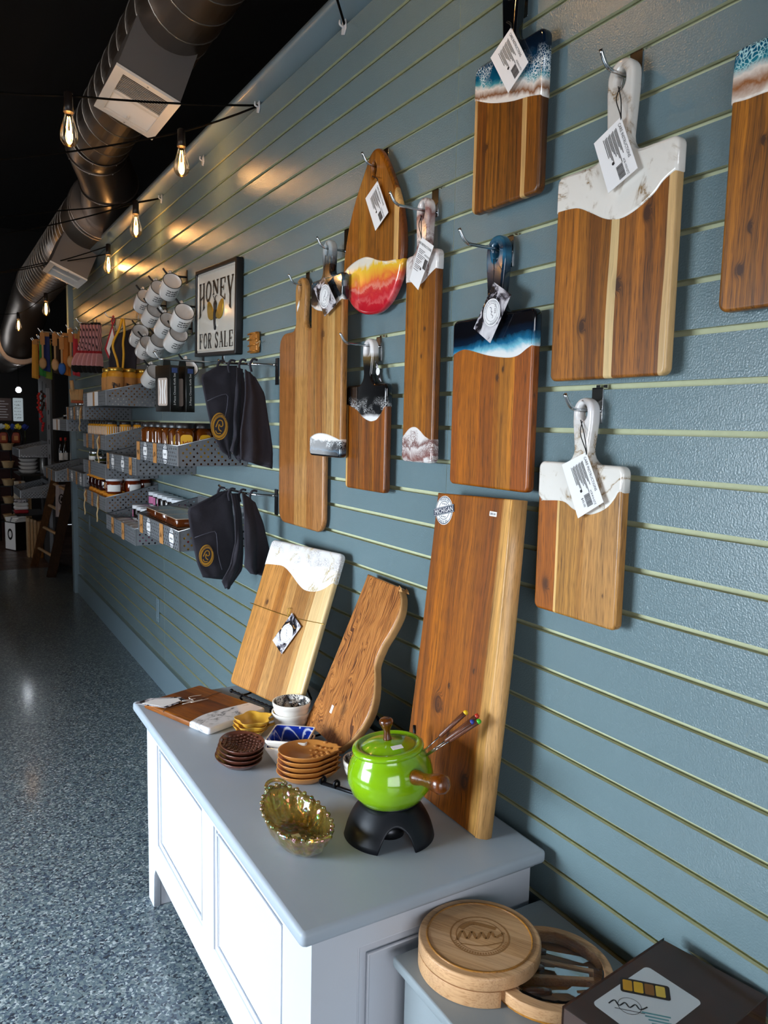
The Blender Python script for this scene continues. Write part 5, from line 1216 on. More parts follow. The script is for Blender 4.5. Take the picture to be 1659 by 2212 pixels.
# ---------------------------------------------------------------- mugs on hooks
MUGW = mat('mug_white', '#e3e0dc', .18, coat=.5, var=.02); MUGB = mat('mug_black_rim', '#1a1a1c', .3, var=0); HOOKB = mat('black_hook', '#131314', .45, .3, var=0)
ax = Vector((0.05, -.87, .48)).normalized(); hx_ = Vector((0, .48, .87)); hx_ = (hx_-ax*hx_.dot(ax)).normalized(); yv = ax.cross(hx_)
MROT = Matrix((hx_, yv, ax)).transposed()
mug0 = None
MUGS = [(-.068, 3.39, 1.980, 'top row, nearest the honey sign'), (-.068, 3.645, 1.988, 'top row, middle'), (-.068, 3.885, 1.981, 'top row, leftmost'), (-.068, 3.735, 1.899, 'alone in the row under the top one'), (-.075, 3.195, 1.828, 'beside the middle of the honey sign'), (-.068, 3.495, 1.827, 'third row, middle'), (-.068, 3.985, 1.824, 'third row, far left'), (-.068, 3.86, 1.757, 'bottom row, left'), (-.068, 3.642, 1.752, 'bottom row, middle'), (-.072, 3.32, 1.752, 'bottom row, nearest the honey sign'), (-.068, 3.16, 1.600, 'alone below the honey sign'), (-.068, 3.755, 1.614, 'half hidden behind the knife set boxes')]
for i, (x, y, z, where) in enumerate(MUGS):
    lab = 'white mug with black rim, '+where
    rot = (Matrix.Rotation(R((-4, 3, 0, 5, -3, 4, -2, 2, 0, 3, -5, 6)[i]), 3, 'Z') @ MROT).to_euler()
    # z of the list is the rim centre; the thing sits at the base
    base = Vector((x, y, z))-ax*.092
    if mug0 is None:
        r = thing('mug', lab, 'mug', base, 0, 'white mugs on slatwall hooks'); r.rotation_euler = rot; mug0 = r
        G().lathe([(.036, 0), (.040, .003), (.041, .008), (.041, .093), (.0395, .095), (.038, .094), (.0375, .008), (.001, .006)], 36, cap1=False).obj('mug_body', MUGW, r)
        G().tube([(.0397*math.cos(2*PI*k/36), .0397*math.sin(2*PI*k/36), .0945) for k in range(36)], .0016, 6, closed=True).obj('rim_band', MUGB, r)
        G().tube(smooth([(.040, 0, .075), (.060, 0, .078), (.069, 0, .060), (.066, 0, .036), (.040, 0, .020)], 5), .0055, 10).obj('handle', MUGW, r)
        p = G()
        for a0, rows in ((-205, 3),):
            for k in range(rows):
                for s in range(5):
                    a = R(a0+s*14); M = Matrix.Rotation(a, 4, 'Z') @ frame(Vector((.0414, 0, .070-k*.014)), (0, 1, 0), (0, 0, 1)); scribble(p, M, -.0045, -.004, .009, .009, k*7+s, lw=.20)
        p.obj('printed_words', MUGB, r)
    else: dup(mug0, base, lab, rot)
    hz = z+.030; hk = wallthing('mug_hook', 'black hook carrying the white mug '+where, 'hook', 0, y+.035, hz+.03, 'black hooks behind the mugs')
    G().board(rrect(0, -.028, .022, .056, .003, 2), .002, .0004, -.002).obj('hook_plate', HOOKB, hk)
    G().tube(smooth([(0, -.001, -.03), (0, -.06, -.03), (0, -.085, -.026), (0, -.105, -.004)], 4), .0042, 8).obj('prong', HOOKB, hk)

# ---------------------------------------------------------------- honey sign
ENA = mat('white_enamel', '#ded9cd', .12, coat=.6, var=.03); GOLDF = mat('gold_wing', '#b8932a', .3, .6, var=.1); BLK = mat('sign_black', '#0d0d0e', .35, var=0)
sg = wallthing('honey_sign', 'white enamel sign reading honey for sale in a black frame, beside the mugs', 'sign', -.030, 2.968, 1.813); sg.rotation_euler = (0, 0, -PI/2)
sg.rotation_euler = (Matrix.Rotation(-PI/2, 3, 'Z') @ Matrix.Rotation(R(2.6), 3, 'Y')).to_euler()
SW, SH = .495, .345
G().board(rrect(0, 0, SW, SH, .006, 3), .028, .003, 0, holes=[rrect(0, 0, SW-.030, SH-.030, .004, 3)]).obj('frame', BLK, sg)
G().box(-SW/2+.014, SW/2-.014, .008, .016, -SH/2+.014, SH/2-.014).obj('enamel_plate', ENA, sg); pl_ = list(sg.children)[-1]
G().tube([(a, .0075, b) for a, b in rrect(0, 0, SW-.045, SH-.045, .006, 3)], .0028, 6, closed=True).obj('raised_border', ENA, sg)
GL = {  # strokes: list of (points, width), unit box, with slab serifs
 'H': [([(.18, 0), (.18, 1)], .17), ([(.82, 0), (.82, 1)], .17), ([(.18, .5), (.82, .5)], .08), ([(0, .03), (.36, .03)], .06), ([(0, .97), (.36, .97)], .06), ([(.64, .03), (1, .03)], .06), ([(.64, .97), (1, .97)], .06)],
 'O': [([(.5+.40*math.cos(2*PI*i/20), .5+.48*math.sin(2*PI*i/20)) for i in range(21)], .13)],
 'N': [([(.14, 0), (.14, 1)], .08), ([(.86, 0), (.86, 1)], .08), ([(.16, .97), (.84, .03)], .18), ([(0, .03), (.3, .03)], .06), ([(0, .97), (.26, .97)], .06), ([(.7, .97), (1, .97)], .06)],
 'E': [([(.2, 0), (.2, 1)], .17), ([(.1, .03), (.86, .03)], .06), ([(.1, .97), (.86, .97)], .06), ([(.2, .5), (.62, .5)], .07), ([(.85, 0), (.85, .26)], .08), ([(.85, .74), (.85, 1)], .08), ([(.62, .38), (.62, .62)], .07)],
 'Y': [([(.12, .97), (.5, .42)], .17), ([(.88, .97), (.5, .42)], .09), ([(.5, .45), (.5, 0)], .17), ([(.32, .03), (.68, .03)], .06), ([(0, .97), (.3, .97)], .06), ([(.72, .97), (1, .97)], .06)],
 'F': [([(.22, 0), (.22, 1)], .17), ([(.06, .03), (.44, .03)], .06), ([(.06, .97), (.86, .97)], .06), ([(.22, .5), (.6, .5)], .07), ([(.85, .72), (.85, 1)], .08), ([(.62, .38), (.62, .62)], .07)],
 'R': [([(.2, 0), (.2, 1)], .17), ([(.05, .03), (.4, .03)], .06), ([(.2, .96), (.6, .96), (.78, .86), (.8, .72), (.7, .58), (.5, .52), (.2, .52)], .1), ([(.5, .52), (.84, .02)], .16), ([(.74, .03), (1, .03)], .06)],
 'S': [(smooth([(.80, .78), (.66, .94), (.4, .96), (.22, .8), (.34, .6), (.66, .44), (.80, .24), (.62, .05), (.36, .04), (.18, .22)], 3), .14), ([(.82, .70), (.82, .98)], .06), ([(.17, .02), (.17, .32)], .06)],
 'A': [([(.12, .02), (.5, 1)], .08), ([(.5, 1), (.88, .02)], .17), ([(.26, .36), (.74, .36)], .07), ([(0, .03), (.28, .03)], .06), ([(.72, .03), (1, .03)], .06)],
 'L': [([(.24, 0), (.24, 1)], .17), ([(.06, .97), (.44, .97)], .06), ([(.06, .03), (.88, .03)], .06), ([(.87, 0), (.87, .28)], .08)]}
def sign_text(body, x0, wl, gap, z_of, name):
    for i, ch_ in enumerate(body):
        if ch_ == ' ': x0 += wl*.62; continue
        p = G()
        for pts, wd in GL[ch_]:
            q = [(x0+a*wl, z_of(x0+a*wl, b)) for a, b in pts]
            M = frame(Vector((0, .0055, 0)), (1, 0, 0), (0, 0, 1)); stroke(p, M, q, wd*wl*1.15)
        p.obj('letter', BLK, pl_); x0 += wl+gap
top_z = .135
def arch(x, b):
    k = abs(x)/.20; lo = .085-.085*k**1.6; hi = top_z+.003*k; return lo+(hi-lo)*b-.02
sign_text('HONEY', -.205, .070, .0148, arch, 'HONEY')
sign_text('FOR SALE', -.200, .0455, .0098, lambda x, b: -.142+.060*b, 'FOR SALE')
for i, s in enumerate((-1, 1)):
    G().board(smooth([(s*.012, -.020), (s*.040, .018), (s*.080, .040), (s*.096, .018), (s*.082, -.022), (s*.045, -.034)], 4, True), .005, .0022, .003).obj('gold_wing', GOLDF, pl_)
    G().board(smooth([(s*.008, -.030), (s*.022, -.036), (s*.028, -.058), (s*.018, -.064), (s*.010, -.048)], 3, True), .004, .0018, .004).obj('lower_wing', ENA, pl_)
    G().tube(smooth([(s*.003, .004, .034), (s*.008, .003, .05), (s*.020, .003, .056)], 3), .0016, 6).obj('antenna', BLK, pl_)
g = G(); g.board(smooth([(0, .040), (.016, .024), (.011, .004), (.016, -.02), (.008, -.062), (0, -.074), (-.008, -.062), (-.016, -.02), (-.011, .004), (-.016, .024)], 3, True), .006, .002, .002); g.obj('bee_body', BLK, pl_)

# copper coloured textured block
COPP = mat('golden_beeswax', '#b5742a', .3, .3, var=.35, vs=70, bmp=.8, bs=140)
cbk = wallthing('beeswax_block', 'small golden textured block hanging on the slatwall right of the honey sign', 'ornament', -.018, 2.583, 1.66)
g = G(); g.board(rrect(0, 0, .070, .072, .008), .014, .004, 0); g.obj('block', COPP, cbk)
for i in range(4): G().tube([(-.037, -.003, -.03+.02*i), (0, -.0045, -.028+.02*i), (.037, -.003, -.03+.02*i)], .0028, 6).obj('ridge', COPP, cbk)
G().tube(smooth([(.030, .0, .0), (.055, -.004, -.006), (.075, -.002, .0), (.07, -.004, -.02)], 4), .0012, 5).obj('twine', ROPE, cbk)

# knife set cartons on a prong hook
CART = mat('dark_carton', '#15120f', .3, coat=.4, var=.1)
for i in range(2):
    x = -.205+i*.062
    r = thing('knife_set_box', 'dark boxed cheese knife set hanging on a hook, %s of two' % ('outer one with pictured knives', 'inner one')[i], 'box', (x, 3.0+.005*i, 1.418), R(15), 'boxed cheese knife sets')
    G().rbox(-.019, .019, -.055, .055, 0, .175, .0015, .0015).obj('carton', CART, r); c_ = list(r.children)[-1]
    # side facing the camera carries the name
    M = frame(Vector((.0, -.0555, .085)), (0, 0, 1), (-1, 0, 0)); p = G(); textG(p, '3-Piece Cheese Knife Set', .0125, M @ Matrix.Translation((.0, -.004, 0)), xs=.95); p.obj('carton_lettering', CARD, c_)
    g = G(); M2 = frame(Vector((0, -.0556, .085)), (1, 0, 0), (0, 0, 1)); g.add([tuple(M2 @ Vector(q)) for q in ((-.012, .062, 0), (.012, .062, 0), (.012, .080, 0), (-.012, .080, 0))], [(0, 1, 2, 3)]); g.obj('blue_mark', mat('blue_mark', '#3a4d84', .4, var=0), c_)
    g = G(); M3 = frame(Vector((-.0192, 0, .075)), (0, -1, 0), (0, 0, 1)); q = rrect(0, 0, .07, .105, .008); g.add([tuple(M3 @ Vector((a, b, 0))) for a, b in q], [tuple(range(len(q)))]); g.obj('window_picture', mat('pale_print', '#b8a89c', .35, var=.25, vs=40) if i == 0 else bpy.data.materials['pale_print'], c_)
    p = G(); M4 = M3 @ Matrix.Translation((0, 0, .0004))
    for k in (-.02, 0, .02): stroke(p, M4, [(k, -.045), (k*.7, .0), (k*1.2, .045)], .007)
    p.obj('pictured_knife', CARD, c_) if i == 0 else None
    g = G(); g.board([(-.018, 0), (.018, 0), (.014, .026), (-.014, .026)], .001, .0002, 0, steps=1); o = g.obj('hang_tab', CART, r, (0, 0, .170))
hook(1.612, 2.945, .26, 'chrome prong hook carrying the knife set boxes')

# ---------------------------------------------------------------- dark aprons
CLOTH = mat('charcoal_canvas', '#29262e', .85, var=.25, vs=420, bmp=.2, bs=600); SEAM = mat('stitching', '#4c4a55', .8, var=0)
BADG = mat('gold_print', '#b98420', .6, var=.05)
def drape(left, right, y0, amp, waves, seed, depth=.0, rows=22, cols=18):
    """hanging cloth: left and right edges as (x,z) lists, folds push it along y"""
    def samp(l, t):
        k = t*(len(l)-1); i = min(int(k), len(l)-2); f = k-i; return tuple(a+(b-a)*f for a, b in zip(l[i], l[i+1]))
    g = G(); vs = []
    for j in range(rows+1):
        t = j/rows; a, b = samp(left, t), samp(right, t)
        for i in range(cols+1):
            u = i/cols; y = y0+amp*(.3+.7*t)*math.sin(waves*2*PI*u+seed+t*.8)+.006*noise.noise(Vector((u*4, t*5, seed)))+depth*u
            vs.append((a[0]+(b[0]-a[0])*u, y, a[1]+(b[1]-a[1])*u))
    n = cols+1; g.add(vs, [(j*n+i, j*n+i+1, (j+1)*n+i+1, (j+1)*n+i) for j in range(rows) for i in range(cols)], True)
    return g
def apron(label, left, right, y0, amp, waves, seed, depth, badge=None, pocket=None, mid=None, group='folded charcoal aprons'):
    r = thing('apron', label, 'apron', (0, y0, 0), 0, group)
    drape(left, right, 0, amp, waves, seed, depth).obj('folded_cloth', CLOTH, r, solid=.005)
    l2 = [(a+.012, b-.004) for a, b in left]; r2_ = [(a+.006, b-.012) for a, b in right]
    drape(l2, r2_, .012, amp, waves, seed+.6, depth).obj('back_fold', CLOTH, r, solid=.005)
    if pocket:
        G().tube(smooth([(a, -.008, b) for a, b in pocket], 2), .0016, 5).obj('pocket_seam', SEAM, r)
    if badge:
        (bx0, bz0), ba, bb, rot = badge; M = frame(Vector((bx0, -.0145, bz0)), (math.cos(rot), 0, math.sin(rot)), (-math.sin(rot), 0, math.cos(rot)))
        g = G(); g.board(ellipse(bx0, bz0, ba, bb, 28), .0010, .0002, -.0138, steps=1); g.obj('badge', BADG, r); bd = list(r.children)[-1]
        p = G(); disc(p, M, 0, 0, ba*.93, bb*.93, 28, r_in=.95); disc(p, M, 0, 0, ba*.66, bb*.68, 28)
        def be(x, y): a = PI/2-x/(bb*.8); return ((ba*.73+y*.8)*math.cos(a), (bb*.73+y)*math.sin(a))
        textG(p, 'CHEESE SHOP', bb*.22, M, bend=lambda x, y: be(x*1.15, y))
        textG(p, 'GRAND', bb*.2, M, bend=lambda x, y: ((ba*.86-y*.8)*math.cos(-PI/2+x/(bb*.75)), (bb*.86-y)*math.sin(-PI/2+x/(bb*.75)))) if False else None
        p.obj('badge_print', CLOTH, bd)
        p = G(); M2 = M @ Matrix.Translation((0, 0, .0004)); stroke(p, M2, smooth([(-ba*.42, -bb*.1), (-ba*.2, bb*.4), (ba*.2, bb*.42), (ba*.35, bb*.1), (ba*.1, -.0), (-ba*.1, bb*.15), (-ba*.05, -bb*.2), (ba*.3, -bb*.35)], 4), ba*.13); stroke(p, M2, smooth([(-ba*.4, -bb*.35), (-ba*.15, -bb*.55), (ba*.25, -bb*.5)], 4), ba*.12); p.obj('badge_drawing', BADG, bd)
    return r
apron('charcoal apron with a gold round badge, front of the upper bunch', [(-.150, 1.572), (-.203, 1.541), (-.208, 1.525), (-.188, 1.431), (-.169, 1.338), (-.139, 1.283), (-.113, 1.267)], [(-.080, 1.577), (-.080, 1.535), (-.082, 1.49), (-.086, 1.45), (-.090, 1.40), (-.098, 1.33), (-.108, 1.266)], 2.56, .004, .7, 1.0, .012,
      badge=((-.150, 1.368), .030, .046, R(-8)), pocket=[(-.190, 1.452), (-.14, 1.475), (-.118, 1.470), (-.128, 1.40), (-.150, 1.32)])
apron('charcoal apron in the middle of the upper bunch, hanging folded', [(-.120, 1.562), (-.122, 1.50), (-.130, 1.40), (-.128, 1.34), (-.142, 1.287)], [(-.092, 1.560), (-.088, 1.50), (-.092, 1.40), (-.100, 1.32), (-.104, 1.258)], 2.46, .008, 1.3, 2.0, .02)
apron('charcoal apron at the back of the upper bunch, nearest the plain board', [(-.138, 1.548), (-.136, 1.46), (-.150, 1.36), (-.152, 1.31), (-.150, 1.265)], [(-.096, 1.528), (-.064, 1.476), (-.048, 1.37), (-.038, 1.30), (-.040, 1.245)], 2.33, .012, 1.6, .4, .03)
apron('charcoal apron with a gold oval badge, front of the lower bunch', [(-.143, 1.143), (-.252, 1.092), (-.256, 1.075), (-.246, 1.0), (-.236, .95), (-.226, .90), (-.206, .849)], [(-.100, 1.148), (-.098, 1.10), (-.092, 1.04), (-.086, .98), (-.081, .92), (-.088, .87), (-.115, .838)], 2.56, .004, .7, 2.2, .012,
      badge=((-.197, .926), .026, .038, R(-10)), pocket=[(-.236, .990), (-.18, 1.006), (-.160, 1.0), (-.155, .93), (-.140, .872)])
apron('charcoal apron in the middle of the lower bunch, corners hanging low', [(-.140, 1.147), (-.125, 1.08), (-.122, .98), (-.14, .90), (-.172, .85), (-.158, .822)], [(-.108, 1.144), (-.095, 1.08), (-.092, 1.0), (-.092, .94), (-.093, .89), (-.14, .835)], 2.46, .008, 1.2, .8, .02)
apron('charcoal apron at the back of the lower bunch, against the slatwall', [(-.148, 1.160), (-.140, 1.07), (-.138, .98), (-.138, .92), (-.118, .896)], [(-.095, 1.125), (-.070, 1.06), (-.054, .998), (-.046, .96), (-.070, .890)], 2.33, .012, 1.5, 1.7, .03)
for z, lab in ((1.584, 'upper'), (1.150, 'lower')):
    r = wallthing('apron_bar', 'dark metal hook bar carrying the %s bunch of aprons' % lab, 'hook', 0, 2.40, z, 'apron hook bars')
    G().box(-.012, .012, -.004, 0, -.075, .012).obj('bar_plate', STEELD, r)
    G().tube(smooth([(0, -.002, -.01), (-.06, -.07, -.008), (-.15, -.10, -.002), (-.19, -.12, .0), (-.215, -.13, .012)], 4), .004, 8).obj('bar', CHROME, r)
    for k in range(4): G().tube(smooth([(-.03-.05*k, -.06-.02*k, .004), (-.03-.05*k, -.075-.02*k, .006), (-.03-.05*k, -.085-.02*k, -.012), (-.03-.05*k, -.08-.02*k, -.035)], 3), .0042, 6).obj('apron_strap', CLOTH, r)

# ---------------------------------------------------------------- ceiling duct
DUCT = mat('galvanised_duct', '#8b827b', .34, .92, var=.10, vs=3); DBOX = mat('duct_box_grey', '#6b6866', .55, .35, var=.05, vs=4)
REGW = mat('register_white', '#e9e6e0', .4, var=.02); REGD = mat('register_shadow', '#57524c', .6, var=0); SCRM = mat('sheet_screw', '#a8a29a', .3, .8, var=0)
du = thing('spiral_duct', 'large round galvanised spiral duct under the black ceiling, dropping in an offset halfway', 'air duct', (0, 0, 0))
def pipe(name, pts, r, parent=du): return G().tube(pts, r, 40, caps=True).obj(name, DUCT, parent)
A1, A2 = Vector((-.159, 0, 2.874)), Vector((-.034, 0, 2.672))
Y = lambda a, y: Vector((a.x, y, a.z))
pipe('duct_section', [Y(A1, -.6), Y(A1, 4.45)], .15)
pipe('duct_elbow', smooth([Y(A1, 4.45), Y(A1, 4.60)+Vector((.01, 0, -.02)), (A1+A2)/2+Vector((.05, 4.80, -.03)), Y(A2, 5.08)+Vector((.04, 0, .0))], 4), [.152]*4+[.155]*4+[.160]*4+[.165])
pipe('duct_section', [Y(A2, 5.06), Y(A2, 8.2)], .187)
pipe('duct_elbow', smooth([Y(A2, 8.2), Y(A2, 8.4)+Vector((-.02, 0, -.06)), Vector((-.10, 8.62, 2.42)), Vector((-.15, 8.75, 2.22)), Vector((-.16, 8.85, 2.12))], 3), .188)
pipe('duct_section', [Vector((-.16, 8.75, 2.13)), Vector((-.16, 10.7, 2.13))], .20)
def seam(pts_fn, r, y0, y1, pitch, parent=du):
    g = G(); n = int((y1-y0)/pitch*28); g.tube([pts_fn(y0+(y1-y0)*i/n)+Vector((r*math.cos(2*PI*i/28), 0, r*math.sin(2*PI*i/28))) for i in range(n+1)], .0026, 5); return g.obj('spiral_seam', SCRM, parent)
seam(lambda y: Y(A1, y), .151, -.5, 4.42, .155)
seam(lambda y: Y(A2, y), .188, 5.4, 8.15, .12)
for c, r, dr in ((Y(A1, 4.44), .156, Vector((0, 1, 0))), (Y(A1, 4.60)+Vector((.01, 0, -.02)), .158, Vector((.15, .9, -.25))), ((A1+A2)/2+Vector((.05, 4.80, -.03)), .164, Vector((.3, .85, -.45))), (Y(A2, 5.07), .191, Vector((0, 1, 0))), (Y(A2, 5.13), .191, Vector((0, 1, 0))), (Y(A2, 8.2), .192, Vector((0, 1, 0))), (Vector((-.16, 8.76, 2.13)), .205, Vector((0, 1, 0)))):
    dr.normalize(); e1 = dr.cross(Vector((0, 0, 1))).normalized(); e2 = dr.cross(e1)
    G().tube([c+e1*r*math.cos(2*PI*i/40)+e2*r*math.sin(2*PI*i/40) for i in range(40)], .0055, 6, closed=True).obj('joint_ring', DUCT, du)
    for k in range(3): a = R(60+k*45); G().ball(c+e1*(r+.003)*math.cos(a)+e2*(r+.003)*math.sin(a), .0045, 6, k=4).obj('screw', SCRM, du)
def register_box(axis, r, y0, L, wd, drop, tilt, lab):
    b = thing('register_box', lab, 'air vent', (axis.x, y0, axis.z)); b.rotation_euler = (0, R(tilt), 0)
    # saddle box: its ends follow the round duct
    g = G(); n = 14; top = [(r*.98*math.sin(t), -r*.98*math.cos(t)) for t in [(-1+2*i/n)*math.asin(min(.99, wd/2/r)) for i in range(n+1)]]
    prof = [(-wd/2, -drop)]+top+[(wd/2, -drop)]
    g.add([(x, 0, z) for x, z in prof], [tuple(range(len(prof)))]); g.add([(x, L, z) for x, z in prof], [tuple(reversed(range(len(prof))))])
    N = len(prof); g.add([(x, y, z) for y in (0, L) for x, z in (prof[0], prof[1], prof[-2], prof[-1])], [(0, 1, 5, 4), (2, 3, 7, 6), (3, 0, 4, 7)])
    g.obj('sheet_box', DBOX, b)
    g = G(); 
    for s in (-1, 1): g.box(s*wd/2-.012 if s < 0 else wd/2-.001, s*wd/2+.001 if s < 0 else wd/2+.012, .02, L-.02, -r*.72, -r*.70)
    f = G(); z = -drop-.004; fw = .030
    f.box(-wd/2-.004, wd/2+.004, -.004, fw, z-.006, z+.004); f.box(-wd/2-.004, wd/2+.004, L-fw, L+.004, z-.006, z+.004)
    f.box(-wd/2-.004, -wd/2+fw, fw, L-fw, z-.006, z+.004); f.box(wd/2-fw, wd/2+.004, fw, L-fw, z-.006, z+.004); f.box(-wd/2+fw, wd/2-fw, L*.47, L*.51, z-.004, z+.002)
    f.obj('register_frame', REGW, b); fr = list(b.children)[-1]
    G().box(-wd/2+fw, wd/2-fw, fw, L-fw, z+.010, z+.014).obj('register_back', REGD, b)
    k = 0; y = fw+.004
    while y < L-fw-.004:
        tiltd = R(38) if y < L*.47 else R(-38); c, s = math.cos(tiltd)*.0055, math.sin(tiltd)*.0055
        q = G(); q.add([(x, y+sy*c, z+.003+sy*s+o) for x in (-wd/2+fw, wd/2-fw) for sy, o in ((-1, 0), (1, 0), (1, .001), (-1, .001))], [(0, 1, 2, 3), (4, 7, 6, 5), (0, 4, 5, 1), (2, 6, 7, 3), (1, 5, 6, 2), (0, 3, 7, 4)])
        q.obj('louvre', REGW, fr); y += .0125
    G().box(-.004, .004, L*.80, L*.86, z-.010, z-.005).obj('damper_lever', REGW, fr)
    for s in (-1, 1): G().ball((s*wd*.0, L-.012 if s > 0 else .012, z-.006), .004, 8, k=4).obj('screw', SCRM, fr)
    return b
register_box(A1, .15, 2.986, .415, .238, .292, 20.5, 'grey register box with white louvred grille on the nearer duct run')
register_box(A2, .187, 5.45, .36, .235, .36, 23, 'grey register box with white louvred grille on the farther, lower duct run')

# ---------------------------------------------------------------- string lights
CABLE = mat('black_cable', '#060606', .95, var=0, spec=.1); SOCK = mat('brown_black_socket', '#1a1310', .4, var=0)
def thin_glass():
    m = bpy.data.materials.new('clear_bulb_glass'); m.use_nodes = True; nt = m.node_tree; nt.nodes.remove(nt.nodes['Principled BSDF'])
    lw = nd(nt, 'ShaderNodeLayerWeight', {'Blend': .35}); tr = nd(nt, 'ShaderNodeBsdfTransparent', {0: (1, .93, .82, 1)}); gl = nd(nt, 'ShaderNodeBsdfGlossy', {'Roughness': .03, 'Color': (1, .95, .88, 1)})
    mx_ = nd(nt, 'ShaderNodeMixShader', {0: mth(nt, 'MULTIPLY', lw.outputs['Fresnel'], .8), 1: tr.outputs[0], 2: gl.outputs[0]})
    nt.links.new(mx_.outputs[0], nt.nodes['Material Output'].inputs[0]); return m
BULB = thin_glass(); FIL = mat('glowing_filament', '#ffb45a', .5, var=0, emit=60, ecol='#ffb050')
CLIPM = mat('clear_cable_clip', '#c9cccf', .3, var=.1, vs=80)
def bulb(parent, p, tilt=(0, 0), power=1.3, s=1.0):
    """socket hangs at p (cable), bulb under it"""
    p = Vector(p); sk = G().tube([p+Vector((0, 0, .012)), p+Vector((0, 0, .008)), p-Vector((0, 0, .03)), p-Vector((0, 0, .052))], [.008, .0135, .0140, .0165], 14).obj('bulb_socket', SOCK, parent)
    prof = [(.0125, -.050), (.0130, -.060), (.0185, -.082), (.0265, -.108), (.0290, -.124), (.0270, -.140), (.0190, -.152), (.008, -.158), (.001, -.160)]
    G().lathe([(r*s, z) for r, z in prof], 24, tuple(p), cap0=False, cap1=False).obj('glass_bulb', BULB, sk)
    g = G()
    for k in range(4): a = k*PI/2+.4; c, d = math.cos(a), math.sin(a); g.tube([p+Vector((c*.004, d*.004, -.066)), p+Vector((c*.009, d*.009, -.098)), p+Vector((c*.0075, d*.0075, -.132))], .0011, 6)
    g.obj('filament', FIL, sk)
    L = bpy.data.lights.new('bulb_light', 'POINT'); L.energy = power; L.color = (1, .60, .24); L.shadow_soft_size = .012
    o = bpy.data.objects.new('bulb_light', L); COL.objects.link(o); o.location = p+Vector((0, 0, -.115)); o.parent = sk
def light_string(label, pts, bulbs):
    r = thing('light_string', label, 'string lights', (0, 0, 0))
    P = [Vector(q) for q in pts]; out = []
    for a, b in zip(P, P[1:]):
        L = (b-a).length; n = max(4, int(L/.12)); sag = .012*L
        out += [a+(b-a)*(i/n)-Vector((0, 0, sag*4*(i/n)*(1-i/n))) for i in range(n)]
    out.append(P[-1]); G().tube(out, .0034, 6).obj('cable', CABLE, r)
    for q in bulbs: bulb(r, q, power=1.1 if (q[0] > -.8 and q[1] > 2) else (2.6 if q[1] < 2 or abs(q[0]+1.14) < .01 else 1.2))
    return r
light_string('string light cable running left from the first clip, bulb in front of the duct', [(0, 2.574, 2.446), (-.573, 2.777, 2.418), (-.763, 2.883, 2.42), (-3.4, 4.3, 2.50)], [(-.573, 2.777, 2.418), (-1.14, 3.085, 2.40), (-1.9, 3.49, 2.40), (-2.6, 3.87, 2.44)])
light_string('string light cable from the first clip with its bulb against the wall top', [(0, 2.574, 2.446), (-.157, 2.95, 2.442), (-.71, 3.603, 2.42), (-3.4, 6.7, 2.50)], [(-.157, 2.95, 2.442), (-1.35, 4.34, 2.40)])
light_string('string light cable crossing under the duct bend without a bulb in view', [(0, 3.825, 2.438), (-.389, 4.279, 2.42), (-3.4, 7.6, 2.50)], [(-1.9, 5.95, 2.42)])
light_string('string light cable from the second clip, bulb right of the duct bend', [(0, 3.825, 2.438), (-.113, 3.87, 2.408), (-.606, 5.007, 2.42), (-2.0, 8.3, 2.50)], [(-.113, 3.87, 2.408), (-1.1, 6.15, 2.40)])
light_string('string light cable from the third clip passing over the far register box', [(0, 5.065, 2.40), (-.30, 5.70, 2.41), (-1.6, 8.6, 2.50)], [(-.72, 6.62, 2.38)])
light_string('string light cable from the third clip with a dim bulb by the wall', [(0, 5.065, 2.40), (-.042, 4.88, 2.405), (-.509, 6.336, 2.42), (-1.4, 9.2, 2.50)], [(-.042, 4.88, 2.405)])
light_string('farthest string light cable with one bright and one dim bulb', [(0, 6.2, 2.42), (-.187, 6.5, 2.325), (-.238, 8.0, 2.345), (-1.2, 9.9, 2.50)], [(-.187, 6.5, 2.325), (-.238, 8.0, 2.345)])
light_string('string light cable above the camera along the near end of the wall', [(0, 1.953, 2.446), (-.42, 1.40, 2.50), (-3.4, .2, 2.55)], [(-.42, 1.40, 2.50), (-1.5, .97, 2.48), (-2.4, .6, 2.50)])
for y, z, w_ in ((1.953, 2.446, 'unused, nearest the camera'), (2.574, 2.446, 'holding two cables left of the surfboard board'), (3.181, 2.437, 'unused, between the two cable clips'), (3.825, 2.438, 'holding two cables near the duct bend')):
    r = wallthing('cable_clip', 'clear plastic clip on the wall top, '+w_, 'clip', -.002, y, z)
    G().board([(-.012, -.020), (.004, -.026), (.013, -.012), (.012, .016), (.004, .008), (-.006, .014)], .004, .001, -.003).obj('clip_base', CLIPM, r)
    G().tube(smooth([(0, -.003, -.006), (.002, -.014, -.002), (-.002, -.012, .010)], 4), .003, 6).obj('clip_hook', CLIPM, r)

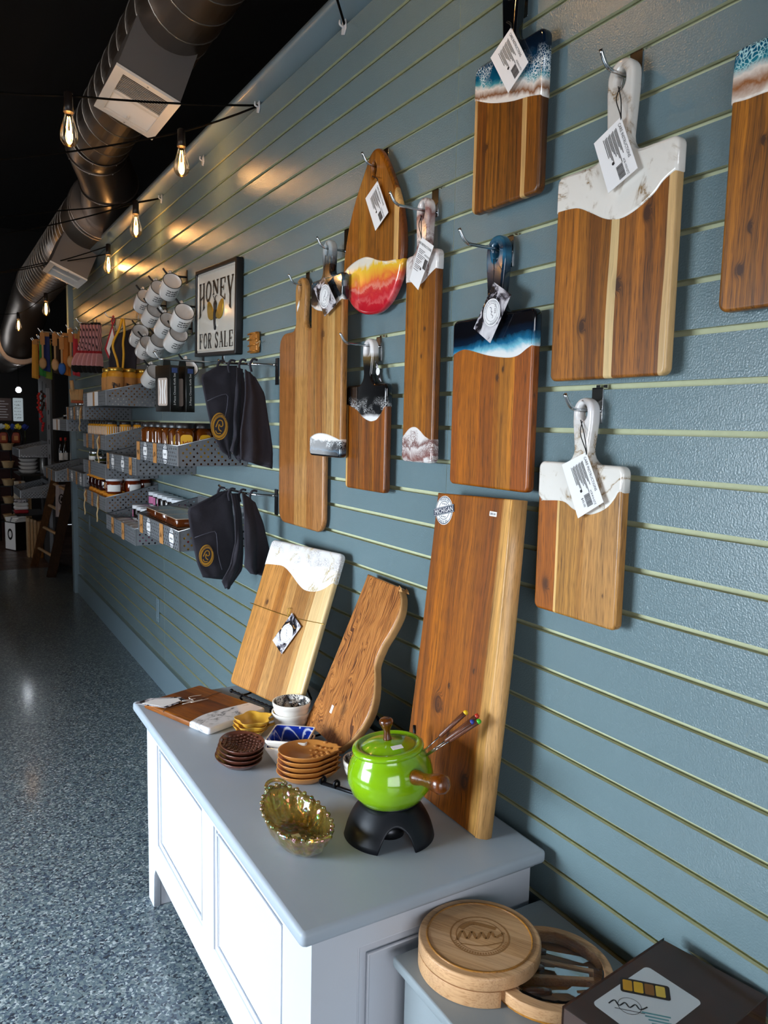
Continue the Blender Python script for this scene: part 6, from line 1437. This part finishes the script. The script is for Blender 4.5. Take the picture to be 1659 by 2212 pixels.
# ---------------------------------------------------------------- things hanging at the far end of the slatwall
SKIN = mat('sock_pink', '#c98f90', .8, var=.1, vs=90); SBLK = mat('black_knit', '#121113', .9, var=.1); SRED = mat('red_knit', '#a3202a', .8, var=.1)
def striped():
    m, nt, b = newmat('pink_black_stripes'); tc = nd(nt, 'ShaderNodeTexCoord').outputs['Object']; s = nd(nt, 'ShaderNodeSeparateXYZ', {0: tc})
    f = ramp(nt, mth(nt, 'SINE', mth(nt, 'MULTIPLY', mth(nt, 'ADD', s.outputs[0], mth(nt, 'MULTIPLY', s.outputs[2], .23)), 480.0)), [(.52, '#c98f90'), (.62, '#1d1416')]); nt.links.new(f, b.inputs['Base Color']); b.inputs['Roughness'].default_value = .85; return m
STR = striped()
for i in range(6):
    r = thing('sock_pair', 'pink and black striped socks with red ankle band, %s of six on their hook' % ('leftmost', 'second', 'third', 'fourth', 'fifth', 'rightmost')[i], 'socks', (-.180+.0165*i, 4.95-.012*i, 1.945), R(28), 'striped socks on one hook')
    k = -.060+.010*i
    G().board([(-.014, 0), (.014, 0), (.016, -.09), (k*.45+.020, -.155), (k*.45-.014, -.155), (-.020, -.09)], .010, .003).obj('leg', STR, r)
    G().board([(k*.45-.014, -.155), (k*.45+.020, -.155), (k*.5+.021, -.170), (k*.5-.016, -.170)], .0115, .003, -.0006).obj('ankle_band', SRED, r)
    G().board(smooth([(k*.5-.016, -.170), (k*.5+.021, -.170), (k+.034, -.215), (k+.030, -.250), (k-.018, -.250), (k-.016, -.215)], 2, True), .012, .004).obj('foot', SKIN, r)
    G().board(smooth([(k-.020, -.244), (k+.033, -.244), (k+.038, -.270), (k+.012, -.286), (k-.016, -.276)], 2, True), .0125, .004, -.0005).obj('sole', SBLK, r)
    G().box(-.010, .010, .001, .008, -.002, .012).obj('hang_card', SBLK, r)
r = thing('pot_holder', 'red edged white diamond pot holder with a dark print', 'pot holder', (-.137, 4.35, 1.77), R(4))
q = [(.006, .122), (.034, -.02), (.010, -.124), (-.038, -.012)]
G().board(smooth([(a, b) for a, b in q], 1, True), .010, .004).obj('red_quilt', SRED, r)
G().board([(a*.78, b*.84) for a, b in q], .012, .003, -.001).obj('white_face', CARD, r)
G().board([(.004, .03), (.014, .0), (.010, -.05), (-.004, -.06), (-.012, -.01)], .0132, .001, -.0018).obj('dark_print', SBLK, r)
G().tube(smooth([(.006, .004, .116), (.016, .0, .14), (.010, .0, .165), (.003, .002, .14), (.006, .004, .118)], 3), .004, 6).obj('hanging_loop', SRED, r)
r = thing('apron', 'black apron with mustard yellow neck straps, left of the mugs', 'apron', (0, 4.30, 0))
drape([(-.110, 1.84), (-.150, 1.76), (-.165, 1.68), (-.150, 1.60)], [(-.020, 1.88), (-.016, 1.78), (-.022, 1.70), (-.03, 1.60)], 0, .010, 1.5, .5, .0).obj('folded_cloth', CLOTH, r, solid=.006)
for l in ([(-.098, 1.915), (-.112, 1.86), (-.140, 1.80), (-.146, 1.76), (-.128, 1.70), (-.118, 1.64)], [(-.090, 1.915), (-.086, 1.85), (-.094, 1.79), (-.092, 1.73), (-.098, 1.645)]):
    G().tube(smooth([(a, -.022, b) for a, b in l], 4), .0062, 8).obj('yellow_strap', YLAB, r)
WSP = mat('plain_wood', '#b08a5c', .6, var=.15, vs=40)
def hue(c): return mat('fabric_'+c[1:], c, .8, var=.12, vs=50)
SP = None
FAR = [('wooden_spoon', -.285, 5.95, '#b08a5c'), ('hanging_ribbon', -.300, 6.25, '#c98a2a'), ('hanging_ribbon', -.262, 6.15, '#2f7a30'), ('wooden_spoon', -.225, 5.80, '#c49a6a'), ('hanging_ribbon', -.245, 6.05, '#1d2a5a'), ('wooden_spoon', -.196, 5.70, '#2f5fa8'), ('hanging_ribbon', -.165, 5.75, '#c8752a'), ('hanging_ribbon', -.185, 6.0, '#3a2a1c'), ('wooden_spoon', -.150, 5.62, '#c49a6a'), ('hanging_ribbon', -.118, 5.60, '#b8303a'), ('hanging_ribbon', -.132, 5.90, '#e07a1c'), ('wooden_spoon', -.100, 5.55, '#a8805a'), ('hanging_ribbon', -.085, 5.50, '#cfc4b4'), ('hanging_ribbon', -.215, 6.20, '#7a8a2a'), ('hanging_ribbon', -.280, 6.35, '#a83224'), ('wooden_spoon', -.255, 6.30, '#9a7a50')]
NMC = {'#b08a5c': 'tan', '#c98a2a': 'amber', '#2f7a30': 'green', '#c49a6a': 'pale wood', '#1d2a5a': 'navy', '#2f5fa8': 'blue headed', '#c8752a': 'orange', '#3a2a1c': 'dark brown', '#b8303a': 'crimson', '#e07a1c': 'bright orange', '#a8805a': 'brown', '#cfc4b4': 'cream', '#7a8a2a': 'olive green', '#a83224': 'brick red', '#9a7a50': 'dull brown'}
for i, (kd, x, y, c) in enumerate(FAR):
    z = 1.995-.045*((i*7) % 4)/3; m = hue(c)
    if kd == 'wooden_spoon':
        r = thing('hanging_spoon', '%s kitchen spoon hanging among the far tools, spot %s' % (NMC[c], ('one', 'two', 'three', 'four', 'five', 'six', 'seven', 'eight', 'nine', 'ten', 'eleven', 'twelve', 'thirteen', 'fourteen', 'fifteen', 'sixteen')[i]), 'spoon', (x, y, z))
        G().board([(-.007, 0), (.007, 0), (.006, -.19), (-.006, -.19)], .008, .003).obj('handle', WSP, r)
        G().lathe([(.001, -.012), (.016, -.009), (.025, 0), (.016, .006), (.001, .008)], 16, (0, 0, 0), sx=1, sy=1.7).obj('spoon_head', m, r, (0, .004, -.225), (PI/2, 0, 0))
        G().board(rrect(0, -.055, .030, .085, .004, 2), .010, .002, -.001).obj('paper_sleeve', KRAFT, r)
    else:
        r = thing('hanging_textile', '%s folded textile strip hanging among the far tools' % NMC[c], 'textile', (x, y, z))
        drape([(-.018, 0), (-.022, -.12), (-.026, -.27)], [(.018, 0), (.020, -.12), (.020, -.28)], 0, .006, 1, i, 0, 10, 8).obj('folded_cloth', m, r, solid=.005)
        G().board(rrect(0, -.012, .034, .034, .003, 2), .010, .002, -.006).obj('header_card', KRAFT, r)
for i, (kd, x, y, c) in enumerate(FAR):
    hook(1.995-.045*((i*7) % 4)/3-.008, y+.006, abs(x)+.022, 'long chrome prong holding the far %s %s' % (NMC[c], ('spoon' if i != 8 else 'spoon nearer the socks') if kd == 'wooden_spoon' else 'textile strip'))
hook(1.952, 4.92, .22, 'long chrome prong at the slatwall far end with the striped socks'); hook(1.925, 4.35, .165, 'chrome prong with the red edged pot holder')
r = thing('dish_brush', 'pale bristled brush with orange base under the striped socks', 'brush', (-.258, 4.75, 1.478), 0)
g = G()
for k in range(9): g.tube([(-.028+.007*k, 0, .0), (-.034+.0085*k, 0, .075)], .0042, 6)
o = g.obj('bristles', WSP, r); o['kind'] = 'stuff'
G().rbox(-.03, .04, -.014, .014, -.004, .012, .003, .004).obj('brush_block', mat('rust_wood', '#8a3d17', .6), r); G().tube([(-.02, 0, .07), (-.026, 0, .125)], .011, 10).obj('handle', WSP, r)

# ---------------------------------------------------------------- far end of the shop
up_ = thing('metal_upright', 'slotted grey metal upright beyond the end of the slatwall', 'post', (-.080, 7.385, 0)); G().box(-.013, .013, -.012, .012, 0, 1.65).obj('post', PERF, up_)
for k in range(5): G().box(-.004, .004, -.0135, -.011, .9+k*.13, .94+k*.13).obj('slot', BLK, up_)
for z, lab in ((1.035, 'perforated basket on the fixture behind the ladder, upper one'), (.668, 'perforated basket on the fixture behind the ladder, lower one')):
    b = basket(7.55, z, lab); b.location.x = -.052
fx = thing('dark_fixture', 'dark shelf fixture behind the slatwall end carrying bottles and baskets', 'shelf', (.0, 0, 0))
G().box(-.045, -.02, 7.40, 8.35, 0, 1.8).obj('back_panel', DARKP, fx); G().box(-.09, .30, 6.75, 7.2, 1.0, 1.015).obj('shelf_board', DARKP, fx); G().box(.2, .3, 6.75, 7.2, 0, 1.0).obj('side_panel', DARKP, fx); G().box(-.30, -.045, 7.62, 8.2, .862, .874).obj('shelf_board', DARKP, fx); G().box(-.30, -.045, 8.0, 8.5, .455, .467).obj('shelf_board', DARKP, fx)
for i in range(7):
    jar('tall_dark_bottle', 'tall dark bottle on the dark fixture, %s from the left' % ORD[i], -.060+i*.052, 6.82+.04*(i % 2), 1.0155) if False else None
TDB = None
for i in range(7):
    loc = (-.060+i*.042, 6.82+.05*(i % 2), 1.0155); lab = 'tall dark bottle on the dark fixture, %s from the left' % ORD[i]
    if TDB is None:
        TDB = thing('dark_bottle_tall', lab, 'bottle', loc, 0, 'tall dark bottles'); TDB.name = 'tall_bottle'
        G().lathe([(.015, 0), (.018, .003), (.018, .12), (.009, .15), (.008, .20)], 16).obj('glass_bottle', DARKJ, TDB); G().lathe([(.009, .19), (.009, .215), (.001, .216)], 12).obj('cap', REDP, TDB)
        g = G(); n = 10; g.add([(.0185*math.cos(R(-170+160*k/n)), .0185*math.sin(R(-170+160*k/n)), z) for z in (.03, .09) for k in range(n+1)], [(k, k+1, n+2+k, n+1+k) for k in range(n)], True); g.obj('paper_label', WLAB, TDB)
    else: dup(TDB, loc, lab)
TIN = None
for i in range(4):
    loc = (-.205, 7.86, .875+.0355*i); lab = 'white stacked bowl on the far fixture, %s of four' % ('lowest', 'second', 'third', 'top')[i]
    if TIN is None:
        TIN = thing('stacked_bowl', lab, 'bowl', loc, 0, 'white stacked bowls'); G().lathe([(.055, 0), (.060, .001), (.085, .030), (.0875, .034), (.085, .034), (.058, .004), (.001, .003)], 28, cap1=False).obj('bowl', MUGW, TIN); G().tube([(.0865*math.cos(2*PI*k/28), .0865*math.sin(2*PI*k/28), .0335) for k in range(28)], .0018, 5, closed=True).obj('rim_band', MUGB, TIN)
    else: dup(TIN, loc, lab)
r = thing('canister', 'silver patterned canister right of the white stacked bowls', 'canister', (-.088, 7.80, .874)); G().lathe([(.022, 0), (.024, .003), (.024, .150), (.022, .153)], 20).obj('canister_body', mat('patterned_tin', '#9a9a98', .35, .6, var=.6, vs=90), r); G().lathe([(.0245, .150), (.0245, .168), (.020, .172), (.001, .172)], 20).obj('lid', LIDS, r)
for i, (z, w_, lab) in enumerate(((.0, .10, 'lower'), (.083, .09, 'upper'))):
    r = thing('pale_carton', 'pale cardboard carton on the low far shelf, %s of two' % lab, 'box', (-.25, 8.22, .468+.14+z)); G().rbox(-w_/2, w_/2, -.05, .05, 0, .081, .002, .002).obj('carton', mat('pale_card', '#cdbfa6', .7) if i == 0 else bpy.data.materials['pale_card'], r); G().box(-.01, .01, -.0506, .0506, .0, .0815).obj('tape', KRAFT, r)
for i in range(4):
    r = thing('folded_towel', 'folded towel on the low far shelf, %s of the pile' % ('lowest, red', 'second, white', 'third, white', 'top, grey')[i], 'towel', (-.245, 8.18, .468+.035*i)); G().rbox(-.065, .06, -.06, .06, 0, .034, .014, .014).obj('folded_cloth', (SRED, CARD, WLAB, SMOKE)[i], r); G().box(-.066, -.03, -.0605, .0605, .016, .018).obj('fold_line', GREYINK, r)
PLK = wood('pale_plank', .3, [(0, '#c7a67c'), (1, '#bd986c')], seed=5, amt=.25); PLO = wood('orange_plank', .3, [(0, '#a5733f'), (1, '#9a6636')], seed=6, amt=.3)
for i in range(4):
    r = thing('standing_board', 'board standing upright on the far floor, %s of four from the left' % ORD[i], 'board', (-.182+.027*i, 8.45-.03*i, 0)); G().rbox(0, .022 if i < 3 else .05, -.12, .0, 0, .40-.01*i, .003, .003).obj('board_body', PLK if i < 3 else PLO, r); G().box(.002, .018, -.1205, -.119, .04, .36).obj('edge_face', WSP, r)
r = thing('standing_board', 'taller pale board behind the four standing boards', 'board', (-.165, 8.62, 0)); G().rbox(0, .055, -.02, .02, 0, .62, .003, .003).obj('board_body', PLK, r); G().box(.02, .04, -.0206, -.018, .1, .55).obj('edge_face', WSP, r)
r = thing('carton', 'black and white printed carton on the far floor under papers', 'box', (-.225, 8.90, 0), R(24)); G().rbox(-.075, .075, -.10, .10, 0, .30, .003, .003).obj('carton_body', CART, r); G().box(-.0765, -.074, -.098, .098, .01, .29).obj('white_side', CARD, r); G().ball((-.077, .0, .17), .045, 14, k=6, sz=1).obj('round_print', BLK, r) if False else None
p = G(); disc(p, frame(Vector((-.0772, 0, .17)), (0, -1, 0), (0, 0, 1)), 0, 0, .05, .06, 20, r_in=.6); p.obj('round_print', BLK, r)
for i in range(3): 
    q = thing('paper_stack', 'loose paper bundle on the black and white carton, %s' % ('lowest', 'middle', 'top')[i], 'papers', (-.225, 8.90, .3005+.016*i), R(24+8*i)); G().rbox(-.07, .07, -.09, .09, 0, .015, .003, .003).obj('paper', WLAB, q); G().box(-.071, .071, -.01, .01, .0, .0155).obj('paper_band', GREYINK, q)
# wire rack with baskets
rk = thing('wire_rack', 'black wire rack with arched tops at the far left holding pale baskets', 'rack', (0, 9.6, 0))
for x in (-.33, -.205, -.08): G().tube([(x, 0, 0), (x, 0, 1.10)], .008, 8).obj('rack_post', IRON, rk)
for a, b in ((-.33, -.205), (-.205, -.08)): c = (a+b)/2; G().tube([(c-(b-a)/2*math.cos(t), 0, 1.10+.16*math.sin(t)) for t in [PI*i/14 for i in range(15)]], .007, 8).obj('rack_arch', IRON, rk)
MAROON = mat('dark_maroon', '#35100c', .7, var=.2)
for k in range(5): G().box(-.34, -.07, .0, .30, .21+.2*k, .222+.2*k).obj('rack_shelf', IRON, rk)
G().box(-.33, -.08, .28, .30, 0, 1.1).obj('maroon_back', MAROON, rk)
WICK = mat('woven_wicker', '#b39a72', .8, var=.5, vs=220, bmp=.6, bs=260)
for k in range(5):
    r = thing('wicker_basket', 'pale wicker basket on the far left wire rack, %s from the top' % ORD[k], 'basket', (-.235, 9.62, 1.023-.2*k), 0, 'wicker baskets on the wire rack')
    g = G(); g.lathe([(.048, .001), (.050, .004), (.066, .070), (.069, .074), (.063, .072), (.047, .008), (.001, .006)], 24, cap1=False, sy=1.0); g.obj('basket_body', WICK, r); G().tube([(.068*math.cos(2*PI*i/24), .068*math.sin(2*PI*i/24), .074) for i in range(24)], .004, 6, closed=True).obj('rim', WSP, r)
for k, (x, c, nm) in enumerate(((-.235, '#d2b21e', 'yellow'), (-.175, '#24408a', 'blue'), (-.118, '#d8c22c', 'pale yellow'), (-.045, '#20307a', 'navy'), (-.285, '#b9c4c9', 'grey'))):
    r = thing('paper_flower', '%s fluffy flower bunch on top of the far wire rack' % nm, 'flowers', (x, 9.66, 1.225)); g = G(); q = random.Random(k)
    for i in range(26): a, b = q.uniform(0, 2*PI), q.uniform(.1, 1); g.tube([(0, 0, .02), (.038*b*math.cos(a), .038*b*math.sin(a), .03+.06*(1-b*.6)), (.048*b*math.cos(a), .048*b*math.sin(a), .05+.05*(1-b*.6))], [.003, .008, .002], 5)
    o = g.obj('petals', hue(c), r); o['kind'] = 'stuff'; G().tube([(0, 0, -.12), (0, 0, .03)], .004, 6).obj('stem', OLIVE, r)
for k, x in enumerate((-.268, -.142)):
    r = thing('orange_pouch', 'dark orange bag under the %s arch of the far wire rack' % ('left', 'right')[k], 'bag', (x, 9.66, 1.024+.0)); G().rbox(-.045, .045, -.03, .03, .075, .20, .02, .02).obj('bag_body', mat('dark_orange_bag', '#7a2c10', .6), r); G().box(-.02, .02, -.0302, -.028, .11, .16).obj('bag_label', KRAFT, r)
# signs on the far wall
r = thing('menu_board', 'mauve menu board with text lines on the far dark wall', 'sign', (-.36, 10.79, 1.49)); G().board(rrect(0, 0, .56, .28, .01, 3), .015, .003, -.016).obj('board_panel', mat('mauve_board', '#6f5a55', .6), r); t = list(r.children)[-1]
p = G(); M = frame(Vector((0, -.0168, 0)), (1, 0, 0), (0, 0, 1)); q = random.Random(2)
for k in range(7): a = q.uniform(.0, .06); stroke(p, M, [(.05+a, .10-.033*k), (.25-q.uniform(0, .05), .10-.033*k)], .008)
p.obj('menu_lines', CARD, t)
r = thing('notice_board', 'narrow white notice board beside the mauve menu board', 'sign', (-.005, 10.79, 1.49)); EMITP = mat('emissive_white_panel', '#cdd6da', .5, var=.05, emit=.35, ecol='#c3d2d8'); G().board(rrect(0, 0, .115, .29, .01, 3), .015, .003, -.016).obj('board_panel', EMITP, r); t = list(r.children)[-1]  # whiteboard panel, brightened by a weak emission put into its material
p = G(); M = frame(Vector((0, -.0168, 0)), (1, 0, 0), (0, 0, 1))
for k in range(6): scribble(p, M, -.045, .09-.04*k, .08, .018, k, lw=.2)
p.obj('notice_writing', NAVY, t)
r = thing('pendant_lamp', 'small glowing pendant lamp hanging in the dark far end', 'lamp', (-.16, 9.0, 1.66)); G().tube([(0, 0, .07), (0, 0, .275)], .003, 6).obj('lamp_cord', CABLE, r); G().lathe([(.010, .075), (.014, .06), (.014, .045)], 12).obj('lamp_holder', SOCK, r)
LAMP = mat('lamp_glow', '#ffffff', .5, var=0, emit=14, ecol='#e8f0ff'); G().lathe([(.014, .046), (.026, .03), (.028, .008), (.016, -.006), (.001, -.010)], 16).obj('lamp_shade', LAMP, r)
L = bpy.data.lights.new('pendant_light', 'POINT'); L.energy = 2.5; L.color = (.85, .92, 1); L.shadow_soft_size = .03; o = bpy.data.objects.new('pendant_light', L); COL.objects.link(o); o.parent = r; o.location = (0, 0, -.05)
# textile strips on the far post and ladder
for i, (x, z, c, nm) in enumerate(((-.150, 1.60, '#b3261f', 'red'), (-.115, 1.62, '#2a1d1a', 'black and rust'), (-.085, 1.60, '#8a2c22', 'dark red'), (-.125, 1.44, '#b8262a', 'scarlet'))):
    r = thing('hanging_garland', '%s decoration hanging left of the metal upright' % nm, 'decoration', (x, 7.45, z)); g = G(); q = random.Random(i)
    for k in range(9): g.ball((q.uniform(-.012, .012), q.uniform(-.006, .006), -.02*k), .013, 6, k=4)
    o = g.obj('beads', hue(c), r); o['kind'] = 'stuff'; G().tube([(0, 0, .09), (0, 0, -.17)], .002, 5).obj('cord', CABLE, r)
LAD = wood('ladder_wood', .1, [(0, '#6b4a30'), (1, '#7a5638')], seed=12, amt=.5, dark='#2e1c10'); DKW = wood('ladder_dark_wood', .1, [(0, '#3c2a1e'), (1, '#443022')], seed=13, amt=.4, dark='#1c120b')
ld = thing('wooden_ladder', 'old wooden ladder leaning at the end of the slatwall', 'ladder', (0, 0, 0))
def beam(a, b, w_, d_, name, m):
    a, b = Vector(a), Vector(b); t = (b-a).normalized(); e1 = Vector((.25, .97, 0)); e1 = (e1-t*e1.dot(t)).normalized(); e2 = t.cross(e1); g = G()
    g.add([p+e1*(sx*w_)+e2*(sy*d_) for p in (a, b) for sx, sy in ((-1, -1), (1, -1), (1, 1), (-1, 1))], [(0, 1, 2, 3), (4, 7, 6, 5), (0, 4, 5, 1), (1, 5, 6, 2), (2, 6, 7, 3), (3, 7, 4, 0)]); return g.obj(name, m, ld)
RB, RT, LB_, LT_ = Vector((-.115, 7.20, 0)), Vector((-.010, 6.68, .86)), Vector((-.185, 7.80, 0)), Vector((-.075, 7.05, .90))
beam(RB, RT, .012, .040, 'rail', DKW); beam(LB_, LT_, .012, .032, 'rail', LAD)
for t in (.22, .46, .70, .92): G().tube([RB+(RT-RB)*t, LB_+(LT_-LB_)*t], .013, 10).obj('rung', WSP, ld)
r = thing('tote_bag', 'pale printed cloth bag hanging behind the ladder rail', 'bag', (-.045, 6.95, .56)); drape([(-.045, .27), (-.05, .12), (-.052, 0)], [(.035, .27), (.03, .12), (.02, -.01)], 0, .006, 1, .3, .02).obj('bag_cloth', mat('pale_canvas', '#a89a96', .85, var=.1), r, solid=.004)
p = G(); M = frame(Vector((-.008, -.014, .15)), (1, .2, 0), (0, 0, 1)); disc(p, M, 0, 0, .022, .045, 20, r_in=.75); scribble(p, M, -.015, -.025, .03, .05, 5, lw=.09); p.obj('bag_print', BLK, r)
